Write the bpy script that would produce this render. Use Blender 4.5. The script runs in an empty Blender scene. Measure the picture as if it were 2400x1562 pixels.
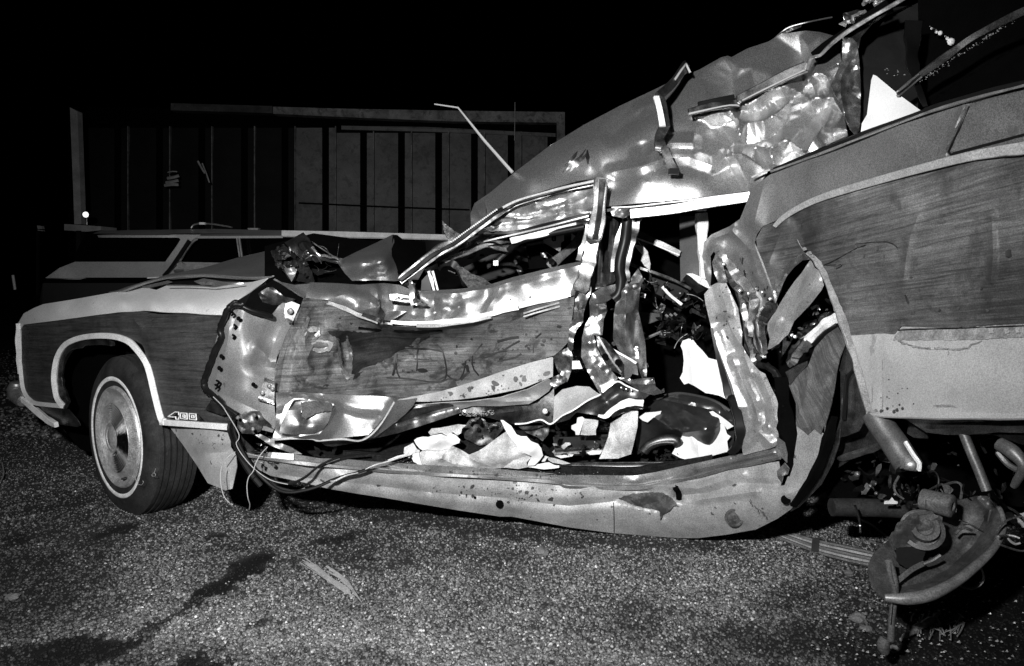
import bpy, math, random
import numpy as np
from mathutils import Vector, Matrix
from mathutils.geometry import delaunay_2d_cdt
random.seed(7); np.random.seed(7)
SC = bpy.context.scene
COL = SC.collection
W0, H0, FPX, HOR, CAMH = 2400.0, 1562.0, 1600.0, 630.0, 1.05
PITCH = math.atan((H0/2-HOR)/FPX)
# ---------------- camera, sky, sun/flash, exposure
cam_d = bpy.data.cameras.new('camera'); cam = bpy.data.objects.new('camera', cam_d); COL.objects.link(cam)
cam_d.sensor_width = 36; cam_d.lens = 36*FPX/W0; cam_d.clip_start = .05; cam_d.clip_end = 900
cam.location = (0, 0, CAMH); cam.rotation_euler = (math.pi/2-PITCH, 0, 0)
SC.camera = cam
world = bpy.data.worlds.new('World'); SC.world = world; world.use_nodes = True
wn = world.node_tree.nodes; wl = world.node_tree.links
sky = wn.new('ShaderNodeTexSky'); sky.sky_type = 'NISHITA'; sky.sun_disc = False
sky.sun_elevation = math.radians(-7); sky.sun_rotation = math.radians(150)
hs = wn.new('ShaderNodeRGBToBW'); wl.new(sky.outputs[0], hs.inputs[0])
bg = wn['Background']; wl.new(hs.outputs[0], bg.inputs[0]); bg.inputs[1].default_value = .05
# the photographer's electronic flash, held up to the left of the camera: the only light in this night picture
fl_d = bpy.data.lights.new('flash', 'SPOT'); fl = bpy.data.objects.new('flash', fl_d); COL.objects.link(fl)
fl_d.energy = 640; fl_d.shadow_soft_size = .05; fl_d.spot_size = math.radians(104); fl_d.spot_blend = 1.0
fl.location = (-.50, -.15, 1.62)
fl.rotation_euler = (Vector((-.15, 3.0, 1.0))-fl.location).to_track_quat('-Z', 'Y').to_euler()
vs = SC.view_settings; vs.view_transform = 'Standard'; vs.look = 'None'; vs.gamma = 1; vs.exposure = 0
vs.use_curve_mapping = False

# ---------------- pixel -> world helpers (points are then real 3-D coordinates)
cp, sp = math.cos(PITCH), math.sin(PITCH)
def P(x, y, Y):
    u = (x-W0/2)/FPX; v = (H0/2-y)/FPX
    dy = cp+v*sp; dz = -sp+v*cp
    k = Y/dy
    return np.stack([u*k, Y*np.ones_like(k), CAMH+dz*k], -1)
def G(x, y):                                     # where the ray meets the ground
    v = (H0/2-y)/FPX
    dy = cp+v*sp; dz = -sp+v*cp
    k = -CAMH/dz
    return ((x-W0/2)/FPX*k, dy*k)
def BY(px):                                       # distance of the wreck's near side
    if px < 540:
        k = (px-1200)/1600.
        return 2.87-.6*((2.87*k+1.63)/(.8+.6*k))
    return float(np.interp(px, [540,650,900,1100,1300,1500,1600,1700,1850,2000,2200,2400,2800],
                           [2.40,2.42,2.55,2.60,2.58,2.56,2.52,2.42,2.22,1.98,1.70,1.50,1.22]))
def tile(ox, oy, w=800., s=None):
    s = s or w/2380.
    def f(pts):
        out = []
        for p in pts:
            x, y = ox+p[0]*s, oy+p[1]*s
            d = p[2] if len(p) > 2 else 0.
            out.append((x, y, d if d > 1.25 else BY(x)+d))
        return out
    return f
A=tile(0,500); B=tile(0,880); Ct=tile(0,200); D=tile(600,500); E=tile(1000,100); F=tile(1600,0)
Gt=tile(1200,500); H=tile(1600,500); I=tile(500,850); J=tile(1200,850); K=tile(1700,940,s=700/1743.); L=tile(0,1100,1000)
M=tile(840,760,520); N=tile(620,520,400); O=tile(1700,560,400); Q=tile(900,940,500); R=tile(1160,470,400); U=tile(80,380,400)
S=tile(0,0,s=1.0)

# ---------------- object bookkeeping
ROOTLOC = {}
def thing(name, label, cat, loc=(0,0,0), group=None):
    o = bpy.data.objects.new(name, None); COL.objects.link(o); o.location = loc
    o.empty_display_size = .2
    o['label'] = label; o['category'] = cat
    if group: o['group'] = group
    ROOTLOC[o.name] = np.array(loc, float)
    return o
def origin(o):
    v = np.zeros(3)
    while o is not None:
        v = v+np.array(o.location); o = o.parent
    return v
def mk(name, V, Fc, mat, parent=None, label=None, cat=None, group=None, kind=None, smooth=True, uv=None, base=None, tone=None):
    V = np.asarray(V, float)
    if parent is None:
        b = np.array(base, float) if base is not None else np.array([(V[:,0].min()+V[:,0].max())/2, (V[:,1].min()+V[:,1].max())/2, V[:,2].min()])
        if kind: b = np.zeros(3)
        off = b
    else:
        off = origin(parent); b = np.zeros(3)
    me = bpy.data.meshes.new(name)
    me.from_pydata((V-off).tolist(), [], [tuple(int(i) for i in f) for f in Fc])
    me.materials.append(mat)
    if smooth: me.polygons.foreach_set('use_smooth', [True]*len(me.polygons))
    if uv is not None:
        l = me.uv_layers.new(name='UVMap'); idx = np.zeros(len(me.loops), int); me.loops.foreach_get('vertex_index', idx)
        l.data.foreach_set('uv', np.asarray(uv, float)[idx].ravel())
    if tone is not None:
        at = me.attributes.new('tone', 'FLOAT', 'POINT'); at.data.foreach_set('value', np.asarray(tone, float))
    me.validate(); me.update()
    o = bpy.data.objects.new(name, me); COL.objects.link(o)
    if parent is not None: o.parent = parent
    else: o.location = b
    if label: o['label'] = label
    if cat: o['category'] = cat
    if group: o['group'] = group
    if kind: o['kind'] = kind
    return o

# ---------------- curves
def catmull(pts, n=6, closed=False):
    p = np.asarray(pts, float)
    if len(p) < 3: return p
    out = []; N_ = len(p); seg = N_ if closed else N_-1
    for i in range(seg):
        if closed: a, b, c, d = p[(i-1)%N_], p[i], p[(i+1)%N_], p[(i+2)%N_]
        else: a, b, c, d = p[max(i-1,0)], p[i], p[i+1], p[min(i+2,N_-1)]
        for t in np.arange(n)/n:
            out.append(.5*((2*b)+(-a+c)*t+(2*a-5*b+4*c-d)*t*t+(-a+3*b-3*c+d)*t**3))
    if not closed: out.append(p[-1])
    return np.array(out)
def densify(p, res, closed=True):
    out = []; n = len(p); m = n if closed else n-1
    for i in range(m):
        a, b = p[i], p[(i+1)%n]; k = max(1, int(np.hypot(*(b-a)[:2])/res))
        for j in range(k): out.append(a+(b-a)*j/k)
    if not closed: out.append(p[-1])
    return np.array(out)
def inside(x, y, poly):
    c = np.zeros(x.shape, bool); n = len(poly)
    for i in range(n):
        x1, y1 = poly[i][:2]; x2, y2 = poly[(i+1)%n][:2]
        if y1 == y2: continue
        t = ((y1 > y) != (y2 > y)) & (x < (x2-x1)*(y-y1)/(y2-y1)+x1)
        c ^= t
    return c
def segdist(x, y, line):
    d = np.full(x.shape, 1e9)
    for i in range(len(line)-1):
        ax, ay = line[i][:2]; bx, by = line[i+1][:2]
        dx, dy = bx-ax, by-ay; l2 = dx*dx+dy*dy+1e-9
        t = np.clip(((x-ax)*dx+(y-ay)*dy)/l2, 0, 1)
        d = np.minimum(d, np.hypot(x-ax-t*dx, y-ay-t*dy))
    return d
def tps(ctrl, x, y):
    c = np.asarray(ctrl, float); n = len(c); s = 200.
    X = c[:,0]/s; Yp = c[:,1]/s
    def k(r2): return .5*r2*np.log(r2+1e-9)
    A_ = np.zeros((n+3, n+3)); r2 = (X[:,None]-X)**2+(Yp[:,None]-Yp)**2
    A_[:n,:n] = k(r2)+np.eye(n)*2e-3
    A_[:n,n] = 1; A_[:n,n+1] = X; A_[:n,n+2] = Yp; A_[n:,:n] = A_[:n,n:].T
    b = np.zeros(n+3); b[:n] = c[:,2]
    w = np.linalg.lstsq(A_, b, rcond=None)[0]
    xs = x/s; ys = y/s
    r2 = (xs[:,None]-X)**2+(ys[:,None]-Yp)**2
    return k(r2)@w[:n]+w[n]+w[n+1]*xs+w[n+2]*ys
def facet_net(bounds, L_, seed, octv=2):
    """crumpled sheet relief: piecewise-flat facets over jittered triangulations, two sizes"""
    r = np.random.RandomState(seed); nets = []; amp = 1.; L_ *= 1.15
    for o in range(min(octv, 2)):
        X0, Y0_, X1, Y1_ = bounds[0]-2*L_, bounds[1]-2*L_, bounds[2]+2*L_, bounds[3]+2*L_
        px, py = np.meshgrid(np.arange(X0, X1, L_), np.arange(Y0_, Y1_, L_))
        px = (px+r.uniform(-.42,.42,px.shape)*L_).ravel(); py = (py+r.uniform(-.42,.42,py.shape)*L_).ravel(); hh = r.uniform(-.5,.5,px.size)
        vo, eo, fo, oi, _, _ = delaunay_2d_cdt([Vector(p) for p in zip(px, py)], [], [], 0, 1e-5)
        vo = np.array([tuple(v) for v in vo]); hv = np.array([hh[q[0]] if q else 0. for q in oi])
        nets.append((vo, np.array(eo, int), fo, hv, amp)); amp *= .33; L_ *= .42
    return nets
def facets(nets, x, y):
    h = np.zeros_like(x); tot = 0
    for vo, eo, fo, hv, amp in nets:
        g = np.zeros_like(x)
        F3 = np.array([f[:3] for f in fo]); tri_ = vo[F3]; lo_ = tri_.min(1); hi_ = tri_.max(1)
        F3 = F3[(hi_[:,0] >= x.min()) & (lo_[:,0] <= x.max()) & (hi_[:,1] >= y.min()) & (lo_[:,1] <= y.max())]
        for f in F3:
            (ax, ay), (bx, by), (cx, cy) = vo[f[0]], vo[f[1]], vo[f[2]]
            den = (by-cy)*(ax-cx)+(cx-bx)*(ay-cy)
            if abs(den) < 1e-9: continue
            m = (x >= min(ax,bx,cx)-1e-6) & (x <= max(ax,bx,cx)+1e-6) & (y >= min(ay,by,cy)-1e-6) & (y <= max(ay,by,cy)+1e-6)
            if not m.any(): continue
            u = ((by-cy)*(x[m]-cx)+(cx-bx)*(y[m]-cy))/den; v = ((cy-ay)*(x[m]-cx)+(ax-cx)*(y[m]-cy))/den; w = 1-u-v
            k = (u >= -1e-4) & (v >= -1e-4) & (w >= -1e-4); idx = np.nonzero(m)[0][k]
            g[idx] = (u*hv[f[0]]+v*hv[f[1]]+w*hv[f[2]])[k]
        h += amp*g; tot += amp
    return h/tot*1.2
SURF = {}
def vnormals(V, T):
    n = np.zeros_like(V)
    a, b, c = V[T[:,0]], V[T[:,1]], V[T[:,2]]
    f = np.cross(b-a, c-a)
    for k in range(3): np.add.at(n, T[:,k], f)
    return n/(np.linalg.norm(n, axis=1)[:,None]+1e-12)
def sheet(name, mat, parent, outline, inner=(), creases=(), thick=.003, res=9., crumple=None, sm=False, holes=(), torn=0., gdir=None, scale_uv=1., cmask=None, net=None, **kw):
    o = np.array([p[:3] for p in outline], float)
    ctrl = [tuple(p) for p in o]+[tuple(p) for p in inner]
    if sm: o = catmull(o, 5, True)
    area = .5*abs(np.sum(o[:,0]*np.roll(o[:,1],-1)-o[:,1]*np.roll(o[:,0],-1)))
    res = min(res, max(3., math.sqrt(area/60.)))
    b = densify(o, res)
    if torn:
        b[:,:2] += np.random.RandomState(len(name)+int(o[0,0])).uniform(-torn, torn, (len(b), 2))
    x0, y0 = b[:,0].min(), b[:,1].min(); x1, y1 = b[:,0].max(), b[:,1].max()
    gx, gy = np.meshgrid(np.arange(x0, x1, res), np.arange(y0, y1, res*.87))
    gx = gx+((np.arange(gx.shape[0])%2)*res*.5)[:,None]
    gx = gx.ravel()+np.random.uniform(-.12,.12,gx.size)*res; gy = gy.ravel()+np.random.uniform(-.12,.12,gy.size)*res
    ok = inside(gx, gy, b); cl = np.vstack([b, b[:1]])
    ok &= segdist(gx, gy, cl) > res*.45
    loops = [list(range(len(b)))]; pts = [tuple(p) for p in b[:,:2]]
    for h in holes:
        hb = densify(np.array([q[:2] for q in h], float), res)
        ok &= ~inside(gx, gy, hb); ok &= segdist(gx, gy, np.vstack([hb, hb[:1]])) > res*.4
        s0 = len(pts); pts += [tuple(p) for p in hb]; loops.append(list(range(s0, len(pts))))
    # fold lines (creases and facet edges) become real mesh edges
    nets = facet_net((x0, y0, x1, y1), crumple[1], crumple[2], crumple[3] if len(crumple) > 3 else 2) if crumple else None
    lines = [np.array([q[:2] for q in cr[0]], float) for cr in creases]
    anet = None
    if net:
        nv_, ne_, nf_, ni_, _, _ = delaunay_2d_cdt([Vector(p[:2]) for p in net], [], [], 0, 1e-5)
        anet = [(np.array([tuple(v) for v in nv_]), None, nf_, np.array([net[q[0]][2] for q in ni_]), 1.)]
    if nets:
        vo_, eo_ = nets[0][0], nets[0][1]
        near = np.ones(len(vo_), bool) if cmask is None else segdist(vo_[:,0], vo_[:,1], cmask[0]) < cmask[1]
        lines += [vo_[list(e)] for e in eo_ if near[e[0]]]
    hpolys = [densify(np.array([q[:2] for q in h], float), res) for h in holes]
    edges = [(l[i], l[(i+1)%len(l)]) for l in loops for i in range(len(l))]
    fpts = []
    dls = [densify(ln, res*.8, False) for ln in lines if ln[:,0].max() > x0 and ln[:,0].min() < x1 and ln[:,1].max() > y0 and ln[:,1].min() < y1]
    if dls:
        al = np.vstack(dls); ka = inside(al[:,0], al[:,1], b)
        ki = np.nonzero(ka)[0]
        if len(ki): ka[ki] = segdist(al[ki,0], al[ki,1], cl) > res*.4
        for hb in hpolys: ka &= ~inside(al[:,0], al[:,1], hb)
        o_ = 0
        for dl in dls:
            prev = None
            for q_, kk in zip(dl, ka[o_:o_+len(dl)]):
                if kk:
                    pts.append((q_[0], q_[1])); fpts.append(q_)
                    if prev is not None: edges.append((prev, len(pts)-1))
                    prev = len(pts)-1
                else: prev = None
            o_ += len(dl)
    if fpts:
        fpts = np.array(fpts); d2 = np.full(gx.shape, 1e9)
        for c0 in range(0, len(fpts), 400):
            blk = fpts[c0:c0+400]; d2 = np.minimum(d2, ((gx[:,None]-blk[:,0])**2+(gy[:,None]-blk[:,1])**2).min(1))
        ok &= d2 > (res*.45)**2
    pts += list(zip(gx[ok], gy[ok]))
    vo, eo, fo, _, _, _ = delaunay_2d_cdt([Vector(p) for p in pts], edges, [], 0, 1e-4)
    v2 = np.array([tuple(v) for v in vo]); T = np.array([f for f in fo if len(f) == 3], int)
    ce = v2[T].mean(1); kt = inside(ce[:,0], ce[:,1], b)
    for hb in hpolys: kt &= ~inside(ce[:,0], ce[:,1], hb)
    T = T[kt]
    x, y = v2[:,0], v2[:,1]
    Yd = tps(ctrl, x, y)
    lo = min(c[2] for c in ctrl)-.06; hi = max(c[2] for c in ctrl)+.06
    Yd = np.clip(Yd, lo, hi)
    for cr in creases:
        ln, h, w = cr[:3]; hc = .75*w*float(np.mean([c[2] for c in ctrl]))/1600.; h = max(-hc, min(hc, h)); pw = cr[3] if len(cr) > 3 else 1.3
        d = segdist(x, y, ln); Yd -= h*np.clip(1-d/w, 0, 1)**pw
    if crumple:
        amp, Lc, seed = crumple[:3]; m = 1.; amp = min(amp, .50*Lc*1.15*float(np.mean([c[2] for c in ctrl]))/1600.)
        if cmask: m = np.clip(1-segdist(x, y, cmask[0])/cmask[1], 0, 1)
        Yd += amp*facets(nets, x, y)*m
    if anet:
        for ox_, oy_ in ((0,0),(2.5,0),(-2.5,0),(0,2.5),(0,-2.5),(2,2),(-2,-2),(2,-2),(-2,2)): Yd -= .62*facets(anet, x+ox_, y+oy_)/1.2/9
    V = P(x, y, Yd)
    SURF[name] = (x, y, Yd)
    a = v2[T]; sg = (a[:,1,0]-a[:,0,0])*(a[:,2,1]-a[:,0,1])-(a[:,1,1]-a[:,0,1])*(a[:,2,0]-a[:,0,0])
    T[sg > 0] = T[sg > 0][:,::-1]
    T = T[np.abs(sg) > 1e-6]
    n = vnormals(V, T)
    view = V-np.array([0,0,CAMH]); 
    if (np.sum(n*view, 1).mean() > 0): T = T[:,::-1]; n = -n
    back = V-n*thick
    nv = len(V); ed = {}
    for t in T:
        for i in range(3):
            e = (t[i], t[(i+1)%3]); ed[e] = ed.get(e, 0)+1
    side = []
    for (i, j) in ed:
        if (j, i) not in ed: side.append((j, i, i+nv, j+nv))
    faces = T.tolist()+(T[:,::-1]+nv).tolist()+side
    VV = np.vstack([V, back])
    if gdir is not None:
        p0 = P(*[np.float64(t) for t in gdir[0]]); p1 = P(*[np.float64(t) for t in gdir[1]]); d = p1-p0; d /= np.linalg.norm(d)
    else:
        d = np.array([1.,0,0])
    nm = n.mean(0); nm /= np.linalg.norm(nm)+1e-9
    d = d-nm*d.dot(nm); d /= np.linalg.norm(d)+1e-9; e = np.cross(nm, d)
    uv = np.stack([VV@d, VV@e], 1)*scale_uv
    ob = mk(name, VV, faces, mat, parent, uv=uv, **kw)
    ob.data.set_sharp_from_angle(angle=math.radians(30))
    return ob
def on(name, pts, off=-.004):
    sx, sy, sd = SURF[name]; out = []
    for p in pts:
        d2 = (sx-p[0])**2+(sy-p[1])**2; k = np.argpartition(d2, 4)[:4]; w = 1/(d2[k]+1.)
        out.append((p[0], p[1], float((sd[k]*w).sum()/w.sum())+off))
    return out
def densp(pts, res=6.):
    return [tuple(q) for q in densify(np.array(pts, float), res, False)]
def pts3(pts): return np.array([P(np.float64(x), np.float64(y), np.float64(d)) for x, y, d in pts])
def frames(p, up=None):
    n = len(p); t = np.gradient(p, axis=0); t /= np.linalg.norm(t, axis=1)[:,None]+1e-12
    if up is None:
        a = np.array([0,0,1.]) if abs(t[0,2]) < .9 else np.array([1.,0,0])
        N_ = []; v = np.cross(t[0], a); v /= np.linalg.norm(v)
        for i in range(n):
            v = v-t[i]*v.dot(t[i]); v /= np.linalg.norm(v)+1e-12; N_.append(v.copy())
        N_ = np.array(N_)
    else:
        up = np.asarray(up, float); N_ = up-t*(t@up)[:,None]; N_ /= np.linalg.norm(N_, axis=1)[:,None]+1e-12
    return t, N_, np.cross(t, N_)
def sweep(name, mat, parent, pts, prof, up=None, wob=0., smooth_n=5, world=False, taper=None, smooth=True, jitter=0., **kw):
    """prof: list of (a,b) offsets: a along N (facing 'up'), b along binormal; metres"""
    p = np.asarray(pts, float) if world else pts3(pts)
    if smooth_n > 1: p = catmull(p, smooth_n)
    elif smooth_n == 1: pass
    if jitter: p = p+np.random.RandomState(len(p)).normal(0, jitter, p.shape)
    t, N_, B_ = frames(p, up); k = len(prof); V = []
    wv = np.random.RandomState(int(abs(p[0,0]*9973+p[0,2]*7919))%99991).uniform(-1, 1, 64)
    for i in range(len(p)):
        s = 1. if taper is None else np.interp(i/(len(p)-1), np.linspace(0, 1, len(taper)), taper)
        if wob:
            s = s*(1+wob*np.interp(i*.45 % 63, np.arange(64), wv)); rr_ = wob*1.6*np.interp((i*.3+9) % 63, np.arange(64), wv)
            Ni = N_[i]*math.cos(rr_)+B_[i]*math.sin(rr_); Bi = B_[i]*math.cos(rr_)-N_[i]*math.sin(rr_)
        else: Ni, Bi = N_[i], B_[i]
        for a, b in prof: V.append(p[i]+s*(a*Ni+b*Bi))
    Fc = [(i*k+j, i*k+(j+1)%k, (i+1)*k+(j+1)%k, (i+1)*k+j) for i in range(len(p)-1) for j in range(k)]
    Fc += [tuple(range(k))[::-1], tuple((len(p)-1)*k+j for j in range(k))]
    o = mk(name, V, Fc, mat, parent, smooth=smooth, **kw)
    o.data.set_sharp_from_angle(angle=math.radians(50 if len(prof) != 8 or abs(prof[0][0]) > 1e-9 and prof[0][1] == 0 else 25))
    return o
def ring(r, n=8): return [(r*math.cos(2*math.pi*i/n), r*math.sin(2*math.pi*i/n)) for i in range(n)]
def flat(w, t, bev=.12):
    b = min(w, t)*bev; w /= 2; t /= 2
    return [(t,-w+b),(t,w-b),(t-b,w),(-t+b,w),(-t,w-b),(-t,-w+b),(-t+b,-w),(t-b,-w)]
TOCAM = (0,-1,0)
def tube(name, mat, parent, pts, r, n=8, **kw): return sweep(name, mat, parent, pts, ring(r, n), **kw)
def strip(name, mat, parent, pts, w, t=.01, up=TOCAM, **kw):
    if parent is not None and 'wreck' in parent.name and name not in ('moulding','wheel_arch_moulding','letter_stroke','drip_rail') : kw.setdefault('wob', .22)
    return sweep(name, mat, parent, pts, flat(w, t), up=up, **kw)
def slab(name, mat, parent, outline, depth, bevel=0, **kw):
    """outline points (px,py,Y) extruded straight back (+Y) by depth"""
    f = pts3(outline); b = f+np.array([0, depth, 0]); n = len(f)
    ar = sum(outline[i][0]*outline[(i+1)%n][1]-outline[(i+1)%n][0]*outline[i][1] for i in range(n))
    idx = list(range(n)) if ar < 0 else list(range(n))[::-1]
    Fc = [tuple(idx), tuple(i+n for i in idx[::-1])]
    for a in range(n):
        i, j = idx[a], idx[(a+1)%n]; Fc.append((j, i, i+n, j+n))
    return mk(name, np.vstack([f, b]), Fc, mat, parent, smooth=False, **kw)
def box(name, mat, parent, c, s, rot=None, **kw):
    V = np.array([(i, j, k) for i in (-.5,.5) for j in (-.5,.5) for k in (-.5,.5)])*np.array(s)
    if rot is not None: V = V@np.array(rot).T
    Fc = [(0,1,3,2),(4,6,7,5),(0,4,5,1),(2,3,7,6),(0,2,6,4),(1,5,7,3)]
    return mk(name, V+np.array(c), Fc, mat, parent, smooth=False, **kw)
def lathe(name, mat, parent, c, axis, prof, n=64, up=(0,0,1), mod=None, **kw):
    """prof: (offset along axis, radius); mod(theta, i) -> extra axis offset"""
    c = np.array(c, float); ax = np.array(axis, float); ax /= np.linalg.norm(ax)
    u = np.cross(up, ax); u /= np.linalg.norm(u); w = np.cross(ax, u); V = []; m = len(prof)
    for j in range(n):
        th = 2*math.pi*j/n
        for i, (h, r) in enumerate(prof):
            hh = h+(mod(th, i) if mod else 0)
            V.append(c+ax*hh+r*(u*math.cos(th)+w*math.sin(th)))
    Fc = [(j*m+i, ((j+1)%n)*m+i, ((j+1)%n)*m+i+1, j*m+i+1) for j in range(n) for i in range(m-1)]
    o = mk(name, V, Fc, mat, parent, **kw); o.data.set_sharp_from_angle(angle=math.radians(50)); return o

# ---------------- materials (grey: the photograph is black and white)
def mat(name, base, rough=.5, metal=0., var=.2, vscale=6., grain=.12, gscale=260., bump=.0, bscale=60., spots=0., sscale=14., spotc=.03, spec=.5, coat=0., emit=None, uvwood=False, alpha=1., scr=0., aniso=None, rvar=.0, rust=0.):
    m = bpy.data.materials.new(name); m.use_nodes = True; nt = m.node_tree; n = nt.nodes; l = nt.links
    b = n['Principled BSDF']; tc = n.new('ShaderNodeTexCoord'); src = tc.outputs['Object']
    def val(v): x = n.new('ShaderNodeValue'); x.outputs[0].default_value = v; return x.outputs[0]
    def noise(scale, det=4, rg=.6, vec=None, dist=0.):
        x = n.new('ShaderNodeTexNoise'); x.inputs['Scale'].default_value = scale; x.inputs['Detail'].default_value = det
        x.inputs['Roughness'].default_value = rg; x.inputs['Distortion'].default_value = dist
        l.new(vec or src, x.inputs['Vector']); return x.outputs['Fac']
    def mp(v, a, b_, c, d):
        x = n.new('ShaderNodeMapRange'); l.new(v, x.inputs[0])
        for i, q in enumerate((a, b_, c, d)): x.inputs[i+1].default_value = q
        return x.outputs[0]
    def mul(a, b_):
        x = n.new('ShaderNodeMath'); x.operation = 'MULTIPLY'
        for i, q in enumerate((a, b_)):
            if isinstance(q, float): x.inputs[i].default_value = q
            else: l.new(q, x.inputs[i])
        return x.outputs[0]
    def add(a, b_):
        x = n.new('ShaderNodeMath'); x.operation = 'ADD'
        for i, q in enumerate((a, b_)):
            if isinstance(q, float): x.inputs[i].default_value = q
            else: l.new(q, x.inputs[i])
        return x.outputs[0]
    def mixv(f, a, b_):
        x = n.new('ShaderNodeMix'); x.data_type = 'FLOAT'; l.new(f, x.inputs[0])
        for i, q in ((2, a), (3, b_)):
            if isinstance(q, (float, int)): x.inputs[i].default_value = float(q)
            else: l.new(q, x.inputs[i])
        return x.outputs[0]
    c = mul(float(base), mp(noise(vscale, 5, .65), .3, .7, 1-var, 1+var))
    bumpsrc = None
    if uvwood:
        mpg = n.new('ShaderNodeMapping'); l.new(tc.outputs['UV'], mpg.inputs[0]); mpg.inputs['Scale'].default_value = (1.6, 48, 1)
        w1 = noise(2.0, 8, .72, mpg.outputs[0], 1.2)
        mp2 = n.new('ShaderNodeMapping'); l.new(tc.outputs['UV'], mp2.inputs[0]); mp2.inputs['Scale'].default_value = (26, 300, 1)
        w2 = noise(1.3, 4, .7, mp2.outputs[0])
        c = mul(c, mul(mp(w1, .34, .66, .45, 1.6), mp(w2, .3, .7, .72, 1.28)))
        bumpsrc = w2
    if grain: c = mul(c, mp(noise(min(gscale, 320), 2, .8), .38, .62, 1-grain*.8, 1+grain*.8))
    if spots:
        v = n.new('ShaderNodeTexVoronoi'); v.inputs['Scale'].default_value = sscale; v.inputs['Randomness'].default_value = 1
        dv = n.new('ShaderNodeVectorMath'); dv.operation = 'ADD'; nz = n.new('ShaderNodeTexNoise'); nz.inputs['Scale'].default_value = sscale*1.5
        l.new(src, nz.inputs['Vector']); sc_ = n.new('ShaderNodeVectorMath'); sc_.operation = 'SCALE'; sc_.inputs['Scale'].default_value = 1.0/sscale
        l.new(nz.outputs['Color'], sc_.inputs[0]); l.new(src, dv.inputs[0]); l.new(sc_.outputs[0], dv.inputs[1]); l.new(dv.outputs[0], v.inputs['Vector'])
        vc = n.new('ShaderNodeRGBToBW'); l.new(v.outputs['Color'], vc.inputs[0])
        rad = mul(mp(vc.outputs[0], .3, 1., 0., .30), mp(noise(sscale*.28, 2), .42, .62, .0, 1.0))
        x = n.new('ShaderNodeMath'); x.operation = 'LESS_THAN'; l.new(v.outputs['Distance'], x.inputs[0]); l.new(rad, x.inputs[1])
        c = mixv(mul(x.outputs[0], float(spots)), c, spotc)
    if rust:
        r_ = mp(noise(9, 8, .7, None, .6), .52, .60, 0., rust); c = mixv(r_, c, spotc)
    if scr:
        mpg = n.new('ShaderNodeMapping'); l.new(src, mpg.inputs[0]); mpg.inputs['Rotation'].default_value = (.6, .4, .9); mpg.inputs['Scale'].default_value = (2, 90, 90)
        s_ = mp(noise(1.0, 3, .6, mpg.outputs[0]), .66, .72, 0., scr); c = mixv(s_, c, min(.8, base*2.2))
    comb = n.new('ShaderNodeCombineColor')
    for i in range(3): l.new(c, comb.inputs[i])
    l.new(comb.outputs[0], b.inputs['Base Color'])
    b.inputs['Roughness'].default_value = rough; b.inputs['Metallic'].default_value = metal
    if rvar: l.new(mp(noise(vscale*2, 5), .3, .7, rough-rvar, rough+rvar), b.inputs['Roughness'])
    b.inputs['Specular IOR Level'].default_value = spec; b.inputs['Coat Weight'].default_value = coat; b.inputs['Coat Roughness'].default_value = .12
    if bump:
        bm_ = n.new('ShaderNodeBump'); bm_.inputs['Strength'].default_value = 1.; bm_.inputs['Distance'].default_value = bump
        l.new(noise(bscale, 5, .6), bm_.inputs['Height']); l.new(bm_.outputs[0], b.inputs['Normal'])
    if emit:
        b.inputs['Emission Color'].default_value = (1,1,1,1); b.inputs['Emission Strength'].default_value = emit
    if alpha < 1: b.inputs['Alpha'].default_value = alpha
    return m
PAINT = mat('car_paint', 0.36, 0.44, 0.85, var=.14, vscale=5, grain=.45, gscale=420, spots=.5, sscale=30, spotc=.09)
PAINTF = mat('fender_paint', 0.88, .42, .25, var=.06, vscale=5, grain=.3, gscale=420, spots=.3, sscale=30, spotc=.2)
PAINTQ = mat('quarter_paint', 0.15, .5, .35, var=.25, vscale=5, grain=.5, gscale=420, spots=.5, sscale=24, spotc=.08, scr=.15)
ROOFP = mat('roof_paint', .58, .40, .90, var=.14, vscale=4, grain=.55, gscale=420, bump=0.0, bscale=5, spots=.4, sscale=26, spotc=.1)
LOWP = mat('lower_paint', 0.34, 0.6, 0.1, var=0.3, vscale=7, grain=.35, gscale=380, bump=.0006, bscale=10, spots=.9, sscale=26, spotc=.04)
QLOW = mat('quarter_lower_paint', 0.4, .5, .15, var=0.16, vscale=4, grain=.3, gscale=420, spots=.35, sscale=16, spotc=.09)
WOOD = mat('wood_vinyl', 0.05, .46, .0, var=.35, vscale=6, grain=.45, gscale=420, uvwood=True, spec=.25)
WOODQ = mat('wood_vinyl_quarter', 0.078, .5, .0, var=0.6, vscale=3.2, grain=.4, gscale=420, uvwood=True, spots=.6, sscale=20, spotc=.02, spec=.3, rust=.45)
WOODD = mat('wood_vinyl_door', 0.1, .5, .0, var=.5, vscale=8, grain=.45, gscale=420, bump=.001, bscale=14, uvwood=True, spots=.9, sscale=26, spotc=.012, rust=.75, spec=.3)
DARKV = mat('dark_vinyl', .018, .6, .0, var=.6, vscale=16, grain=.5, uvwood=True, spec=.2)
TRIM = mat('wood_tone_trim', 0.85, .5, .0, var=.15, vscale=16, grain=.3)
TRIMD = mat('dull_trim', 0.32, .5, .1, var=.35, vscale=22, grain=.4)
CHROME = mat('chrome', .65, .34, .85, var=.2, vscale=20, grain=.2, rvar=.12)
METAL = mat('bare_metal', 0.42, 0.4, 0.95, var=.45, vscale=12, grain=.5, gscale=380, spots=.6, sscale=30, spotc=.04, rvar=.1)
METALD = mat('dark_metal', 0.12, 0.38, 0.9, var=.6, vscale=14, grain=.5, gscale=380, rvar=.1)
METALL = mat('light_metal', 0.3, 0.44, 0.8, var=.28, vscale=10, grain=.45, gscale=380, spots=.6, sscale=24, spotc=.06)
SHINY = mat('torn_sheet_metal', 0.5, 0.34, 1., var=.4, vscale=14, grain=.3)
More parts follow.
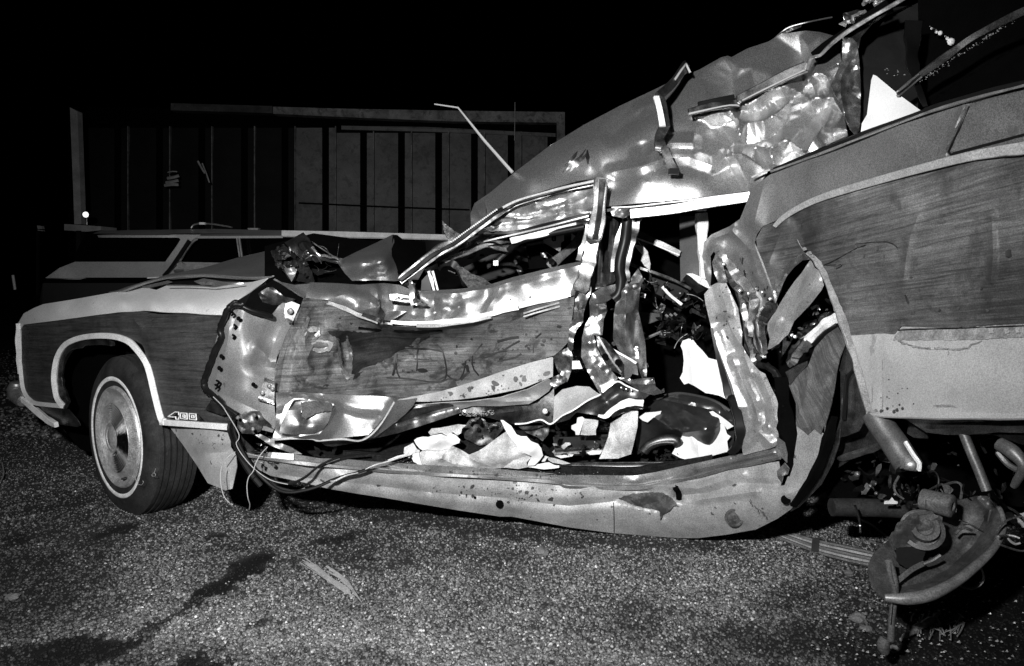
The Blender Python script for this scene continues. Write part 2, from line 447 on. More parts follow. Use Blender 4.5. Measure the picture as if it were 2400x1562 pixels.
DIRTY = mat('dirty_sill_metal', 0.33, .5, .25, var=0.4, vscale=6, grain=.4, spots=.85, sscale=22, spotc=.04, scr=.2)
RUSTY = mat('rusty_metal', .085, .7, .1, var=.5, vscale=14, grain=.5, bump=.002, bscale=40, rust=.8, spotc=.02)
BLACK = mat('black_void', .003, 1., 0, var=.3, grain=.3, spec=.02)  # near-black colour standing in for unlit depths, holes and gaps
RUBBER = mat('rubber', .030, .6, 0, var=.6, vscale=10, grain=.5, bump=.001, bscale=60, spots=.4, sscale=30, spotc=.07, spec=.3)
BRUBBER = mat('black_rubber_seal', .007, .4, 0, var=.3, grain=.2, spec=.25)
WHITEW = mat('whitewall', 0.8, .6, 0, var=.25, vscale=20, grain=.35)
HUB = mat('hubcap_metal', 0.6, .42, .6, var=.3, vscale=20, grain=.6, rvar=.1)
GLASSB = mat('dark_glass', .002, .15, 0, var=.1, grain=0, spec=.06)
GLASSS = mat('broken_glass', .12, .3, .3, var=.8, vscale=60, grain=.6, bump=.002, bscale=90)
PAPER = mat('white_paper', 0.74, .75, 0, var=.05, grain=.06, bump=.001, bscale=20)
CLOTH = mat('stained_cloth', 0.5, .85, 0, var=.5, vscale=14, grain=.35, bump=.003, bscale=60)
VINYL = mat('seat_vinyl', 0.02, .32, 0, var=.4, vscale=10, grain=.3, spec=.7)
CARPET = mat('dark_carpet', .015, .95, 0, var=.5, vscale=60, grain=.6, bump=.004, bscale=240, spec=.1)
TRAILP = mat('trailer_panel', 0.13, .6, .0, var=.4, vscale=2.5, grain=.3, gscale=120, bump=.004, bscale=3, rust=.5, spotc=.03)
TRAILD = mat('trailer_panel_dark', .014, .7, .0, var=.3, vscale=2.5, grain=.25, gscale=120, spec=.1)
TRAILB = mat('trailer_beam', 0.2, .65, 0, var=.6, vscale=5, grain=.35, gscale=120, rust=.7, spotc=.04)
CAR2 = mat('far_wagon_paint', 0.42, .5, .1, var=.12, vscale=3, grain=.3, gscale=160)
CAR2D = mat('far_wagon_dark_paint', .016, .6, .1, var=.15, grain=.3, gscale=160)
CAR2R = mat('far_wagon_roof', .9, .7, 0, var=.25, vscale=9, grain=.2, gscale=160)
INNERP = mat('inner_panel_paint', 0.22, .5, .35, var=.2, vscale=9, grain=.4, gscale=400, spots=.5, sscale=24, spotc=.04)
DOGM = mat('torn_pillar_metal', .40, .46, .55, var=.3, vscale=10, grain=.45, gscale=380, spots=.6, sscale=24, spotc=.06, rvar=.08)
PIPE = mat('sooty_pipe', .13, .45, .5, var=.4, vscale=14, grain=.4, gscale=300)
WIRE = mat('pale_wire', 0.38, .6, 0, var=.1, grain=0)
# ================= GROUND and gravel
def ground_mat(name, base, chips=False):
    m = bpy.data.materials.new(name); m.use_nodes = True; nt = m.node_tree; n = nt.nodes; l = nt.links; b = n['Principled BSDF']
    at = n.new('ShaderNodeAttribute'); at.attribute_name = 'tone'
    tc = n.new('ShaderNodeTexCoord')
    nz = n.new('ShaderNodeTexNoise'); nz.inputs['Scale'].default_value = 130; nz.inputs['Detail'].default_value = 6; nz.inputs['Roughness'].default_value = .75
    l.new(tc.outputs['Object'], nz.inputs['Vector'])
    mr = n.new('ShaderNodeMapRange'); l.new(nz.outputs[0], mr.inputs[0])
    for i, q in enumerate((.35, .65, .3, 1.7)): mr.inputs[i+1].default_value = q
    x = n.new('ShaderNodeMath'); x.operation = 'MULTIPLY'; l.new(at.outputs['Fac'], x.inputs[0]); l.new(mr.outputs[0], x.inputs[1])
    y = n.new('ShaderNodeMath'); y.operation = 'MULTIPLY'; l.new(x.outputs[0], y.inputs[0]); y.inputs[1].default_value = base
    c = n.new('ShaderNodeCombineColor')
    for i in range(3): l.new(y.outputs[0], c.inputs[i])
    l.new(c.outputs[0], b.inputs['Base Color']); b.inputs['Roughness'].default_value = .75; b.inputs['Specular IOR Level'].default_value = .35
    bm_ = n.new('ShaderNodeBump'); bm_.inputs['Distance'].default_value = .006 if not chips else .0015
    l.new(nz.outputs[0], bm_.inputs['Height']); l.new(bm_.outputs[0], b.inputs['Normal'])
    return m
GND = ground_mat('asphalt_gravel_ground', .045); CHIP = ground_mat('gravel_chip', .175, True)
def gpt(t, pts): return [G(ox, oy) for ox, oy, _ in t([(a, b, 1.) for a, b in pts])]
STAINS_SHADE = [([G(2250,1480),G(2500,1300)], .42, .6),([G(1750,1540),G(2300,1560)], .16, .45),([G(-50,1500),G(60,1200)], .35, .45),([G(300,1562),G(900,1575)], .10, .4),([G(700,1180),G(1300,1260),G(1700,1285)], .06, .5)]          # oil stains, darkened corners, and shade painted below wheel and sill: (polyline on the ground, radius, strength)
for tl, pts, r, s in (
    (L, [(1190,680),(1260,620),(1360,560),(1470,495)], .055, 1), (L, [(950,850),(1040,760),(1120,700)], .025, .8),
    (L, [(780,930),(850,880)], .03, .7), (L, [(380,1030),(500,1000),(620,1030)], .075, 1), (L, [(1020,1085),(1160,1075),(1240,1060)], .03, 1),
    (L, [(620,350),(680,330)], .05, .8), (L, [(1160,395),(1220,390)], .03, .7), (L, [(1800,400),(1910,380)], .04, .8), (L, [(1970,360),(2010,350)], .025, .7),  # first mark is shade painted under the wheel
    (L, [(2040,495),(2080,490)], .016, 1), (L, [(1280,440),(1340,440)], .03, .5), (L, [(60,400),(110,380)], .05, .6),
    (L, [(1480,830),(1500,840)], .02, .7), (L, [(90,560),(60,640),(40,800)], .16, .35), (L, [(0,1090),(300,1090)], .1, .7),
    (K, [(1400,1300),(1550,1350),(1743,1250)], .16, .75), (K, [(1300,1230),(1560,1150),(1743,1100)], .16, .9), (K, [(1050,1380),(1200,1340)], .04, .8), (K, [(1000,1549),(1400,1500),(1700,1500)], .12, .6), (K, [(220,1380),(500,1380),(700,1440)], .10, .45), (K, [(250,1200),(400,1120)], .06, .3)):
    STAINS_SHADE.append((gpt(tl, pts), r, s))
from mathutils import noise as mnoise
def fbm(x, y, s, seed=0):
    r = np.random.RandomState(seed); h = np.zeros_like(x); a = 1.
    for o in range(4):
        for k in range(3):
            an = r.uniform(0, 6.28); ph = r.uniform(0, 6.28); ph2 = r.uniform(0, 6.28)
            h += a*np.sin((x*math.cos(an)+y*math.sin(an))*s+ph+1.3*np.sin((x*math.sin(an)-y*math.cos(an))*s*.8+ph2))
        a *= .6; s *= 2.1
    return h/4.
def gtone(x, y):
    t = 1+.34*fbm(x, y, 2.6, 5)+.22*fbm(x, y, 13, 9)
    wx = x+.035*fbm(x, y, 30, 2)+.02*fbm(x, y, 110, 3); wy = y+.035*fbm(x, y, 30, 4)+.02*fbm(x, y, 110, 6)
    for ln, r, s in STAINS_SHADE:
        d = segdist(wx, wy, ln)
        t *= 1-.93*s*np.clip((r-d)/(r*.45)+.5, 0, 1)
    return np.clip(t, .04, 2)
def ghgt(x, y): return .012*fbm(x, y, 2.2, 11)+.0035*fbm(x, y, 16, 12)
gx = np.concatenate([np.linspace(-300,-8,12), np.arange(-7,6,.03), np.linspace(7,300,12)])
gy = np.concatenate([[-60,-20,-5,0], np.arange(1.2,7,.03), np.linspace(7.5,20,20), np.linspace(30,600,8)])
XX, YY = np.meshgrid(gx, gy); xx = XX.ravel(); yy = YY.ravel()
zz = ghgt(xx, yy)*(np.abs(xx) < 10)*(yy < 20)-.004
nx_, ny_ = len(gx), len(gy)
ii = np.arange(nx_*ny_).reshape(ny_, nx_)
Fq = np.stack([ii[:-1,:-1], ii[:-1,1:], ii[1:,1:], ii[1:,:-1]], -1).reshape(-1, 4)
mk('ground', np.stack([xx, yy, zz], 1), Fq.tolist(), GND, kind='structure', tone=gtone(xx, yy))
# gravel chips: one real mesh
rs = np.random.RandomState(3)
def chips(n, x0, x1, y0, y1, smin, smax, bias=1.6):
    u = rs.rand(n); y = (y0**(1-bias)+(y1**(1-bias)-y0**(1-bias))*u)**(1/(1-bias))
    hw = .90*y+.35
    x = rs.uniform(-1, 1, n)*hw
    tn = gtone(x, y)
    s = rs.uniform(smin, smax, n)*(1+.5*(rs.rand(n) < .04))
    # bare patches
    keep = rs.rand(n) < np.clip(tn, .2, 1)*np.clip(1.1+.5*fbm(x, y, 4.5, 21), .35, 1)
    # the pieces sit on the ground under the sill; leave the wheel's own footprint clear
    return x[keep], y[keep], s[keep], tn[keep]
parts_ = [chips(255000, 0,0, 1.35, 4.2, .0020, .0060, 2.4), chips(26000, 0,0, 4.2, 9, .008, .014, 2.)]
x = np.concatenate([p[0] for p in parts_]); y = np.concatenate([p[1] for p in parts_]); s = np.concatenate([p[2] for p in parts_]); tn = np.concatenate([p[3] for p in parts_])
base = np.array([(1,0,-.2),(0,1,-.2),(-1,0,-.2),(0,-1,-.2),(.5,.5,.75),(-.5,.4,.8),(0,-.55,.7)])
tri = np.array([(0,1,4),(1,2,5),(1,5,4),(2,3,5),(3,6,5),(3,0,6),(0,4,6),(4,5,6)])
n_ = len(x); an = rs.rand(n_)*6.28
bb = base[None]*rs.uniform(.65, 1.3, (n_, 7, 3))*s[:,None,None]
ca, sa = np.cos(an)[:,None], np.sin(an)[:,None]
V = np.stack([bb[:,:,0]*ca-bb[:,:,1]*sa+x[:,None], bb[:,:,0]*sa+bb[:,:,1]*ca+y[:,None], bb[:,:,2]*.85+ghgt(x, y)[:,None]-.002], -1).reshape(-1, 3)
T = (tri[None]+np.arange(n_)[:,None,None]*7).reshape(-1, 3)
me = bpy.data.meshes.new('gravel'); me.vertices.add(len(V)); me.vertices.foreach_set('co', V.astype(np.float32).ravel())
me.loops.add(len(T)*3); me.loops.foreach_set('vertex_index', T.ravel().astype(np.int32))
me.polygons.add(len(T)); me.polygons.foreach_set('loop_start', np.arange(0, len(T)*3, 3, dtype=np.int32)); me.polygons.foreach_set('loop_total', np.full(len(T), 3, np.int32))
me.update(calc_edges=True)
ct = rs.lognormal(-.25, .55, n_)*tn
at = me.attributes.new('tone', 'FLOAT', 'POINT'); at.data.foreach_set('value', np.repeat(np.clip(ct,   .03, 4.5), 7).astype(np.float32))
me.materials.append(CHIP)
o = bpy.data.objects.new('gravel', me); COL.objects.link(o); o['kind'] = 'stuff'; o['label'] = 'loose grey gravel chips covering the yard'; o['category'] = 'gravel'
# bigger loose stones
def stone(px, py, r, label, matl=None, sq=.7):
    gx_, gy_ = G(px, py); import bmesh
    bm = bmesh.new(); bmesh.ops.create_icosphere(bm, subdivisions=2, radius=1)
    V = np.array([v.co[:] for v in bm.verts]); Fc = [[v.index for v in f.verts] for f in bm.faces]; bm.free()
    q = np.random.RandomState(int(px)); V *= (1+.18*np.sin(V@q.normal(0,2.4,3)+q.rand()*6)+.1*np.sin(V@q.normal(0,5,3)))[:,None]
    V *= np.array([r*1.15, r, r*sq]); V += np.array([gx_, gy_, r*sq*.6+float(ghgt(np.array([gx_]), np.array([gy_]))[0])])
    mk('stone', V, Fc, matl or STONE, label=label, cat='stone', smooth=False)
STONE = mat('pale_stone', .15, .8, 0, var=.3, vscale=40, grain=.3, bump=.003, bscale=80)
stone(1270, 1295, .021, 'pale rounded stone lying alone on the gravel below the middle of the sill')
stone(2013, 1452, .022, 'pale stone on bare dirt left of the hanging brake rod')
stone(2030, 1473, .015, 'small flat stone just under the pale stone beside the brake rod', sq=.45)
stone(1700, 1362, .010, 'little light pebble on dirt below the round sill plug')
stone(1617, 1313, .012, 'light pebble on dirt under the bottom of the sill')
stone(2093, 1520, .013, 'pale pebble beside the bottom end of the brake rod')
stone(1990, 1345, .014, 'whitish pebble left of the brake backing plate rim')
stone(1998, 1240, .013, 'whitish pebble in shadow between the ribbed strip and the pale rod')
stone(30, 1405, .017, 'dull stone lump on gravel at far left, below the bumper')

# ================= TRAILER wall with recessed ribs, far behind
def line_at(pts): 
    xs = [p[0] for p in pts]; ys = [p[1] for p in pts]
    return lambda x: float(np.interp(x, xs, ys))
tr = thing('steel_trailer', 'dark ribbed steel trailer side standing behind the parked station wagon', 'trailer', (-2, 11, 0))
TD = lambda x: 10.2+1.2*(x-160)/1160.
def tb(x0, y0, x1, y1, off=0., a0=None, a1=None):
    return [(x0, y0, TD(x0)+off), (x1, a0 if a0 is not None else y0, TD(x1)+off), (x1, y1, TD(x1)+off), (x0, a1 if a1 is not None else y1, TD(x0)+off)]
slab('body', BLACK, tr, tb(160, 250, 1318, 640, .20, 268), 1.5)
top = line_at([(160,238),(383,243),(800,255),(1000,259),(1324,263)])
bot = line_at([(160,258),(400,260),(600,265),(750,272),(1000,284),(1305,288)])
slab('top_beam', TRAILB, tr, [(x, top(x), TD(x)-.06) for x in (640,800,1060,1324)]+[(x, bot(x), TD(x)-.06) for x in (1324,1060,800,640)], .18)
slab('top_beam', mat('dark_beam', .055, .7, 0, var=.7, vscale=3, grain=.3, gscale=120, rust=.6, spotc=.02), tr, [(x, top(x)-1.5, TD(x)-.06) for x in (400,520,638)]+[(x, bot(x)-1, TD(x)-.06) for x in (638,520,400)], .18)  # left stretch of the beam in a darker tone
slab('corner_post', TRAILB, tr, tb(1305, 288, 1324, 640, -.06), .18)
slab('rail', TRAILP, tr, [(800,295,TD(800)+.02),(1000,298,TD(1000)+.02),(1302,313,TD(1302)+.02),(1302,321,TD(1302)+.02),(1000,309,TD(1000)+.02),(800,304,TD(800)+.02)], .06)
joints = [200,300,398,497,597,692,787,876,965,1052,1136,1222,1304]
for i in range(len(joints)-1):
    x0, x1 = joints[i]+2, joints[i+1]; y0 = 300 if i < 6 else 312
    gap = 15; rib = 16
    xa = x1-gap-rib-1
    if i == len(joints)-2: xa = 1283
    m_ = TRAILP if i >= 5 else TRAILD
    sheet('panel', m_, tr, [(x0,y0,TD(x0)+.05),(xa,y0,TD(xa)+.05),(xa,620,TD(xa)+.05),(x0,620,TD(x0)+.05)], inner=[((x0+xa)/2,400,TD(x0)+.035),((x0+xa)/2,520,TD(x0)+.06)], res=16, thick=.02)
    if x1 < 1300:
        slab('rib', m_, tr, tb(x1-rib, y0, x1-2, 620, .02), .05)
        slab('weld_edge', TRAILB, tr, tb(x1-1.8, y0-4, x1+.2, 620, -.01), .05)
tube('cable', BRUBBER, tr, [(700,476,10.7),(900,485,10.9),(1010,489,11.),(1100,492,11.1)], .012, n=5)
# tall leaning post with cross board and round reflector, far left
po = thing('signal_post', 'tall pale wooden post rising from a short plank beside a round lamp', 'post', (-6, 9, 0))
POSTM = mat('pale_weathered_wood', .45, .8, 0, var=.3, vscale=6, grain=.3, gscale=120)
slab('post_shaft', POSTM, po, Ct([(487,155,9.),(540,182,9.),(562,780,9.),(565,970,9.),(518,970,9.),(512,780,9.)]), .1)
slab('plank', mat('pale_plank', .42, .8, 0, var=.3, vscale=6, grain=.3, gscale=120), po, Ct([(447,968,8.95),(705,985,8.95),(703,1012,8.95),(600,1022,8.95),(447,1012,8.95)]), .35)
slab('lower_post', TRAILD, po, tb(178, 541, 188, 700, -1.3), .1)
lp = thing('round_lamp', 'small round white lamp disc glowing just above the short plank', 'lamp', tuple(P(np.float64(201),np.float64(504),8.9)))
c_ = P(np.float64(201), np.float64(503.5), 8.9)
lathe('lens', mat('lit_lens', .8, .4, emit=1.6), lp, c_, (0,-1,0), [(0,.0),(.02,.02),(.012,.033),(0,.036)], n=24)
lathe('lamp_housing', METALD, lp, c_, (0,-1,0), [(-.001,.036),(-.003,.042),(-.06,.04),(-.08,.0)], n=24)
tube('lamp_stem', METALD, lp, [(203,509,8.93),(204,527,8.93)], .008, n=6)
sg = thing('small_marker', 'little pale two-piece marker plate on a thin stake at far left', 'marker', tuple(P(np.float64(92),np.float64(700),9.)))
slab('plate', POSTM, sg, Ct([(258,978,9.),(290,982,9.),(293,1003,9.),(262,1005,9.)]), .05)
slab('lower_plate', POSTM, sg, Ct([(262,1010,9.),(295,1012,9.),(297,1018,9.),(264,1016,9.)]), .05)
slab('stake', TRAILD, sg, Ct([(252,1020,9.),(262,1020,9.),(262,1800,9.),(252,1800,9.)]), .04)
# faint object hung on the dark wall
hg = thing('hanging_coil', 'faint grey folded bundle hanging on the dark trailer wall', 'bundle', tuple(P(np.float64(400),np.float64(470),9.9)))
for k, (a, b) in enumerate([((1150,700),(1245,695)),((1160,680),(1245,665)),((1170,650),(1248,632)),((1170,608),(1235,604))]):
    tube('loop', POSTM, hg, Ct([(a[0],a[1],9.9),((a[0]+b[0])/2,a[1]-6,9.88),(b[0],b[1],9.9)]), .022 if k<3 else .008, n=6)
hb = thing('leaning_bars', 'two thin faint bars leaning on the trailer wall by the first panel joints', 'bar', tuple(P(np.float64(475),np.float64(430),9.8)))
tube('bar', POSTM, hb, Ct([(1380,530,9.9),(1410,585,9.9),(1430,615,9.9)]), .014, n=6)
tube('bar', POSTM, hb, Ct([(1410,545,9.92),(1440,620,9.92),(1460,680,9.92)]), .010, n=6)
# trailer uprights' faint antenna line at the right end
tube('whip', POSTM, tr, [(1207,240,11.2),(1206,330,11.2)], .006, n=5)
# weeds/splash spots seen at far left low
tube('reed', POSTM, None, Ct([(90,1325,6.),(105,1425,6.)]), .012, n=5, label='short pale stick standing in the dark at the far left edge', cat='stick')

# ================= PARKED STATION WAGON behind
pw = thing('parked_station_wagon', 'pale intact station wagon parked behind the wreck, roof whiter toward the right', 'car', (-2.5, 8, 0))
Y2 = 5.9
def a2(t, pts, off=0.): return [(p[0], p[1], Y2+off) for p in t([(q[0], q[1], 1.) for q in pts])]
body = a2(A, [(345,450),(430,385),(520,338),(620,300),(1000,300),(1340,380),(2380,380)])
b2 = [(106,652,Y2),(140,628,Y2),(176,614,Y2+.12),(400,614,Y2+.12),(1180,628,Y2+.1),(1180,652,Y2)]
sheet('shoulder', CAR2, pw, b2, thick=.02, res=14)
low = [(100,664,Y2+.0),(1180,664,Y2),(1180,900,Y2+.1),(1000,905,Y2+.12),(330,905,Y2+.12),(200,905,Y2+.12),(97,840,Y2+.1),(94,700,Y2+.03)]
slab('lower_body', CAR2D, pw, low, 1.7)
slab('trim_band', GLASSB, pw, [(108,651,Y2+.02),(1180,651,Y2+.02),(1180,665,Y2+.02),(103,665,Y2+.02)], 1.6)
sheet('roof', CAR2R, pw, [(660,540.5,Y2+.125),(800,543,Y2+.125),(1100,552,Y2+.125),(1180,556,Y2+.12),(1180,563,Y2+.1),(1060,561,Y2+.1),(900,557,Y2+.1),(660,553,Y2+.1)], thick=.02, res=12)  # this stretch of roof gets a whiter colour than the rear
sheet('roof_rear', CAR2, pw, [(206,552,Y2+.4),(236,541,Y2+.55),(500,537,Y2+.5),(662,540.5,Y2+.3),(662,553,Y2+.1),(440,554,Y2+.1),(412,552,Y2+.1),(230,552,Y2+.15)], thick=.02, res=12)
sheet('pillar', CAR2, pw, A([(1180,150,Y2+.1),(1240,160,Y2+.1),(1258,185,Y2+.1),(1230,230,Y2+.1),(1150,342,Y2+.1),(1120,400,Y2+.02),(1130,430,Y2),(1170,410,Y2),(1200,380,Y2+.05),(1260,310,Y2+.1),(1340,200,Y2+.1),(1380,165,Y2+.1),(1400,150,Y2+.1)]), thick=.02, res=12)
slab('quarter_window', GLASSB, pw, [(200,548,Y2+.18),(425,548,Y2+.18),(425,618,Y2+.18),(165,618,Y2+.18)], 1.2)
slab('rear_glass', GLASSB, pw, [(425,548,Y2+.2),(562,548,Y2+.2),(562,630,Y2+.2),(425,630,Y2+.2)], 1.2)
slab('front_glass', GLASSB, pw, [(564,548,Y2+.2),(1180,560,Y2+.2),(1180,635,Y2+.2),(564,635,Y2+.2)], 1.2)
strip('window_frame', CHROME, pw, [(p[0],p[1],Y2+.05) for p in A([(1245,340,1),(1330,215,1),(1372,180,1)])], .022, .02)
strip('window_frame', TRIMD, pw, [(p[0],p[1],Y2+.04) for p in A([(1250,345,1),(1290,375,1),(1500,378,1)])], .05, .02, smooth_n=2)
strip('window_divider', TRIMD, pw, [(p[0],p[1],Y2+.1) for p in A([(1652,165,1),(1672,305,1)])], .012, .02)
strip('window_divider', TRIMD, pw, [(p[0],p[1],Y2+.1) for p in A([(1668,165,1),(1688,305,1)])], .012, .02)
strip('door_gap', BRUBBER, pw, [(p[0],p[1],Y2-.012) for p in A([(1320,190,1),(1200,370,1),(1140,440,1)])], .03, .01)
tube('roof_rack', CHROME, pw, [(p[0],p[1],Y2+.5) for p in A([(1332,104,1),(1350,82,1),(1400,72,1),(1480,76,1),(1560,88,1),(1620,100,1)])], .008, n=6)
box('rack_clip', WHITEW, pw, P(*[np.float64(q) for q in (475,524.5,Y2+.48)]), (.05,.03,.02))
slab('rack_foot', TRIMD, pw, [(580,535,Y2+.5),(606,535,Y2+.5),(604,540,Y2+.5),(582,540,Y2+.5)], .05)
tube('door_handle', CHROME, pw, [(p[0],p[1],Y2-.02) for p in A([(1215,405,1),(1250,400,1),(1290,405,1)])], .014, n=6)
strip('belt_moulding', TRIM, pw, [(p[0],p[1],Y2-.01) for p in A([(1030,452,1),(1110,448,1)])], .012, .02, smooth_n=2)
# ================= THE WRECK
wr = thing('wrecked_station_wagon', 'crushed wood-panelled station wagon with torn open side and buckled roof filling the picture', 'car', (0, 3, 0))
# --- front fender, upper painted part
sheet('fender', PAINTF, wr, A([(118,840,-.0),(125,770,-.0),(165,700,.03),(235,662,.05),(300,635,.07),(520,600,.12),(770,555,.16),(1000,515,.34),(1090,535,.28),(1160,505,.36),(1380,508,.38),(1500,512,.38),(1620,492,.36),(1760,480,.32),(1868,452,.28),(1750,545,.12),(1650,605,.02),(1590,650,.0),(1565,712,-.02),(1280,695,-.02),(1000,680,-.02),(820,692,-.02),(640,715,-.02),(400,748,-.02),(165,777,-.01),(150,800,.0)]),
      inner=A([(240,700,.005),(400,672,.005),(640,640,.01),(850,625,.015),(1060,628,.01),(1300,640,.0),(1560,655,-.005),(900,575,.17),(1120,575,.17),(1400,580,.18),(1600,570,.17)]),
      creases=[(A([(1060,600,0),(1090,540,0),(1140,510,0)]), .02, 40, 1.), (A([(700,600,0),(560,640,0)]), .006, 50)], res=7)
strip('fender_crease_edge', PAINT, wr, A([(1160,503,.2),(1400,508,.26),(1490,514,.26),(1600,496,.22),(1700,490,.2)]), .006, .004)
sheet('fender_wood_panel', WOOD, wr, A([(150,795,-.0),(166,777,-.003),(640,716,-.003),(1000,681,-.003),(1600,714,-.003),(1620,900,0),(1640,1300,0),(1640,1500,.0),(1150,1455,.0),(1100,1300,.0),(1060,1150,.0),(1020,1040,.0),(970,940,.0),(900,880,0.),(800,845,0.),(640,845,0.),(520,870,0.),(440,920,0.),(390,1020,0),(370,1150,0),(385,1270,0),(420,1335,0),(260,1335,.0),(210,1305,.0),(178,1240,.0),(152,1100,.0)]),
      inner=A([(900,760,-.035),(1200,900,-.02),(1300,1200,-.01),(250,1000,-.02)]), res=8, gdir=(A([(200,900,0)])[0], A([(1500,900,0)])[0]),
      creases=[(A([(930,740,0),(1010,830,0),(1045,940,0),(1045,1020,0)]), .016, 14, 1.), (A([(1190,1160,0),(1205,1280,0),(1195,1400,0)]), .003, 10)])
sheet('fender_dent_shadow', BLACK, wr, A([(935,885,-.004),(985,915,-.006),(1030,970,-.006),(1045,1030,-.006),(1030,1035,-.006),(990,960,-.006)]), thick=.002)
# mouldings
strip('moulding', TRIM, wr, A([(128,770,-.012),(140,950,-.012),(146,1080,-.012),(158,1200,-.012),(178,1262,-.012),(212,1305,-.012),(262,1328,-.012),(430,1345,-.012)]), .021, .010)
strip('front_edge_moulding', TRIM, wr, A([(125,800,.0),(122,900,.0),(128,1000,.0),(140,1120,.0)]), .012, .02)
strip('wheel_arch_moulding', TRIM, wr, A([(438,1345,-.01),(400,1290,-.014),(382,1200,-.014),(380,1120,-.014),(400,1010,-.014),(450,925,-.014),(530,880,-.014),(640,858,-.014),(780,858,-.014),(890,890,-.014),(960,955,-.014),(1020,1040,-.014),(1050,1130,-.014),(1085,1280,-.014),(1125,1430,-.014),(1148,1455,-.014)]), .025, .014)
strip('wheel_arch_lip', METALD, wr, A([(470,1335,.03),(432,1280,.03),(412,1190,.03),(412,1110,.03),(432,1010,.03),(480,935,.03),(560,902,.03),(650,888,.03),(780,882,.03)]), .05, .02)
strip('moulding', TRIM, wr, A([(1120,1458,-.012),(1300,1470,-.012),(1460,1482,-.012),(1602,1492,-.012)]), .022, .012)
# valance, bumper
sheet('front_valance', METALD, wr, A([(275,1340,.0),(420,1350,.0),(480,1370,.0),(540,1440,.03),(562,1480,.05),(540,1492,.05),(390,1470,.05),(300,1380,.02)]), inner=A([(440,1420,.0)]))
tube('bumper', CHROME, wr, A([(118,1180,-.02),(116,1220,-.02),(130,1270,-.02),(165,1310,-.02)]), .045, n=14, taper=[.55,1,1,.7])
strip('bumper_edge', TRIM, wr, A([(165,1300,-.02),(250,1375,-.02),(330,1440,-.02),(392,1475,-.02)]), .026, .02)
strip('bumper_shadow_seal', BRUBBER, wr, A([(160,1240,.0),(190,1310,.0),(260,1365,.0)]), .03, .02)
# wheel house behind the wheel
sheet('wheel_housing', BLACK, wr, A([(300,1000,.30),(500,800,.30),(900,800,.35),(1080,1000,.40),(1180,1400,.40),(1300,1800,.45),(560,1650,.40),(400,1450,.35)]), thick=.01, res=16)
sheet('splash_shield', LOWP, wr, [(397,1000,2.70),(470,1003,2.52),(539,1008,2.43),(541,1050,2.43),(551,1066,2.43),(552,1090,2.43),(546,1110,2.42),(540,1147,2.42),(528,1150,2.44),(510,1142,2.46),(487,1133,2.50),(462,1092,2.55),(430,1045,2.62)],
      inner=[(500,1040,2.45),(520,1100,2.44)], creases=[([(545,1060),(480,1062),(455,1070)], -.02, 24, 1.), ([(546,1062),(528,1070)], .02, 12)], res=6)
sheet('splash_shield_flap', LOWP, wr, B([(1560,560,.0),(1640,530,-.02),(1650,640,-.02),(1620,790,-.02),(1605,795,-.01),(1600,700,.0)]), res=5)

# --- front wheel
WC = P(np.float64(279), np.float64(1024), 2.90)          # centre of the wheel's outer face
AX = np.array([-.62, -.775, .02]); AX /= np.linalg.norm(AX)
hub = lathe('wheel', METALD, wr, WC, AX, [(-.12,.05),(-.12,.17),(-.02,.185),(-.005,.195),(-.012,.203),(-.16,.20)], n=48)
prof = [(-.19,.20),(-.195,.24),(-.195,.285),(-.185,.318),(-.172,.336)]
for k, q in enumerate(np.linspace(-.162,-.028,12)):
    prof.append((q, .350 if k % 2 == 0 else .339) if True else 0)
prof2 = [prof[0],prof[1],prof[2],prof[3],prof[4]]
gq = np.linspace(-.166,-.026,7)
for k in range(7):
    rr = .346+.008*(1-((gq[k]+.096)/.075)**2)
    prof2 += [(gq[k]-.0085,rr),(gq[k]+.0085,rr)]
    if k < 6: prof2 += [(gq[k]+.0095,rr-.016),((gq[k]+gq[k+1])/2+.0025,rr-.016)]
prof2 += [(-.008,.335),(.004,.318),(.012,.292),(.014,.265),(.008,.238),(.0,.215),(-.008,.202)]
lathe('tyre', RUBBER, hub, WC, AX, prof2, n=160, mod=lambda th, i: .0022*math.sin(th*80) if 4 < i < 32 else 0)
lathe('whitewall', WHITEW, hub, WC, AX, [(.0135,.263),(.0165,.259),(.0155,.249),(.0125,.245)], n=96)
cap = [(.004,.222),(.012,.219),(.016,.212),(.012,.205),(.003,.196),(-.003,.185),(.0,.17),(.012,.158)]
for k in range(8):
    r0 = .152-k*.0095; cap += [(.0165+k*.0012,r0),(.0205+k*.0012,r0-.0042),(.009+k*.0012,r0-.0052),(.009+k*.0012,r0-.0082)]
cap += [(.022,.072),(.030,.066),(.030,.055),(.024,.050),(.030,.044),(.036,.03),(.038,0.0)]
def cmod(th, i):
    if 8 <= i < 40 and (i-8) % 4 in (2, 3):
        a = abs(math.sin(th*2)); return -.010 if a > .45 else .006
    return 0
lathe('hubcap', HUB, hub, WC, AX, cap, n=120)
for k in range(9):
    r_ = .148-k*.0095
    for a0, a1 in ((-1.45,-.62),(-.5,.5),(.62,1.45)):
        th = np.linspace(a0, a1, 14); uu = np.cross((0,0,1), AX); uu /= np.linalg.norm(uu); ww = np.cross(AX, uu)
        tube('louvre_slot_shade', BLACK, hub, [WC+AX*(.0255+k*.0012)+r_*(uu*math.cos(t)+ww*math.sin(t)) for t in th], .0019, n=5, world=True, smooth_n=0, taper=[.2,1,1,1,.2])  # black arcs paint shade into the slots, right side only
lathe('valve', BRUBBER, hub, WC+np.array([.0,0,-.0])+AX*.004+np.array([.05,-.04,-.17]), AX, [(0,.006),(.02,.004),(.02,0)], n=10)

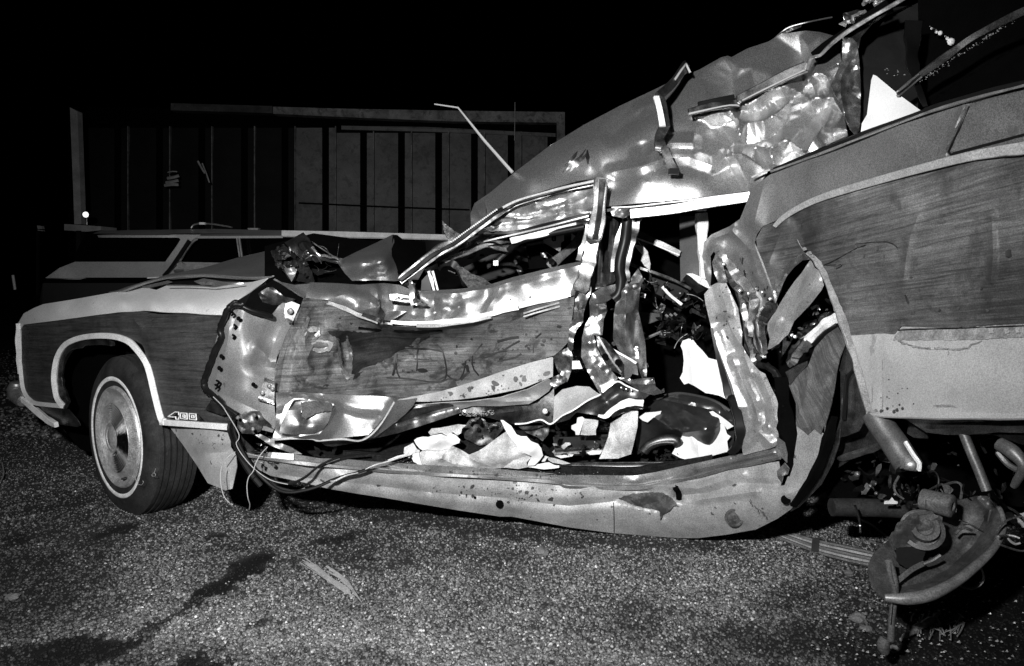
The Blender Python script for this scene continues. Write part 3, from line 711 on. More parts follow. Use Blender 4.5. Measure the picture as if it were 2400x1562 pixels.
# --- '400' engine badge in outlined chrome figures, and its dark plate
bp = sheet('engine_badge_plate', BRUBBER, wr, A([(1185,1432,-.004),(1240,1390,-.004),(1380,1402,-.004),(1428,1458,-.004),(1200,1448,-.004)]), thick=.002)
def digit(pts, closed=True, nm='badge_figure'):
    q = A([(a, b, -.012) for a, b in pts]); 
    if closed: q = q+[q[0]]
    strip(nm, WHITEW, bp, q, .0036, .004, smooth_n=0)
digit([(1172,1418),(1200,1421),(1225,1421),(1227,1436),(1246,1437),(1247,1422),(1256,1422),(1257,1409),(1247,1408),(1246,1388),(1222,1386)])
digit([(1258,1393),(1304,1396),(1306,1436),(1260,1433)]); digit([(1276,1406),(1290,1407),(1291,1424),(1277,1423)])
digit([(1320,1397),(1366,1401),(1370,1441),(1322,1438)]); digit([(1336,1410),(1352,1411),(1354,1428),(1337,1427)])

# --- hood
sheet('hood', PAINT, wr, A([(770,556,.20),(880,515,.28),(1000,480,.40),(1180,425,.55),(1420,380,.85),(1650,312,1.0),(1890,256,1.0),(1900,300,.9),(1915,330,.8),(1918,430,.48),(1900,448,.42),(1720,452,.43),(1420,432,.42),(1180,450,.38),(1050,480,.32),(960,505,.26),(860,540,.2)]),
      inner=A([(1500,400,.7),(1800,350,.8)]), res=7, creases=[(A([(1893,262,0),(1908,330,0),(1910,440,0)]), .03, 16, 1.),(A([(1180,440,0),(1420,400,0),(1560,340,0)]), .02, 40)])
tube('hood_edge', PAINT, wr, A([(770,556,.19),(860,540,.19),(960,505,.25),(1050,478,.31),(1180,449,.37),(1420,434,.41),(1720,454,.42),(1905,450,.41)]), .007, n=6)
tube('hood_edge', PAINT, wr, A([(1900,270,.88),(1913,330,.78),(1917,430,.47),(1905,448,.41)]), .008, n=6)
sheet('hood_gap', BRUBBER, wr, A([(965,520,.33),(1000,500,.36),(1180,465,.45),(1420,445,.50),(1720,468,.50),(1900,460,.48),(1870,480,.40),(1600,500,.42),(1400,515,.42),(1170,508,.42),(1060,528,.36),(1000,535,.34)]), thick=.01)
sheet('inner_fender_rail', PAINT, wr, A([(985,512,.29),(1170,470,.36),(1200,478,.36),(1130,500,.33),(1030,522,.29)]))
sheet('bent_fender_flange', PAINT, wr, A([(1350,475,.36),(1420,455,.36),(1560,478,.36),(1720,482,.34),(1690,496,.33),(1500,505,.34),(1400,500,.34)]), creases=[(A([(1370,480,0),(1460,480,0)]), .02, 12)])
# --- torn cowl metal and engine bay clutter
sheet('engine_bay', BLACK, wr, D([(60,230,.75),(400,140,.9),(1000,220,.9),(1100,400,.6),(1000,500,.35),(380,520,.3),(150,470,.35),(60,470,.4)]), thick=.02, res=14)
sheet('torn_cowl_metal', SHINY, wr, D([(200,205,.42),(330,133,.50),(372,180,.46),(400,240,.40),(440,290,.36),(600,322,.42),(640,345,.42),(560,352,.42),(480,330,.36),(420,345,.33),(400,330,.33),(330,335,.33),(290,300,.34),(250,265,.36)]),
      inner=D([(330,190,.36),(360,270,.30),(300,240,.35)]), crumple=(.10,60,4), creases=[(D([(330,140,0),(345,200,0),(360,270,0),(400,330,0)]), .07, 20, 1.)], res=4.5)
sheet('torn_cowl_metal', SHINY, wr, D([(385,385,.36),(400,410,.35),(430,432,.34),(530,403,.38),(480,398,.38)]), crumple=(.03,22,6), res=3.5)
sheet('crumpled_engine_scrap', METALD, wr, D([(105,265,.42),(160,240,.5),(200,225,.5),(250,270,.4),(300,320,.36),(345,330,.32),(385,400,.30),(410,470,.28),(385,495,.25),(330,480,.28),(280,470,.3),(240,470,.3),(210,430,.35),(165,370,.4),(135,330,.4)]),
      crumple=(.16,38,9), res=4, torn=1.)
sheet('bright_scrap', METALL, wr, D([(168,365,.30),(190,362,.28),(215,385,.28),(265,375,.28),(285,395,.28),(270,440,.27),(248,478,.26),(225,440,.28),(190,395,.30)]), crumple=(.05,20,8), res=3.5)
sheet('bright_scrap', METALL, wr, D([(185,290,.36),(215,280,.34),(240,300,.34),(200,325,.36),(170,320,.38)]), crumple=(.05,14,3), res=3)
tube('broken_rod', CHROME, wr, D([(380,195,.55),(470,255,.55),(560,315,.45)]), .0025, n=5)
tube('broken_rod', CHROME, wr, D([(395,235,.38),(440,290,.36),(540,310,.40),(596,325,.43)]), .006, n=6, jitter=.002)
sheet('folded_hood_corner', PAINT, wr, D([(568,345,.42),(600,320,.45),(700,270,.55),(840,205,.65),(945,152,.72),(958,148,.70),(965,200,.62),(945,250,.55),(948,300,.48),(975,360,.40),(1005,465,.26),(960,470,.27),(850,468,.29),(670,472,.32),(620,420,.36)]),
      inner=D([(760,330,.30),(900,320,.28),(720,310,.34),(850,420,.32)]), creases=[(D([(600,345,0),(760,335,0),(870,325,0),(940,300,0)]), .03, 40, 1.), (D([(940,350,0),(900,420,0),(800,440,0)]), .015, 14), (D([(940,260,0),(938,310,0)]), .02, 8)], res=6)
sheet('folded_hood_back', BLACK, wr, D([(955,150,.70),(985,152,.70),(1020,180,.72),(1180,200,.9),(1190,290,.7),(1150,320,.6),(1090,390,.4),(1050,440,.3),(1005,470,.25),(975,370,.39),(948,300,.47),(945,250,.54)]), thick=.01)
# --- opened structure at the front edge of the door
sheet('hinge_pillar', INNERP, wr, A([(1600,660,-.02),(1640,625,-.03),(1690,640,-.02),(1780,690,-.0),(1895,715,.02),(1940,650,.03),(1970,625,.02),(2090,640,-.0),(2050,760,-.0),(1985,880,-.01),(1930,1000,-.02),(1915,1120,-.02),(1910,1300,-.02),(1925,1480,-.02),(1900,1530,-.02),(1700,1480,-.02),(1640,1400,-.02),(1545,1330,-.02),(1430,1235,-.02),(1420,1150,-.02),(1480,980,-.02),(1530,800,-.02),(1575,700,-.02)]),
      inner=A([(1700,1000,-.05),(1700,1250,-.045),(1880,1200,-.01),(1650,800,-.045),(1900,880,.03)]),
      creases=[(A([(1790,930,0),(1840,970,0),(1890,1040,0)]), .045, 20, 1.), (A([(1860,1040,0),(1960,790,0)]), -.035, 40, 1.), (A([(1600,800,0),(1580,950,0),(1500,1170,0)]), .015, 22), (A([(1660,680,0),(1620,800,0)]), -.012, 16), (A([(1750,1060,0),(1910,1080,0)]), -.02, 26), (A([(1500,1240,0),(1800,1380,0)]), -.012,30)],
      res=5.5)
sheet('open_pillar_top', BLACK, wr, A([(1706,640,.10),(1755,548,.12),(1850,500,.14),(1910,462,.16),(1990,510,.14),(2120,590,.10),(2090,650,.06),(1980,640,.06),(1940,660,.05),(1895,722,.04),(1780,695,.06)]), thick=.01)
sheet('shiny_inner_scrap', METALD, wr, A([(1800,560,.08),(1860,520,.09),(1900,515,.09),(1980,580,.08),(2060,600,.06),(2000,640,.05),(1900,640,.05),(1830,620,.07)]), crumple=(.07,26,5), res=3.5)
sheet('firewall_corner', PAINT, wr, A([(1915,455,.16),(1960,480,.15),(2050,500,.13),(2170,490,.1),(2160,530,.08),(2120,590,.07),(2060,560,.09),(1960,490,.14),(1905,465,.16)]), creases=[(A([(1915,458,0),(2050,545,0),(2120,590,0)]), .02, 12)])
hp = sheet('hinge_plate', METAL, wr, A([(1990,630,-.04),(2035,615,-.04),(2092,640,-.04),(2075,680,-.04),(2035,772,-.04),(1992,745,-.04),(1980,700,-.04)]), thick=.008, creases=[(A([(1995,745,0),(2035,768,0)]), .02, 6),(A([(2020,680,0),(2024,684,0)]), .012, 7)], res=3)
hp2 = sheet('hinge_plate', METAL, wr, A([(1845,1145,-.05),(1915,1170,-.05),(1912,1335,-.05),(1800,1297,-.05),(1820,1230,-.05)]), thick=.008, creases=[(A([(1845,1150,0),(1915,1178,0)]), .02, 6),(A([(1800,1297,0),(1912,1332,0)]), .02, 5)], res=3)
for px_, py_ in ((1878,1205),(1830,1255),(1900,1225)): 
    c_ = pts3(A([(px_,py_,-.062)]))[0]; lathe('bolt', CHROME, hp2, c_, (-.2,-1,0), [(0,.008),(.006,.007),(.008,0)], n=10)
c_ = pts3(A([(2022,682,-.055)]))[0]; lathe('bolt', CHROME, hp, c_, (-.2,-1,0), [(0,.012),(.006,.010),(.008,0)], n=10)
for px_, py_ in ((1530,1080),(1545,998),(1665,735),(1768,1195)):
    c_ = pts3(A([(px_,py_,-.062)]))[0]; lathe('hole', BLACK, wr, c_, (-.2,-1,0), [(0,.008),(.002,.008),(.002,0)], n=10)
tube('door_seal', BRUBBER, wr, A([(1600,650,-.05),(1635,620,-.05),(1660,622,-.05)]), .008)
tube('door_seal', BRUBBER, wr, A([(1700,635,-.05),(1610,650,-.05),(1575,710,-.05),(1535,800,-.05),(1540,860,-.05),(1500,960,-.05),(1455,1080,-.05),(1425,1160,-.05),(1428,1220,-.05),(1480,1270,-.05),(1560,1350,-.05),(1650,1410,-.05)]), .011, jitter=.0015)
tube('door_seal', BRUBBER, wr, A([(1640,625,-.05),(1780,690,-.04),(1900,722,-.0)]), .009, jitter=.001)
for k, (px_, py_) in enumerate(((1620,700),(1640,790),(1630,860),(1520,1180),(1510,1210))):
    tube('torn_weld', BLACK, wr, A([(px_-10,py_-14,-.052),(px_+8,py_,-.054),(px_-6,py_+16,-.052)]), .004, n=5)
sheet('torn_bracket', METALD, wr, A([(1430,1370,-.02),(1480,1290,-.04),(1520,1270,-.04),(1560,1310,-.03),(1600,1400,-.02),(1550,1410,-.02)]), crumple=(.05,22,2), res=3.5)
# ================= FRONT DOOR (crushed) and wood panel
door = sheet('door', PAINT, wr, D([(378,482,.03),(420,484,.06),(560,488,.08),(720,500,.08),(800,494,.08),(890,488,.08),(1000,500,.06),(1070,530,.04),(1160,543,.03),(1400,530,.04),(1560,512,.04),(1650,492,.04),(1780,450,.04),(2000,395,.04),(2180,352,.04),(2298,330,.04),(2300,360,.02),(2270,430,.0),(2245,500,-.01),(2225,572,-.02),(2050,610,-.01),(1830,650,.0),(1650,695,.0),(1480,735,.0),(1300,765,.0),(1120,782,.0),(990,785,.01),(870,770,.02),(740,700,.0),(620,648,.0),(500,605,.0),(420,600,-.01),(345,592,-.02),(355,530,.0)]),
      inner=D([(600,540,.02),(520,560,.0),(700,640,-.03),(760,560,.02),(1000,640,.02),(1100,700,-.02),(1350,640,.0),(1350,600,.04),(1700,560,.015),(2000,480,.01),(1250,580,.035),(1250,560,.0),(1600,545,.0),(2150,400,.0),(1850,460,.0)]),
      creases=[(D([(500,600,0),(640,560,0),(760,555,0),(840,590,0)]), .03, 50, 1.), (D([(700,530,0),(800,560,0),(850,600,0)]), -.03, 16, 1.), (D([(860,490,0),(880,560,0),(875,640,0),(870,760,0)]), -.05, 14, 1.), (D([(845,520,0),(850,600,0),(840,690,0)]), .02, 16, 1.), (D([(800,740,0),(700,690,0),(860,650,0)]), .02, 20, 1.),
               (D([(1270,610,0),(1330,620,0),(1380,632,0)]), -.05, 15, 1.), (D([(1250,600,0),(1300,580,0),(1400,590,0)]), .02, 14, 1.), (D([(1260,690,0),(1330,650,0),(1420,650,0)]), .02, 12, 1.), (D([(1600,700,0),(1630,640,0),(1680,570,0),(1700,520,0)]), -.012, 14, 1.),
               (D([(1160,560,0),(1400,560,0),(1650,520,0),(1780,478,0),(2290,355,0)]), .022, 12, 1.), (D([(1240,590,0),(1240,760,0)]), .02, 20, 1.), (D([(1400,660,0),(1350,720,0),(1330,760,0)]), .012, 10,1.), (D([(2220,560,0),(2290,400,0)]), .02, 10,1.)],
      crumple=(.022,46,21), cmask=(D([(700,600,0),(1300,640,0)]), 110), res=5)
sheet('fender_wedge', PAINT, wr, D([(905,690,-.01),(980,680,-.03),(1050,685,-.03),(960,740,-.03),(930,752,-.02),(890,745,-.01)]), creases=[(D([(910,735,0),(985,690,0)]), .02, 8)], res=3.5)
sheet('torn_trim', METALD, wr, D([(830,620,.0),(860,600,-.01),(870,660,-.01),(885,690,-.02),(900,700,-.02),(875,765,-.01),(850,700,.0)]), crumple=(.02,14,3), res=3)
strip('belt_moulding', TRIM, wr, D([(940,758,-.02),(1050,768,-.02),(1200,766,-.018),(1350,756,-.016),(1478,742,-.014)]), .016, .010)
strip('belt_moulding', TRIM, wr, D([(1482,738,-.01),(1600,712,-.012),(1700,686,-.012),(1828,655,-.014)]), .020, .010)
strip('belt_moulding', TRIM, wr, D([(1832,645,-.02),(2000,604,-.02),(2170,565,-.02)]), .024, .010)
strip('belt_moulding', TRIMD, wr, D([(1118,784,-.02),(1300,780,-.018),(1480,756,-.014),(1640,722,-.012)]), .014, .010)
strip('belt_moulding', TRIMD, wr, D([(500,612,-.012),(620,662,-.012),(740,712,-.012),(852,752,-.008)]), .022, .008)
for a, b in (((740,705),(852,745)),((1865,700),(2115,625)),((1865,722),(2118,650))):
    strip('trim_channel', TRIMD if a[0] > 1000 else METALD, wr, D([(a[0],a[1],-.018),((a[0]+b[0])/2,(a[1]+b[1])/2-2,-.018),(b[0],b[1],-.018)]), .007 if a[0] > 1000 else .016, .006)
sheet('wood_panel', WOODD, wr, D([(335,590,-.02),(420,598,-.012),(500,612,-.006),(620,665,-.004),(740,715,-.004),(870,775,.012),(990,790,.0),(1120,795,-.006),(1300,783,-.006),(1480,750,-.006),(1650,712,-.004),(1830,665,-.006),(2050,620,-.014),(2222,582,-.024),(2210,700,-.02),(2190,800,-.02),(2172,905,-.01),(2120,960,.0),(2078,992,.0),(1900,1045,.0),(1700,1110,.0),(1500,1180,.0),(1300,1240,.0),(1120,1275,.0),(1010,1288,.0),(800,1270,.0),(500,1262,.0),(300,1243,-.01),(200,1250,-.02),(132,1252,-.03),(130,1180,-.03),(140,1080,-.03),(170,960,-.025),(205,860,-.02),(250,770,-.02),(300,680,-.02)]),
      inner=D([(600,800,.03),(900,820,.12),(1200,860,.12),(1500,850,.10),(1900,820,.04),(700,950,.12),(1100,1000,.13),(1400,980,.12),(1800,940,.05),(1000,1150,.08),(1300,1130,.06),(500,1150,.02),(280,1000,-.01),(300,1150,-.01),(1600,1050,.05),(400,800,.02)]),
      creases=[(D([(255,800,0),(200,1000,0),(160,1240,0)]), -.03, 20, 1.), (D([(300,700,0),(240,850,0),(190,1020,0)]), .022, 12, 1.), (D([(345,740,0),(340,900,0),(370,1090,0)]), .03, 14, 1.), (D([(400,700,0),(440,760,0),(430,840,0)]), -.03, 12, 1.),
               (D([(370,830,0),(440,820,0),(500,900,0)]), .03, 12, 1.), (D([(560,880,0),(570,1000,0),(610,1120,0),(670,1160,0)]), .07, 16, 1.), (D([(640,870,0),(670,960,0),(665,1050,0)]), .05, 14, 1.), (D([(600,900,0),(620,1050,0)]), -.04, 10, 1.), (D([(740,880,0),(800,910,0),(860,920,0)]), .03, 10, 1.), (D([(790,900,0),(830,1020,0)]), .035, 9, 1.),
               (D([(680,1130,0),(840,1050,0),(980,970,0),(1100,910,0),(1200,830,0)]), .03, 26, .8), (D([(500,800,0),(700,840,0),(860,830,0)]), .018, 20, 1.), (D([(380,1180,0),(560,1205,0),(720,1190,0),(800,1180,0)]), .02, 12, 1.),
               (D([(340,1050,0),(400,920,0),(540,930,0)]), .02, 12, 1.)],
      crumple=(.10,52,33), cmask=(D([(330,700,0),(450,1050,0),(900,1000,0)]), 130), res=5, gdir=(D([(500,900,0)])[0], D([(2000,850,0)])[0]))
sheet('blackened_patch', DARKV, wr, on('wood_panel', D([(470,790),(620,820),(760,835),(900,800),(1100,815),(1215,828),(1150,900),(1090,935),(1000,960),(930,1010),(850,1045),(760,1100),(680,1160),(665,1120),(672,1060),(680,980),(640,880),(600,900),(560,870),(500,830)]), -.002), thick=.0015, torn=1.5, res=5, gdir=(D([(500,900,0)])[0], D([(2000,850,0)])[0]))  # darker overlay laid across the wood panel
# bright scars where the vinyl is torn off: thin flakes lying on the dented wood panel
for ol, m_ in (([(555,890),(575,885),(592,960),(600,1060),(640,1110),(660,1150),(640,1165),(600,1120),(578,1020)], METALL), ([(625,880),(640,875),(660,940),(675,1010),(668,1060),(655,1055),(650,980)], METALL),
               ([(335,780),(360,720),(375,735),(360,790),(350,850),(338,860)], METALL), ([(350,810),(400,790),(450,800),(440,830),(380,830)], TRIMD), ([(410,850),(440,820),(448,850),(425,880)], METALL),
               ([(385,910),(440,880),(500,890),(540,905),(520,960),(440,975),(400,960)], TRIMD)):
    sheet('bared_metal_scar', m_, wr, on('wood_panel', D(ol), -.006), thick=.002, res=3, crumple=(.012,12,7), torn=1.)
rs2 = np.random.RandomState(5)
for k in range(11):
    x0_ = 745+rs2.rand()*110; y0_ = 850+rs2.rand()*40; x1_ = 822+rs2.normal(0,10); y1_ = 1010+rs2.normal(0,14)
    f_ = rs2.uniform(.35,1)
    tube('scratch', METALL, wr, on('wood_panel', D([(x0_,y0_),(x0_+(x1_-x0_)*f_*.5+rs2.normal(0,4),y0_+(y1_-y0_)*f_*.5),(x0_+(x1_-x0_)*f_,y0_+(y1_-y0_)*f_)]), -.003), rs2.uniform(.0007,.0014), n=4, smooth_n=3)
sheet('gouge', METALL, wr, on('wood_panel', D([(740,905),(790,908),(858,925),(850,930),(800,918),(830,1000),(845,1030),(820,1035),(812,1015),(782,922)]), -.005), thick=.002, res=3)
# hand drawn outlined letters, partly worn away
MARK = mat('marker_ink', .008, .6, 0, grain=.3)
def ink(pts, w=.0075, t=M):
    strip('letter_stroke', MARK, wr, on('wood_panel', densp(t([(a, b) for a, b in pts]), 5), -.003), w, .002, smooth_n=1)
for q_, w_ in (([(500,250),(640,265),(760,268),(860,285),(905,300),(925,370),(940,450),(945,530),(930,590),(890,615)], .006), ([(640,270),(628,330),(632,420),(625,500)], .005), ([(600,375),(700,382),(760,380)], .0035),
        ([(760,225),(850,225),(885,260),(910,300)], .005), ([(400,320),(385,400),(390,480),(370,550)], .009), ([(415,320),(405,420),(415,520),(440,570)], .005), ([(300,575),(450,580),(600,595),(760,620),(880,625),(960,590),(1060,600)], .006),
        ([(945,540),(990,580),(1050,605),(1090,590),(1125,530),(1145,450),(1150,400),(1215,350)], .006), ([(1330,210),(1280,270),(1225,340),(1218,420),(1240,490),(1290,550)], .006), ([(1160,440),(1180,520),(1140,560),(1100,600)], .012),
        ([(1490,190),(1560,170),(1640,150),(1720,140)], .010), ([(1480,200),(1470,260),(1440,300)], .006), ([(1330,370),(1420,340),(1500,300),(1600,290)], .004), ([(1490,400),(1600,380),(1680,360),(1750,320)], .007), ([(1880,210),(1875,310)], .004),
        ([(1730,180),(1640,230),(1560,280)], .007), ([(1900,150),(1960,100)], .006)):
    ink(q_, w_)
sheet('letter_blot', MARK, wr, on('wood_panel', M([(640,480),(700,475),(740,495),(735,515),(680,520),(645,508)]), -.003), thick=.001, sm=True)
for a, b, r in ((1045,312,.007),(1060,512,.005),(480,500,.006),(1410,262,.006),(1835,220,.006),(1990,180,.008),(1915,75,.006),(1745,410,.006),(1860,370,.006),(1340,468,.004),(905,490,.005),(285,395,.004),(1800,110,.005)):
    x_, y_, d_ = on('wood_panel', M([(a, b)]), -.003)[0]; c_ = P(np.float64(x_), np.float64(y_), d_)
    lathe('ink_spot', MARK, wr, c_, (-.1,-1,.1), [(0,r),(.0003,r*.8),(.0003,0)], n=9)
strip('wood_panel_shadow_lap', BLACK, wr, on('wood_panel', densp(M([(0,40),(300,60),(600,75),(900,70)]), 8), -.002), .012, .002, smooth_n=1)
# --- lower door skin, folded
LD0 = on('wood_panel', D([(1010,1288),(1120,1275),(1300,1240),(1500,1180),(1700,1110),(1900,1045),(2065,1003)]), -.012)
sheet('lower_door_skin', LOWP, wr, D([(1010,1290,.01)])+[(x,y,d) for x,y,d in LD0[1:]]+D([(2072,1010,-.01),(2070,1140,-.02),(1950,1185,-.025),(1850,1225,-.03),(1600,1275,-.035),(1400,1302,-.035),(1200,1315,-.03),(970,1312,-.03)]),
      inner=D([(1300,1285,.0),(1700,1190,.0),(1500,1230,.0)]), creases=[(D([(1130,1270,0),(1120,1310,0)]), .006, 5, 1.)], res=5, gdir=None)
sheet('lower_door_front', PAINT, wr, D([(132,1252,-.03),(200,1252,-.02),(300,1245,-.01),(500,1263,.0),(800,1271,.0),(1010,1290,.01),(970,1312,-.03),(930,1380,-.035),(860,1460,-.04),(790,1545,-.04)])+I([(740,543,-.05),(688-0,530,-.05),(560,525,-.05),(410,536,-.05),(430,470,-.03),(440,300,-.03)]),
      inner=D([(400,1300,-.01),(600,1400,.01),(900,1350,-.02),(300,1400,-.03)])+I([(600,400,-.07),(700,440,-.06),(900,430,-.01),(500,450,-.05)]),
      creases=[(I([(455,210,0),(600,215,0),(740,250,0),(840,290,0)]), .03, 8, 1.), (I([(830,330,0),(800,430,0),(740,500,0),(600,515,0)]), .04, 26, 1.), (I([(460,330,0),(600,330,0),(820,340,0)]), .025, 10, 1.), (I([(850,300,0),(1000,350,0),(1150,370,0)]), .012, 12, 1.), (I([(1150,450,0),(1260,280,0)]), .02, 12, 1.)], crumple=(.012,60,8), res=5)
sheet('bent_lower_flap', SHINY, wr, I([(470,440,-.085),(520,335,-.085),(612,325,-.085),(612,375,-.085),(660,400,-.08),(740,350,-.075),(826,342,-.07),(800,420,-.08),(760,470,-.085),(700,495,-.09),(560,505,-.09),(460,490,-.088)]), inner=I([(600,430,-.10),(700,440,-.095)]), thick=.002, res=5, crumple=(.006,40,3))
sheet('dark_smear', RUSTY, wr, I([(612,278,-.095),(700,270,-.092),(810,278,-.085),(835,300,-.08),(828,340,-.08),(740,345,-.085),(700,365,-.09),(650,395,-.095),(620,375,-.098)]), thick=.002, torn=1.5, res=3.5)
sheet('white_edge_paint', PAINT, wr, I([(448,470,-.05),(470,380,-.05),(500,300,-.045),(560,250,-.04),(640,250,-.04),(560,262,-.04),(520,330,-.05),(470,440,-.06)]), res=4)
sheet('folded_edge', PAINT, wr, I([(1270,270,-.045),(1420,250,-.03),(1395,300,-.03),(1340,360,-.02),(1270,415,-.01),(1200,470,-.02),(1130,520,-.03),(1035,542,-.05),(1090,500,-.05),(1160,430,-.05),(1220,350,-.048)]), creases=[(I([(1262,285,0),(1200,390,0),(1130,470,0)]), .03, 10, 1.)], res=4)
strip('folded_hem', LOWP, wr, I([(405,538,-.06),(560,528,-.06),(690,532,-.06),(740,545,-.06),(900,534,-.06),(1035,543,-.06),(1150,455,-.06),(1262,275,-.055)]), .007, .006)
sheet('inner_door_sill', METALD, wr, I([(1035,545,-.03),(1130,520,-.02),(1280,415,-.01),(1390,300,-.0),(1500,290,.0),(1690,288,.0),(1715,330,.0),(1725,350,.0),(1500,425,.0),(1290,492,.0),(1150,525,.0),(1000,560,.0),(830,588,.0),(780,580,.0),(730,545,-.02)]),
      inner=I([(1400,370,.02)]), creases=[(I([(1280,412,0),(1400,320,0),(1600,292,0)]), .03, 7, 1.),(I([(1270,430,0),(1500,350,0),(1700,300,0)]), -.012, 7, 1.)], res=5)
sheet('lower_door_fold', LOWP, wr, I([(1395,300,-.02),(1600,282,-.02),(1800,272,-.02),(2000,245,-.02),(2200,185,-.02),(2335,115,-.02),(2375,140,.0),(2340,200,.02),(2270,250,.02),(2200,290,.02),(2000,305,.02),(1800,305,.02),(1715,330,.02),(1600,292,.02)]),
      inner=I([(2000,270,.01),(2200,240,.03)]), creases=[(I([(1900,255,0),(2050,275,0),(2250,265,0)]), .03, 10, 1.),(I([(2160,190,0),(2250,260,0)]), .04, 10, 1.),(I([(1420,300,0),(1800,290,0)]), -.02, 8, 1.)], res=4)
sheet('inner_door_trough', METALD, wr, I([(1700,310,.05),(1850,308,.05),(2000,310,.05),(2200,295,.05),(2330,220,.05),(2375,180,.05),(2378,420,.04),(2200,420,.06),(2090,430,.06),(1900,380,.06),(1760,360,.06)]), inner=I([(2000,340,.02)]), creases=[(I([(1750,350,0),(1900,365,0),(2100,340,0)]), .03, 20, 1.)], res=6)
GRIT = mat('broken_glass_crumbs', .35, .2, .2, var=.8, vscale=120, grain=.6)
c_ = pts3(I([(2314,340,.0)]))[0]; lathe('pin', WHITEW, wr, c_, (-.2,-1,0), [(0,.011),(.006,.010),(.009,.006),(.010,0)], n=14)
rs3 = np.random.RandomState(8)
import itertools
vv=[]; ff=[]
for k in range(130):
    c_ = pts3(I([(rs3.uniform(1730,1960),0,0)]))[0]; x_ = rs3.uniform(1720,1960); y_ = 330+rs3.uniform(0,36)+12*math.sin((x_-1700)/80)
    q = pts3(I([(x_, y_, .01)]))[0]; r_ = rs3.uniform(.0015,.004); b_ = len(vv)
    for dx,dy,dz in ((1,0,0),(-1,0,0),(0,0,1),(0,-1,0)): vv.append(q+np.array((dx,dy,dz))*r_*rs3.uniform(.6,1.3))
    ff += [(b_,b_+1,b_+2),(b_,b_+3,b_+1),(b_+1,b_+3,b_+2),(b_+2,b_+3,b_)]
mk('glass_crumbs', vv, ff, GRIT, wr, smooth=False, kind='stuff')
# door handle remains and mirror base
mb = sheet('mirror_base', CHROME, wr, D([(930,565,-.05),(985,562,-.05),(1075,580,-.05),(1110,590,-.05),(1110,625,-.05),(1040,622,-.05),(975,610,-.05),(935,605,-.05)]), thick=.012, res=3, holes=[D([(988,582,0),(1020,588,0),(1075,596,0),(1075,606,0),(1030,604,0),(990,598,0)])])
sheet('mirror_gasket', BRUBBER, wr, D([(925,560,-.042),(985,556,-.042),(1085,576,-.042),(1118,588,-.042),(1115,632,-.042),(1040,630,-.042),(970,616,-.042),(928,610,-.042)]), thick=.01, res=4)
for a, b, r in ((972,590,.006),(1012,596,.005)):
    c_ = pts3(D([(a,b,-.062)]))[0]; lathe('screw', CHROME, mb, c_, (0,-1,0), [(0,r),(.003,r*.8),(.004,0)], n=10)
strip('mirror_stem', CHROME, wr, D([(1075,500,-.02),(1090,540,-.05),(1088,600,-.06),(1100,640,-.06)]), .022, .010)
strip('mirror_stem', BRUBBER, wr, D([(1104,520,-.02),(1112,570,-.05),(1110,600,-.055)]), .010, .010)
sheet('torn_chrome_shard', SHINY, wr, D([(1040,490,.0),(1060,480,-.02),(1075,455,-.03),(1088,478,-.03),(1110,495,-.02),(1105,520,-.03),(1080,515,-.04),(1060,510,-.02)]), crumple=(.05,10,3), res=2.6)
sheet('torn_chrome_shard', SHINY, wr, D([(1088,605,-.07),(1110,590,-.08),(1130,600,-.07),(1160,615,-.06),(1205,640,-.04),(1190,650,-.05),(1150,640,-.07),(1120,645,-.07),(1098,630,-.07)]), crumple=(.06,11,5), res=2.6)
# ================= ROOF
def FF(pts): return F(pts)
roof_out = E([(308,1240,2.80),(318,1160,2.86),(335,1120,2.90),(450,1040,2.92),(600,915,2.93),(850,725,2.93),(1100,572,2.92),(1350,440,2.90),(1600,322,2.87),(1750,248,2.83),(1900,190,2.80),(2050,105,2.76),(2100,92,2.75)])+\
    F([(340,400,2.72),(450,340,2.70),(600,290,2.68),(680,240,2.66),(790,225,2.64),(860,215,2.62),(960,225,2.60),(1070,255,2.58),(1110,262,2.56),(1100,380,2.52),(1110,450,2.50),(1100,560,2.46),(1095,640,2.44),(1130,830,2.40),(1150,945,2.36),(1010,1010,2.36),(860,1075,2.36),(740,1130,2.38),(600,1190,2.40),(560,1250,2.40),(510,1320,2.40),(440,1340,2.42)])+\
    E([(2220,1035,2.45),(2000,1068,2.48),(1800,1092,2.50),(1600,1110,2.52),(1400,1128,2.54),(1290,1140,2.56),(1240,1140,2.58),(1240,1000,2.62),(1190,945,2.66),(1050,965,2.68),(890,1010,2.70),(740,1060,2.72),(600,1110,2.74),(480,1180,2.76),(400,1235,2.78),(330,1290,2.79)])
def cz3(t, pts):
    q = t([(a, b, 2.) for a, b, c in pts]); return [(q[k][0], q[k][1], pts[k][2]) for k in range(len(pts))]
cz = lambda t, pts: t([(a, b, 0) for a, b in pts])
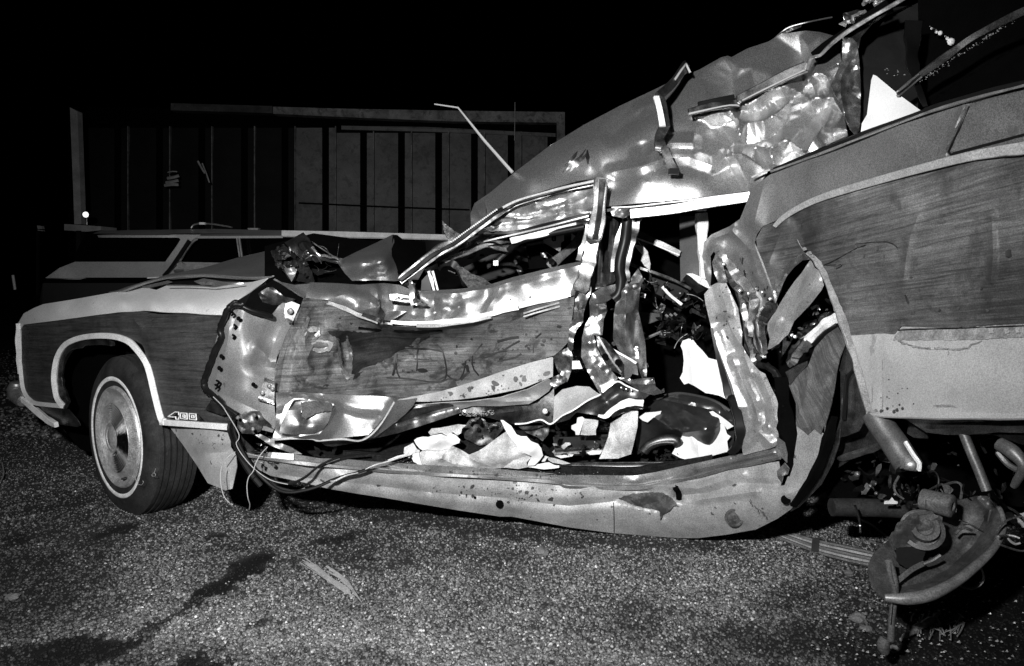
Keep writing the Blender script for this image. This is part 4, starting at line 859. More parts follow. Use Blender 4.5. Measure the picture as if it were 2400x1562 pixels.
RLINES = [
 [(300,395,0),(345,500,-.06),(360,620,-.07),(365,720,-.06),(375,790,-.05)], [(840,665,-.03),(720,680,-.06),(630,705,-.07),(560,770,-.08),(470,790,-.07),(400,775,-.05)],
 [(820,250,-.01),(835,400,-.05),(850,560,-.05),(850,660,-.04),(825,760,-.08),(838,900,-.08),(845,1010,-.07),(858,1068,-.03)], [(745,740,-.02),(730,850,-.07),(640,955,-.09),(570,985,-.07),(490,1020,-.06),(350,1000,-.07)],
 [(150,850,-.02),(190,900,-.06),(280,880,-.06),(350,840,-.04)], [(510,1030,-.05),(560,1110,-.06),(605,1175,-.02)], [(1040,540,-.05),(960,580,-.06),(865,645,-.05)], [(865,890,-.06),(930,800,-.08),(1010,730,-.06),(1055,765,-.03)],
 [(1025,885,-.02),(1050,940,-.06),(1065,995,-.05)], [(345,1015,-.06),(310,1100,-.05),(360,1220,-.05),(420,1300,-.03)], [(770,1060,-.05),(700,1100,-.05),(640,1150,-.02)],
 [(335,425,.02),(400,480,.04),(480,480,.06),(600,515,.07),(700,575,.06),(825,650,.02)], [(410,740,.01),(520,690,.05),(620,620,.06),(700,605,.05),(800,645,.03)], [(390,835,.06),(450,850,.03),(560,840,.06),(640,800,.05),(735,725,.03)],
 [(372,820,.07),(385,900,.06),(400,980,.03)], [(400,1065,.07),(480,1110,.06),(595,1190,.03)], [(335,1060,.06),(400,1170,.05),(440,1290,.02)], [(520,1010,.02),(600,1040,.05),(700,960,.06),(780,1000,.06),(850,1055,.05)],
 [(872,1045,.03),(900,980,.08),(990,880,.09),(1040,895,.06)], [(1035,650,.06),(1070,730,.06),(1110,800,.05)], [(880,700,.05),(930,680,.06),(1000,690,.05)], [(870,560,.04),(930,490,.06),(1010,535,.05)], [(880,320,.04),(960,250,.04)], [(180,800,.03),(260,790,.04),(335,770,.02)],
 [(0,700,0),(60,950,0),(100,1130,0),(200,1330,0),(330,1420,0),(500,1400,0),(700,1260,0),(1000,1090,0),(1170,950,0),(1190,700,0),(1190,300,0),(1110,220,0),(780,200,0),(600,270,0),(420,330,0),(180,480,0),(0,700,0)]]
ROOFNET = []
for ln in RLINES:
    q = densify(np.array(cz3(F, ln), float), 14, False); ROOFNET += [tuple(p) for p in q]
sheet('roof', ROOFP, wr, roof_out,
      inner=E([(700,950,2.77),(1000,800,2.735),(1300,700,2.70),(1600,600,2.655),(1300,820,2.67),(1000,900,2.72),(1300,960,2.66),(1500,960,2.535),(1700,920,2.525),(1900,940,2.51),(1350,1050,2.58),(1500,1060,2.53),(1900,1030,2.49),(1700,800,2.60),(1900,790,2.57),(1700,700,2.63),(1900,640,2.60),(2000,450,2.64),(550,1040,2.84)])+F([(500,600,2.62),(700,800,2.50),(900,900,2.42),(950,700,2.44),(600,1050,2.44),(500,1200,2.43),(950,450,2.56),(600,450,2.64)]),
      creases=[
        (cz(E,[(1290,905),(1500,860),(1650,810),(1830,800),(1990,860),(2080,800)]), .05, 22, 1.),
        (cz(E,[(1480,800),(1600,760),(1700,700),(1850,700)]), .04, 26, 1.), (cz(E,[(1510,740),(1500,800)]), -.03, 20, 1.),
        (cz(E,[(1300,640),(1450,530),(1520,450)]), -.03, 34, 1.), (cz(E,[(1480,470),(1560,430)]), .03, 22, 1.),
        (cz(E,[(1040,720),(1130,700),(1140,860)]), .012, 26, 1.), (cz(E,[(1540,970),(1600,880),(1640,830)]), .006, 8, 1.)],
      net=ROOFNET, res=4.6, thick=.004)
# scrape marks on the roof
for a in (((950,905),(1040,770)),((975,890),(1060,800)),((1000,900),(1110,745)),((960,870),(1000,810)),((1120,750),(1125,850)),((1040,870),(1120,770)),((1010,830),(1050,760)),((985,860),(1020,800))):
    strip('scrape_mark', METALD, wr, on('roof', densp(E([a[0],a[1]]),5), -.003), .016, .002, smooth_n=1, taper=[.3,1,.2])
tube('antenna', WIRE, wr, E([(598,905,2.92),(400,680,2.98),(220,455,3.05),(55,430,3.08)]), .0048, n=6, smooth_n=0, taper=[1.5,1.3,.8,.6])
sheet('windshield_corner', PAINT, wr, E([(305,1190,2.78),(330,1140,2.86),(400,1110,2.86),(412,1150,2.80),(410,1215,2.76),(350,1260,2.74),(310,1290,2.76)]), creases=[(cz(E,[(350,1160),(380,1210)]), -.02, 8)], res=4)
# window frame and pillar rails
strip('window_frame', CHROME, wr, D([(1010,487,.02),(1180,360,.03),(1290,285,.04),(1400,225,.05),(1530,130,.06),(1690,15,.08)])+E([(560,1170,2.70),(640,1125,2.69),(800,1075,2.67),(1000,1020,2.65),(1170,990,2.62)]), .012, .016)
strip('window_seal', BRUBBER, wr, D([(1005,470,.0),(1170,340,.02),(1280,265,.03),(1390,205,.04),(1520,110,.05),(1680,-5,.07)])+E([(560,1150,2.68),(640,1110,2.67),(800,1060,2.65),(1000,1005,2.63),(1180,965,2.60)]), .014, .016)
strip('window_frame', TRIMD, wr, E([(310,1290,2.70),(480,1185,2.68),(640,1102,2.66),(890,1030,2.63),(1190,962,2.58)]), .009, .012)
strip('pillar_outer', METAL, wr, D([(1000,468,.06),(1100,380,.07),(1250,260,.08),(1380,190,.09)]), .024, .02)
for k in range(26):
    t_ = k/25.; x_ = 1385+t_*300; y_ = 205-t_*215
    c_ = pts3(D([(x_-8,y_-14,.045)]))[0]; box('clip', TRIMD, wr, c_, (.006,.006,.006))
sheet('inner_roof_rail', PAINT, wr, E([(400,1312,2.76),(440,1270,2.75),(500,1215,2.74),(640,1145,2.72),(800,1092,2.70),(1000,1040,2.68),(1170,1003,2.66),(1165,1190,2.66),(1020,1225,2.68),(800,1270,2.72),(600,1325,2.75),(500,1330,2.76)]),
      inner=E([(800,1180,2.74),(1000,1130,2.72)]), creases=[(cz(E,[(430,1290),(550,1215),(620,1225),(700,1232),(850,1180),(930,1160),(960,1140),(1000,1170),(1150,1150)]), .03, 9, 1.), (cz(E,[(760,1130),(850,1140),(950,1110),(1060,1060),(1170,1025)]), .03, 10, 1.), (cz(E,[(900,1215),(960,1200)]), .025, 6, 1.), (cz(E,[(500,1260),(700,1240),(900,1200)]), -.02, 9, 1.)], res=4, crumple=(.012,34,6))
sheet('visor_rail_wrinkle', SHINY, wr, D([(1590,110,.08),(1640,90,.07),(1700,95,.07),(1640,130,.08)]), res=3, crumple=(.03,12,2))
strip('roof_side_rail', BRUBBER, wr, E([(400,1330,2.72),(600,1325,2.70),(850,1265,2.68),(1140,1195,2.66)]), .012, .012)
strip('roof_side_rail', METALL, wr, E([(400,1390,2.72),(560,1350,2.70),(850,1280,2.68),(1130,1210,2.65)]), .007, .012)
strip('roof_side_rail', WHITEW, wr, E([(585,1385,2.72),(700,1345,2.72),(850,1305,2.71),(1040,1255,2.70)]), .038, .012, taper=[.5,.9,1,1])
sheet('roof_side_rail_end', SHINY, wr, E([(1035,1240,2.69),(1080,1215,2.68),(1135,1225,2.67),(1125,1270,2.68),(1050,1280,2.70)]), res=2.6, crumple=(.05,14,2))
tube('grab_hose', BRUBBER, wr, E([(575,1450,2.78),(620,1405,2.76),(680,1375,2.74),(850,1335,2.72),(1100,1285,2.68)]), .014, n=8)
strip('inner_pillar', METAL, wr, D([(1180,410,.14),(1330,330,.16),(1480,270,.2),(1600,225,.22),(1700,245,.24),(1780,260,.26)]), .020, .02)
strip('inner_pillar', METALD, wr, D([(1400,240,.20),(1500,200,.22),(1640,170,.24),(1780,230,.26)]), .035, .02)
# door frame post, casts the sharp shadow on the roof
strip('door_frame_post', METAL, wr, E([(1215,950,2.53),(1200,1180,2.50),(1170,1350,2.48)])+Gt([(565,180,-.07),(545,300,-.07),(525,370,-.07),(500,460,-.07),(470,540,-.06)]), .050, .022)
strip('door_frame_post', METALD, wr, E([(1225,955,2.515),(1205,1180,2.485),(1180,1340,2.465)])+Gt([(575,180,-.085)]), .018, .012)
strip('door_frame_rail', METALD, wr, E([(1175,990,2.56),(1172,1100,2.56)]), .012, .01, smooth_n=2)
strip('door_frame_brace', METALL, wr, Gt([(535,80,.02),(505,200,.02),(480,260,.02),(465,330,.02)]), .022, .01)
strip('post_seal', BRUBBER, wr, Gt([(520,400,-.05),(490,470,-.06),(455,540,-.06),(440,610,-.05)]), .010, .01)
strip('drip_rail', CHROME, wr, E([(1300,1175,2.50),(1420,1195,2.50),(1700,1165,2.48),(1900,1130,2.46),(2100,1100,2.44),(2255,1075,2.42)])[1:], .034, .014)
strip('drip_rail_lip', TRIM, wr, E([(1290,1152,2.52),(1500,1140,2.50),(1700,1115,2.48),(1900,1090,2.46),(2245,1048,2.42)]), .005, .012)
strip('drip_rail_seal', BRUBBER, wr, E([(1240,1172,2.53),(1400,1162,2.52),(1700,1138,2.50),(2250,1068,2.44)]), .012, .006)
sheet('torn_rail_end', SHINY, wr, E([(1270,1160,2.50),(1340,1150,2.49),(1420,1150,2.49),(1410,1200,2.48),(1370,1225,2.48),(1300,1210,2.50)]), res=2.8, crumple=(.05,14,4))
# bent luggage-rack bars standing off the roof
rk1 = strip('roof_rack_bar', METALD, wr, E([(1808,150,2.70),(1740,255,2.66),(1680,320,2.62),(1620,375,2.58)]), .030, .016, smooth_n=2)
strip('roof_rack_bar', WHITEW, wr, E([(1600,378,2.57),(1625,470,2.55),(1645,585,2.52)]), .024, .012, smooth_n=3)
strip('roof_rack_bar', METALD, wr, E([(1630,375,2.585),(1655,480,2.57),(1672,590,2.55)]), .028, .016, smooth_n=3)
strip('roof_rack_bar', METALD, wr, E([(1665,585,2.53),(1625,650,2.52),(1622,700,2.50),(1650,760,2.50)]), .034, .014, smooth_n=4)
strip('roof_rack_bar', METAL, wr, E([(1650,730,2.495),(1690,820,2.48),(1730,900,2.46)]), .030, .010, smooth_n=3)
box('rack_end_cap', BRUBBER, wr, P(*[np.float64(q) for q in (1000+1722*.336, 100+900*.336, 2.45)]), (.035,.02,.02))
tube('rack_bolt', CHROME, wr, E([(1600,735,2.49),(1640,740,2.48)]), .010, n=8)
tube('rack_tip_wire', WIRE, wr, E([(1732,258,2.64),(1775,195,2.66),(1808,150,2.68),(1838,210,2.68)]), .0045, n=6, smooth_n=0)
sheet('rack_tip_plate', METALD, wr, E([(1745,250,2.66),(1785,200,2.67),(1808,160,2.69),(1832,205,2.69),(1800,225,2.68)]), res=3)
strip('roof_rack_rail', METALD, wr, F([(42,785,2.55),(200,745,2.55),(395,722,2.55)]), .028, .016, smooth_n=2)
strip('roof_rack_rail_edge', WIRE, wr, F([(42,798,2.54),(220,755,2.54),(330,735,2.54),(400,740,2.54)]), .006, .01, smooth_n=2)
strip('roof_rack_rail', BRUBBER, wr, F([(110,742,2.60),(250,715,2.60),(360,695,2.60)]), .030, .014, smooth_n=2)
strip('roof_rack_rail', METALD, wr, F([(385,695,2.53),(560,610,2.52),(720,530,2.50),(860,470,2.48)]), .034, .018, smooth_n=2)
strip('roof_rack_rail_edge', WIRE, wr, F([(400,712,2.52),(560,630,2.51),(720,550,2.49),(855,488,2.47)]), .005, .01, smooth_n=2)
tube('rack_bolt', CHROME, wr, F([(390,705,2.50),(405,715,2.50)]), .009, n=8)
strip('roof_rack_rail_edge', CHROME, wr, F([(860,488,2.46),(890,420,2.45),(910,400,2.44),(960,385,2.42),(1010,335,2.40),(1070,280,2.38),(1160,215,2.36),(1300,130,2.32),(1440,50,2.28),(1560,-20,2.24)]), .012, .012, smooth_n=3)
strip('roof_rack_rail', BLACK, wr, F([(910,395,2.47),(1050,290,2.44),(1200,185,2.40),(1440,30,2.32)]), .035, .014, smooth_n=3)
sheet('rack_bracket', SHINY, wr, F([(1118,92,2.42),(1150,88,2.42),(1215,68,2.40),(1275,75,2.38),(1220,125,2.38),(1130,150,2.42)]), res=3, crumple=(.05,16,5))
for k, q_ in enumerate(([(1250,30),(1330,-10),(1390,0),(1350,35)],[(1290,5),(1360,-20),(1420,-10)],[(1120,170),(1200,130),(1275,80)])):
    tube('rack_debris', CHROME, wr, F([(a, b, 2.38) for a, b in q_]), .007, n=6, jitter=.005)
tube('bent_rod', METALL, wr, F([(625,285,2.8),(690,225,2.76),(760,185,2.74),(900,150,2.7),(1040,122,2.6)]), .003, n=6)
sheet('rod_foil', SHINY, wr, F([(660,250,2.78),(690,220,2.77),(760,190,2.75),(830,175,2.73),(825,190,2.73),(760,215,2.75),(720,235,2.76)]), res=2.6, crumple=(.05,10,5))
strip('broken_trim', WIRE, wr, F([(482,1238,2.36),(560,1200,2.34),(610,1185,2.33)]), .007, .006, smooth_n=2)
# ================= rear side window, its pillar, cargo inside
sheet('rear_pillar', METAL, wr, F([(1115,262,2.42),(1185,270,2.40),(1215,300,2.39),(1232,430,2.37),(1242,600,2.33),(1240,780,2.28),(1232,905,2.22),(1200,945,2.22),(1165,900,2.25),(1135,820,2.28),(1110,750,2.30),(1060,660,2.32),(1032,600,2.34),(1075,500,2.37),(1110,430,2.40)]),
      creases=[(cz(F,[(1200,310),(1160,440),(1110,520),(1100,650),(1140,850)]), .04, 9, 1.), (cz(F,[(1190,430),(1200,620)]), -.04, 8, 1.)], res=4, crumple=(.03,24,5))
sheet('rear_pillar_upper', METALD, wr, F([(1110,262,2.43),(1180,210,2.42),(1300,110,2.40),(1500,50,2.38),(1620,35,2.34),(1450,90,2.36),(1320,170,2.38),(1240,260,2.38),(1225,340,2.38),(1200,290,2.40)]), res=5)
INT = mat('dark_interior_lining', .012, .6, 0, var=.4, vscale=3, grain=.35, gscale=300)
sheet('cargo_lining', INT, wr, F([(1232,360,2.5),(1400,150,2.6),(1640,20,2.6),(1650,500,2.45),(1640,780,2.3),(1230,940,2.3)]), thick=.01, res=12, crumple=(.03,60,3))
sheet('cargo_lining', BLACK, wr, F([(1640,-60,2.62),(2500,-200,2.3),(2520,700,1.9),(1700,800,2.3),(1640,600,2.45)]), thick=.01, res=14, crumple=(.02,90,4))
sheet('cardboard_panel', mat('white_card', .82, .7, 0, var=.04, grain=.08), wr, F([(1328,522,2.25),(1350,530,2.24),(1500,655,2.18),(1650,765,2.12),(1680,785,2.10),(1650,800,2.10),(1240,935,2.16),(1250,860,2.17),(1285,800,2.19),(1300,680,2.21),(1315,560,2.24)]), thick=.003, res=8)
strip('cargo_strap', BRUBBER, wr, F([(1610,150,2.35),(1598,300,2.32),(1600,420,2.28),(1620,540,2.22),(1655,650,2.16),(1692,745,2.12)]), .036, .006, taper=[1.6,1.5,1.2,.8,.6,.4])
for o_, w_, m_ in ((0,.006,CHROME),(16,.010,BRUBBER),(30,.004,METALL)):
    strip('window_rail', m_, wr, F([(1500,640+o_,2.16),(1660,510+o_,2.16),(1850,375+o_,2.08),(2050,235+o_,2.02),(2250,130+o_,1.95),(2420,50+o_,1.9)]), w_, .010)
strip('window_rail_cover', METALD, wr, F([(1660,520,2.15),(1850,385,2.07),(2050,245,2.01),(2420,60,1.89)]), .020, .008)
vv=[]; ff=[]
for k in range(150):
    t_ = rs3.rand(); x_ = 1650+t_*720; y_ = 560-t_*450+rs3.normal(0,7)+(30 if t_<.3 else 0)*rs3.rand()
    if rs3.rand() < .15: x_ = 1720+rs3.rand()*160; y_ = 190+(x_-1720)*.65+rs3.normal(0,8)
    if rs3.rand() < .06: x_ = 1400+rs3.rand()*150; y_ = 480+rs3.rand()*60
    q = pts3(F([(x_, y_, 2.12-.2*t_)]))[0]; r_ = rs3.uniform(.0012,.0035); b_ = len(vv)
    for dx,dy,dz in ((1,0,0),(-1,0,0),(0,0,1),(0,-1,0)): vv.append(q+np.array((dx,dy,dz))*r_*rs3.uniform(.6,1.3))
    ff += [(b_,b_+1,b_+2),(b_,b_+3,b_+1),(b_+1,b_+3,b_+2),(b_+2,b_+3,b_)]
mk('glass_crumbs', vv, ff, GRIT, wr, smooth=False, kind='stuff')
for a, b, r in ((1870,292,.013),(1795,232,.008),(1735,200,.004),(1845,270,.006),(1770,225,.005)):
    c_ = pts3(F([(a,b,2.4)]))[0]; lathe('glint_clip', WHITEW, wr, c_, (0,-1,0), [(0,r),(r*.6,r*.7),(r*.8,0)], n=8)
sheet('broken_windshield_piece', GLASSS, wr, D([(1298,50,.10),(1340,90,.10),(1390,130,.09),(1450,160,.08),(1410,195,.07),(1350,205,.08),(1310,120,.09)]), thick=.006, res=3.5, crumple=(.02,14,3), torn=1.)
sheet('broken_side_glass', GLASSS, wr, D([(1400,370,.14),(1440,375,.14),(1500,420,.12),(1560,440,.12),(1640,490,.08),(1600,500,.06),(1480,520,.06),(1440,470,.10)]), thick=.006, res=3.5, crumple=(.02,14,3), torn=1.)
strip('steering_wheel_rim', BRUBBER, wr, D([(1270,370,.14),(1340,345,.16),(1400,370,.16),(1440,430,.14),(1460,500,.10)]), .030, .02)
tube('steering_rim_glint', METALL, wr, D([(1340,400,.12),(1390,420,.11)]), .002, n=5)
for a, b, m_, w_ in ((1205,1245,TRIM,.012),(1230,1268,TRIM,.010),(1216,1254,BRUBBER,.008)):
    strip('vent_window_bar', m_, wr, D([(a,405,.04),((a+b)/2,470,.035),(b,540,.03)]), w_, .01, smooth_n=2)
sheet('vent_pane', INT, wr, D([(1155,470,.06),(1200,420,.06),(1225,540,.05),(1150,540,.05)]), thick=.004)
sheet('far_door_lining', mat('grey_lining', .055, .7, 0, var=.2, grain=.3, gscale=300), wr, D([(1430,385,.75),(1640,290,.8),(1820,260,.85),(1905,315,.85),(1912,375,.8),(1700,440,.7),(1590,470,.6),(1500,430,.7)]), thick=.01)
sheet('far_lining', BLACK, wr, D([(1100,520,.95),(1250,250,1.1),(1800,120,1.1),(2310,60,1.1),(2320,400,1.0),(1600,520,.9)]), thick=.01, res=14)
tube('shift_rod', METALD, wr, D([(1660,355,.30),(1740,280,.32),(1820,225,.35)]), .012, n=8)
c_ = pts3(D([(1672,348,.29)]))[0]; box('rod_tip', METALL, wr, c_, (.02,.01,.02))
DOORW = mat('white_trim_board', .8, .7, 0, var=.05, grain=.1)
for ol in ([(615,570),(800,510),(965,480),(965,565),(925,590),(915,725),(800,660),(660,585)], [(640,725),(690,700),(780,760),(868,825),(800,890),(748,935),(655,885)], [(1070,465),(1130,500),(1130,545),(1060,560)], [(1150,490),(1190,480),(1170,510)]):
    sheet('white_trim_board', DOORW, wr, R([(a, b, .70) for a, b in ol]), thick=.004, res=4)
tube('board_slot', BLACK, wr, R([(800,560,.69),(840,562,.69),(842,505,.69),(800,512,.69),(800,560,.69)]), .004, n=4, smooth_n=0)
strip('seat_belt_bar', METALD, wr, R([(750,930,.40),(950,760,.42),(1130,600,.44),(1250,430,.46)]), .045, .012)
strip('dark_seat_post', BLACK, wr, R([(550,560,.45),(580,760,.45),(600,950,.45)]), .10, .02, smooth_n=2)
# ================= centre pillar remains and the open rear door hole
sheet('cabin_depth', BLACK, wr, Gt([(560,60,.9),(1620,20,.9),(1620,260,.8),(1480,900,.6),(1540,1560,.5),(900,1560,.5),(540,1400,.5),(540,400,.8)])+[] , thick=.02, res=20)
sheet('ribbed_centre_pillar', METALD, wr, Gt([(600,0,.08),(690,25,.08),(738,60,.08),(735,180,.07),(712,400,.06),(722,470,.05),(700,490,.05),(620,520,.04),(580,530,.04),(578,300,.06),(590,100,.08)]),
      creases=[(cz(Gt,[(x_+30,60),(x_,490)]), h_, 9, 1.) for x_, h_ in ((590,.03),(625,-.03),(655,.035),(685,-.03),(708,.03))], res=3.6)
sheet('pillar_strip', METAL, wr, Gt([(775,40,.02),(785,80,.02),(770,200,.01),(745,300,.0),(725,400,-.0),(690,410,.0),(690,330,.01),(705,250,.02),(720,170,.02)]), res=4)
tube('pillar_seal', BRUBBER, wr, Gt([(805,15,-.01),(800,80,-.01),(785,200,-.02),(755,320,-.02),(748,400,-.02),(760,470,-.02),(745,560,-.02),(705,600,-.02)]), .020, n=8)
strip('pillar_strip', METALD, wr, Gt([(865,30,.0),(845,120,.0),(815,220,.0),(785,340,.0),(780,420,.0),(790,480,.0)]), .040, .012)
tube('torn_tip', BRUBBER, wr, Gt([(800,15,.0),(805,50,.0)]), .008, n=5); tube('torn_tip', BRUBBER, wr, Gt([(870,22,.0),(862,90,.0)]), .008, n=5)
sheet('centre_pillar_base', METAL, wr, Gt([(560,560,-.03),(620,520,-.0),(700,500,.0),(745,490,.0),(740,540,.0),(690,600,.0),(655,620,-.02),(665,680,-.03),(640,740,-.04),(630,850,-.04),(570,850,-.05),(590,940,-.06),(650,1050,-.07),(740,1150,-.08),(700,1200,-.08),(620,1262,-.08),(570,1180,-.07),(520,1090,-.06),(482,1000,-.05),(488,870,-.05),(510,780,-.05),(545,720,-.04),(538,620,-.03)]),
      inner=Gt([(540,900,-.09),(600,1100,-.10),(600,650,-.07)]), creases=[(cz(Gt,[(580,640),(640,630),(660,660)]), .05, 12, 1.), (cz(Gt,[(590,720),(650,690)]), -.05, 10, 1.), (cz(Gt,[(580,860),(600,950),(660,1060)]), .05, 8, 1.), (cz(Gt,[(550,1150),(610,1250)]), .04, 7, 1.), (cz(Gt,[(560,1090),(600,1060),(640,1100)]), -.03, 12, 1.)], res=4, crumple=(.035,40,3))
sheet('centre_pillar_flap', METAL, wr, Gt([(800,470,-.02),(815,500,-.03),(890,400,.0),(905,450,-.0),(890,570,-.0),(880,680,-.0),(900,760,-.0),(930,900,-.02),(940,1100,-.03),(938,1140,-.03),(905,1150,-.02),(870,1050,-.03),(800,1010,-.04),(740,950,-.05),(705,880,-.05),(710,700,-.04),(730,600,-.03),(760,520,-.02)]),
      inner=Gt([(800,700,-.07),(810,900,-.08)]), creases=[(cz(Gt,[(830,520),(880,520)]), -.03, 12), (cz(Gt,[(800,560),(790,760),(810,960)]), .03, 16, 1.), (cz(Gt,[(880,950),(890,1100)]), .03, 8, 1.), (cz(Gt,[(860,700),(850,950)]), -.02, 10, 1.)], res=4, crumple=(.03,36,8))
sheet('torn_flag', METALD, wr, Gt([(828,455,-.02),(880,385,-.01),(908,440,-.01),(900,500,-.01),(850,540,-.02)]), res=3.5, crumple=(.03,20,4))
sheet('hinge_bracket', METALD, wr, Gt([(585,850,-.10),(650,880,-.10),(720,960,-.10),(770,1040,-.10),(770,1130,-.10),(700,1100,-.11),(640,1020,-.11),(600,940,-.11)]), thick=.008, res=4, crumple=(.02,26,6))
for a, b in ((650,1000),(740,1040)):
    c_ = pts3(Gt([(a,b,-.125)]))[0]; lathe('bolt_hole', BLACK, wr, c_, (-.2,-1,.2), [(0,.012),(.003,.012),(.003,0)], n=12)
strip('bracket_rib', METALL, wr, Gt([(600,860,-.115),(680,1000,-.12),(760,1110,-.12)]), .008, .008)
sheet('pillar_foot_plate', PAINT, wr, Gt([(700,950,-.06),(780,990,-.06),(870,1040,-.05),(880,1130,-.05),(840,1120,-.05),(820,1150,-.05),(760,1150,-.06),(770,1060,-.07)]), res=4)
strip('pillar_foot_edge', TRIM, wr, Gt([(700,950,-.075),(790,1000,-.075),(865,1045,-.07)]), .008, .006)
# crumpled foil-like edge between door and pillar
sheet('crumpled_door_edge', SHINY, wr, Gt([(445,570,-.06),(470,545,-.05),(550,510,-.05),(555,540,-.05),(525,610,-.06),(500,700,-.07),(495,760,-.07),(450,810,-.07),(430,870,-.07),(425,950,-.07),(405,965,-.06),(385,930,-.06),(400,850,-.06),(400,770,-.06),(425,740,-.06),(435,660,-.06)]), inner=Gt([(470,680,-.09)]), res=3.3, crumple=(.05,22,8))
sheet('bright_lower_scrap', WHITEW, wr, Gt([(420,1030,-.02),(470,1030,-.02),(492,1085,-.02),(418,1088,-.02)]), res=4)
sheet('dark_door_end', METALD, wr, Gt([(285,1000,.0),(340,960,.0),(400,930,-.0),(425,1000,.0),(420,1080,.0),(385,1180,.0),(350,1160,.0),(310,1080,.0)]), res=3.6, crumple=(.05,26,2))
sheet('torn_shard_cluster', SHINY, wr, Gt([(265,1190,-.02),(280,1145,-.02),(330,1125,-.02),(380,1150,-.01),(370,1180,-.01),(330,1200,-.02),(300,1230,-.02)]), res=2.6, crumple=(.05,14,3))
# rocker crumple flaps over the opening
sheet('torn_rocker_flap', LOWP, wr, Gt([(295,1280,-.05),(350,1230,-.05),(450,1205,-.05),(540,1210,-.05),(590,1250,-.05),(620,1265,-.06),(530,1305,-.08),(430,1370,-.09),(350,1410,-.09),(285,1460,-.09),(290,1400,-.07)]), inner=Gt([(420,1290,-.055)]), res=5)
sheet('torn_rocker_flap', METALD, wr, Gt([(620,1265,-.06),(700,1190,-.07),(740,1175,-.07),(880,1240,-.06),(960,1265,-.04),(920,1300,-.05),(860,1290,-.06),(790,1310,-.07),(700,1380,-.08),(650,1420,-.09),(600,1410,-.08),(530,1400,-.07),(450,1390,-.07),(400,1440,-.07),(290,1470,-.08),(430,1372,-.09),(530,1306,-.08)]), inner=Gt([(650,1320,-.02),(750,1260,-.03)]), res=4, crumple=(.02,50,4))
strip('torn_edge', TRIM, wr, Gt([(20,1470,-.09),(100,1465,-.09),(200,1440,-.09),(270,1470,-.095),(350,1412,-.095),(430,1372,-.095),(530,1305,-.085),(620,1262,-.065),(700,1192,-.075),(745,1175,-.075),(800,1205,-.07),(880,1240,-.065)]), .005, .005)
strip('torn_edge', TRIM, wr, Gt([(600,1410,-.09),(650,1418,-.09),(700,1375,-.09),(760,1340,-.09),(820,1320,-.085),(915,1325,-.08)]), .022, .008, taper=[.3,.8,1,1.1,1.2,1.2])
sheet('lower_bracket', METAL, wr, Gt([(740,1145,-.05),(850,1160,-.05),(990,1145,-.03),(1002,1210,-.03),(1040,1240,-.02),(1060,1220,-.01),(1065,1250,-.01),(990,1270,-.02),(900,1250,-.04),(830,1200,-.05)]), creases=[(cz(Gt,[(830,1185),(900,1195),(980,1190)]), .03, 9, 1.)], res=3.4, crumple=(.03,22,6))
for a, b in ((762,1218),(797,1228),(832,1235),(240,1375)):
    c_ = pts3(Gt([(a,b,-.085)]))[0]; lathe('rivet', CHROME, wr, c_, (0,-1,0), [(0,.004),(.003,.003),(.004,0)], n=8)
# ---- white door-post and grey pillar on the far side of the opening
sheet('far_pillar', mat('far_pillar_paint', .13, .5, .2, grain=.3, gscale=300), wr, Gt([(1168,20,.45),(1300,20,.42),(1310,200,.4),(1300,440,.38),(1230,430,.38),(1175,480,.4),(1170,250,.44)]), thick=.02)
strip('white_pillar', WHITEW, wr, Gt([(1320,0,.20),(1325,120,.2),(1330,300,.18),(1335,460,.16)]), .036, .03, taper=[1.3,1.15,.85,.8])
box('white_pillar_clip', WHITEW, wr, pts3(E([(1905,1160,2.62)]))[0], (.05,.02,.015))
sheet('white_seat_frill', WHITEW, wr, Gt([(1215,422,.12),(1260,422,.12),(1340,455,.1),(1400,520,.08),(1370,525,.08),(1300,490,.1),(1250,445,.12)]), res=3.4, crumple=(.03,12,6))
sheet('seat_back_dark', METALD, wr, Gt([(1190,460,.2),(1220,425,.18),(1260,450,.16),(1300,500,.14),(1360,530,.14),(1290,560,.2),(1250,520,.2)]), res=4)
strip('interior_brace', METALD, wr, Gt([(860,140,.4),(1000,200,.4),(1168,285,.4)]), .030, .01, smooth_n=2)
strip('interior_brace', TRIM, wr, Gt([(840,165,.39),(1000,222,.39),(1168,292,.39)]), .005, .01, smooth_n=2)
tube('interior_wire', WIRE, wr, Gt([(850,130,.3),(870,180,.3),(910,240,.3),(935,270,.3)]), .0012, n=4); tube('interior_wire', METALL, wr, Gt([(990,208,.6),(1168,218,.6)]), .0015, n=4)
rope = sheet('hanging_cloth', CLOTH, wr, Gt([(838,205,.20),(870,225,.19),(915,230,.18),(945,270,.17),(955,310,.17),(965,350,.17),(960,395,.17),(925,370,.18),(900,330,.18),(910,290,.18),(880,260,.19)]), creases=[(cz(Gt,[(890,300),(950,260)]), -.04, 6), (cz(Gt,[(905,340),(955,300)]), -.04, 6), (cz(Gt,[(915,370),(962,340)]), -.04, 6), (cz(Gt,[(860,240),(900,225)]), -.04, 6)], res=2.8, crumple=(.02,14,4))
strip('slanted_rail', METALD, wr, Gt([(790,340,.2),(860,370,.2),(1000,420,.2),(1130,470,.2),(1250,530,.18)]), .012, .01)
tube('slanted_wire', TRIM, wr, Gt([(1048,512,.2),(1100,570,.2),(1185,638,.2)]), .006, n=5)
sheet('interior_panel', INT, wr, Gt([(960,400,.3),(1240,520,.25),(1200,600,.25),(1130,620,.28),(1000,560,.3)]), thick=.005)
sheet('interior_panel', mat('dash_grey', .06, .5, 0, grain=.3), wr, Gt([(890,690,.3),(1040,700,.3),(1030,740,.28),(910,790,.28)]), thick=.005)
sheet('white_tag', DOORW, wr, Gt([(900,550,.1),(935,565,.1),(928,592,.1),(895,585,.1)]), res=4)
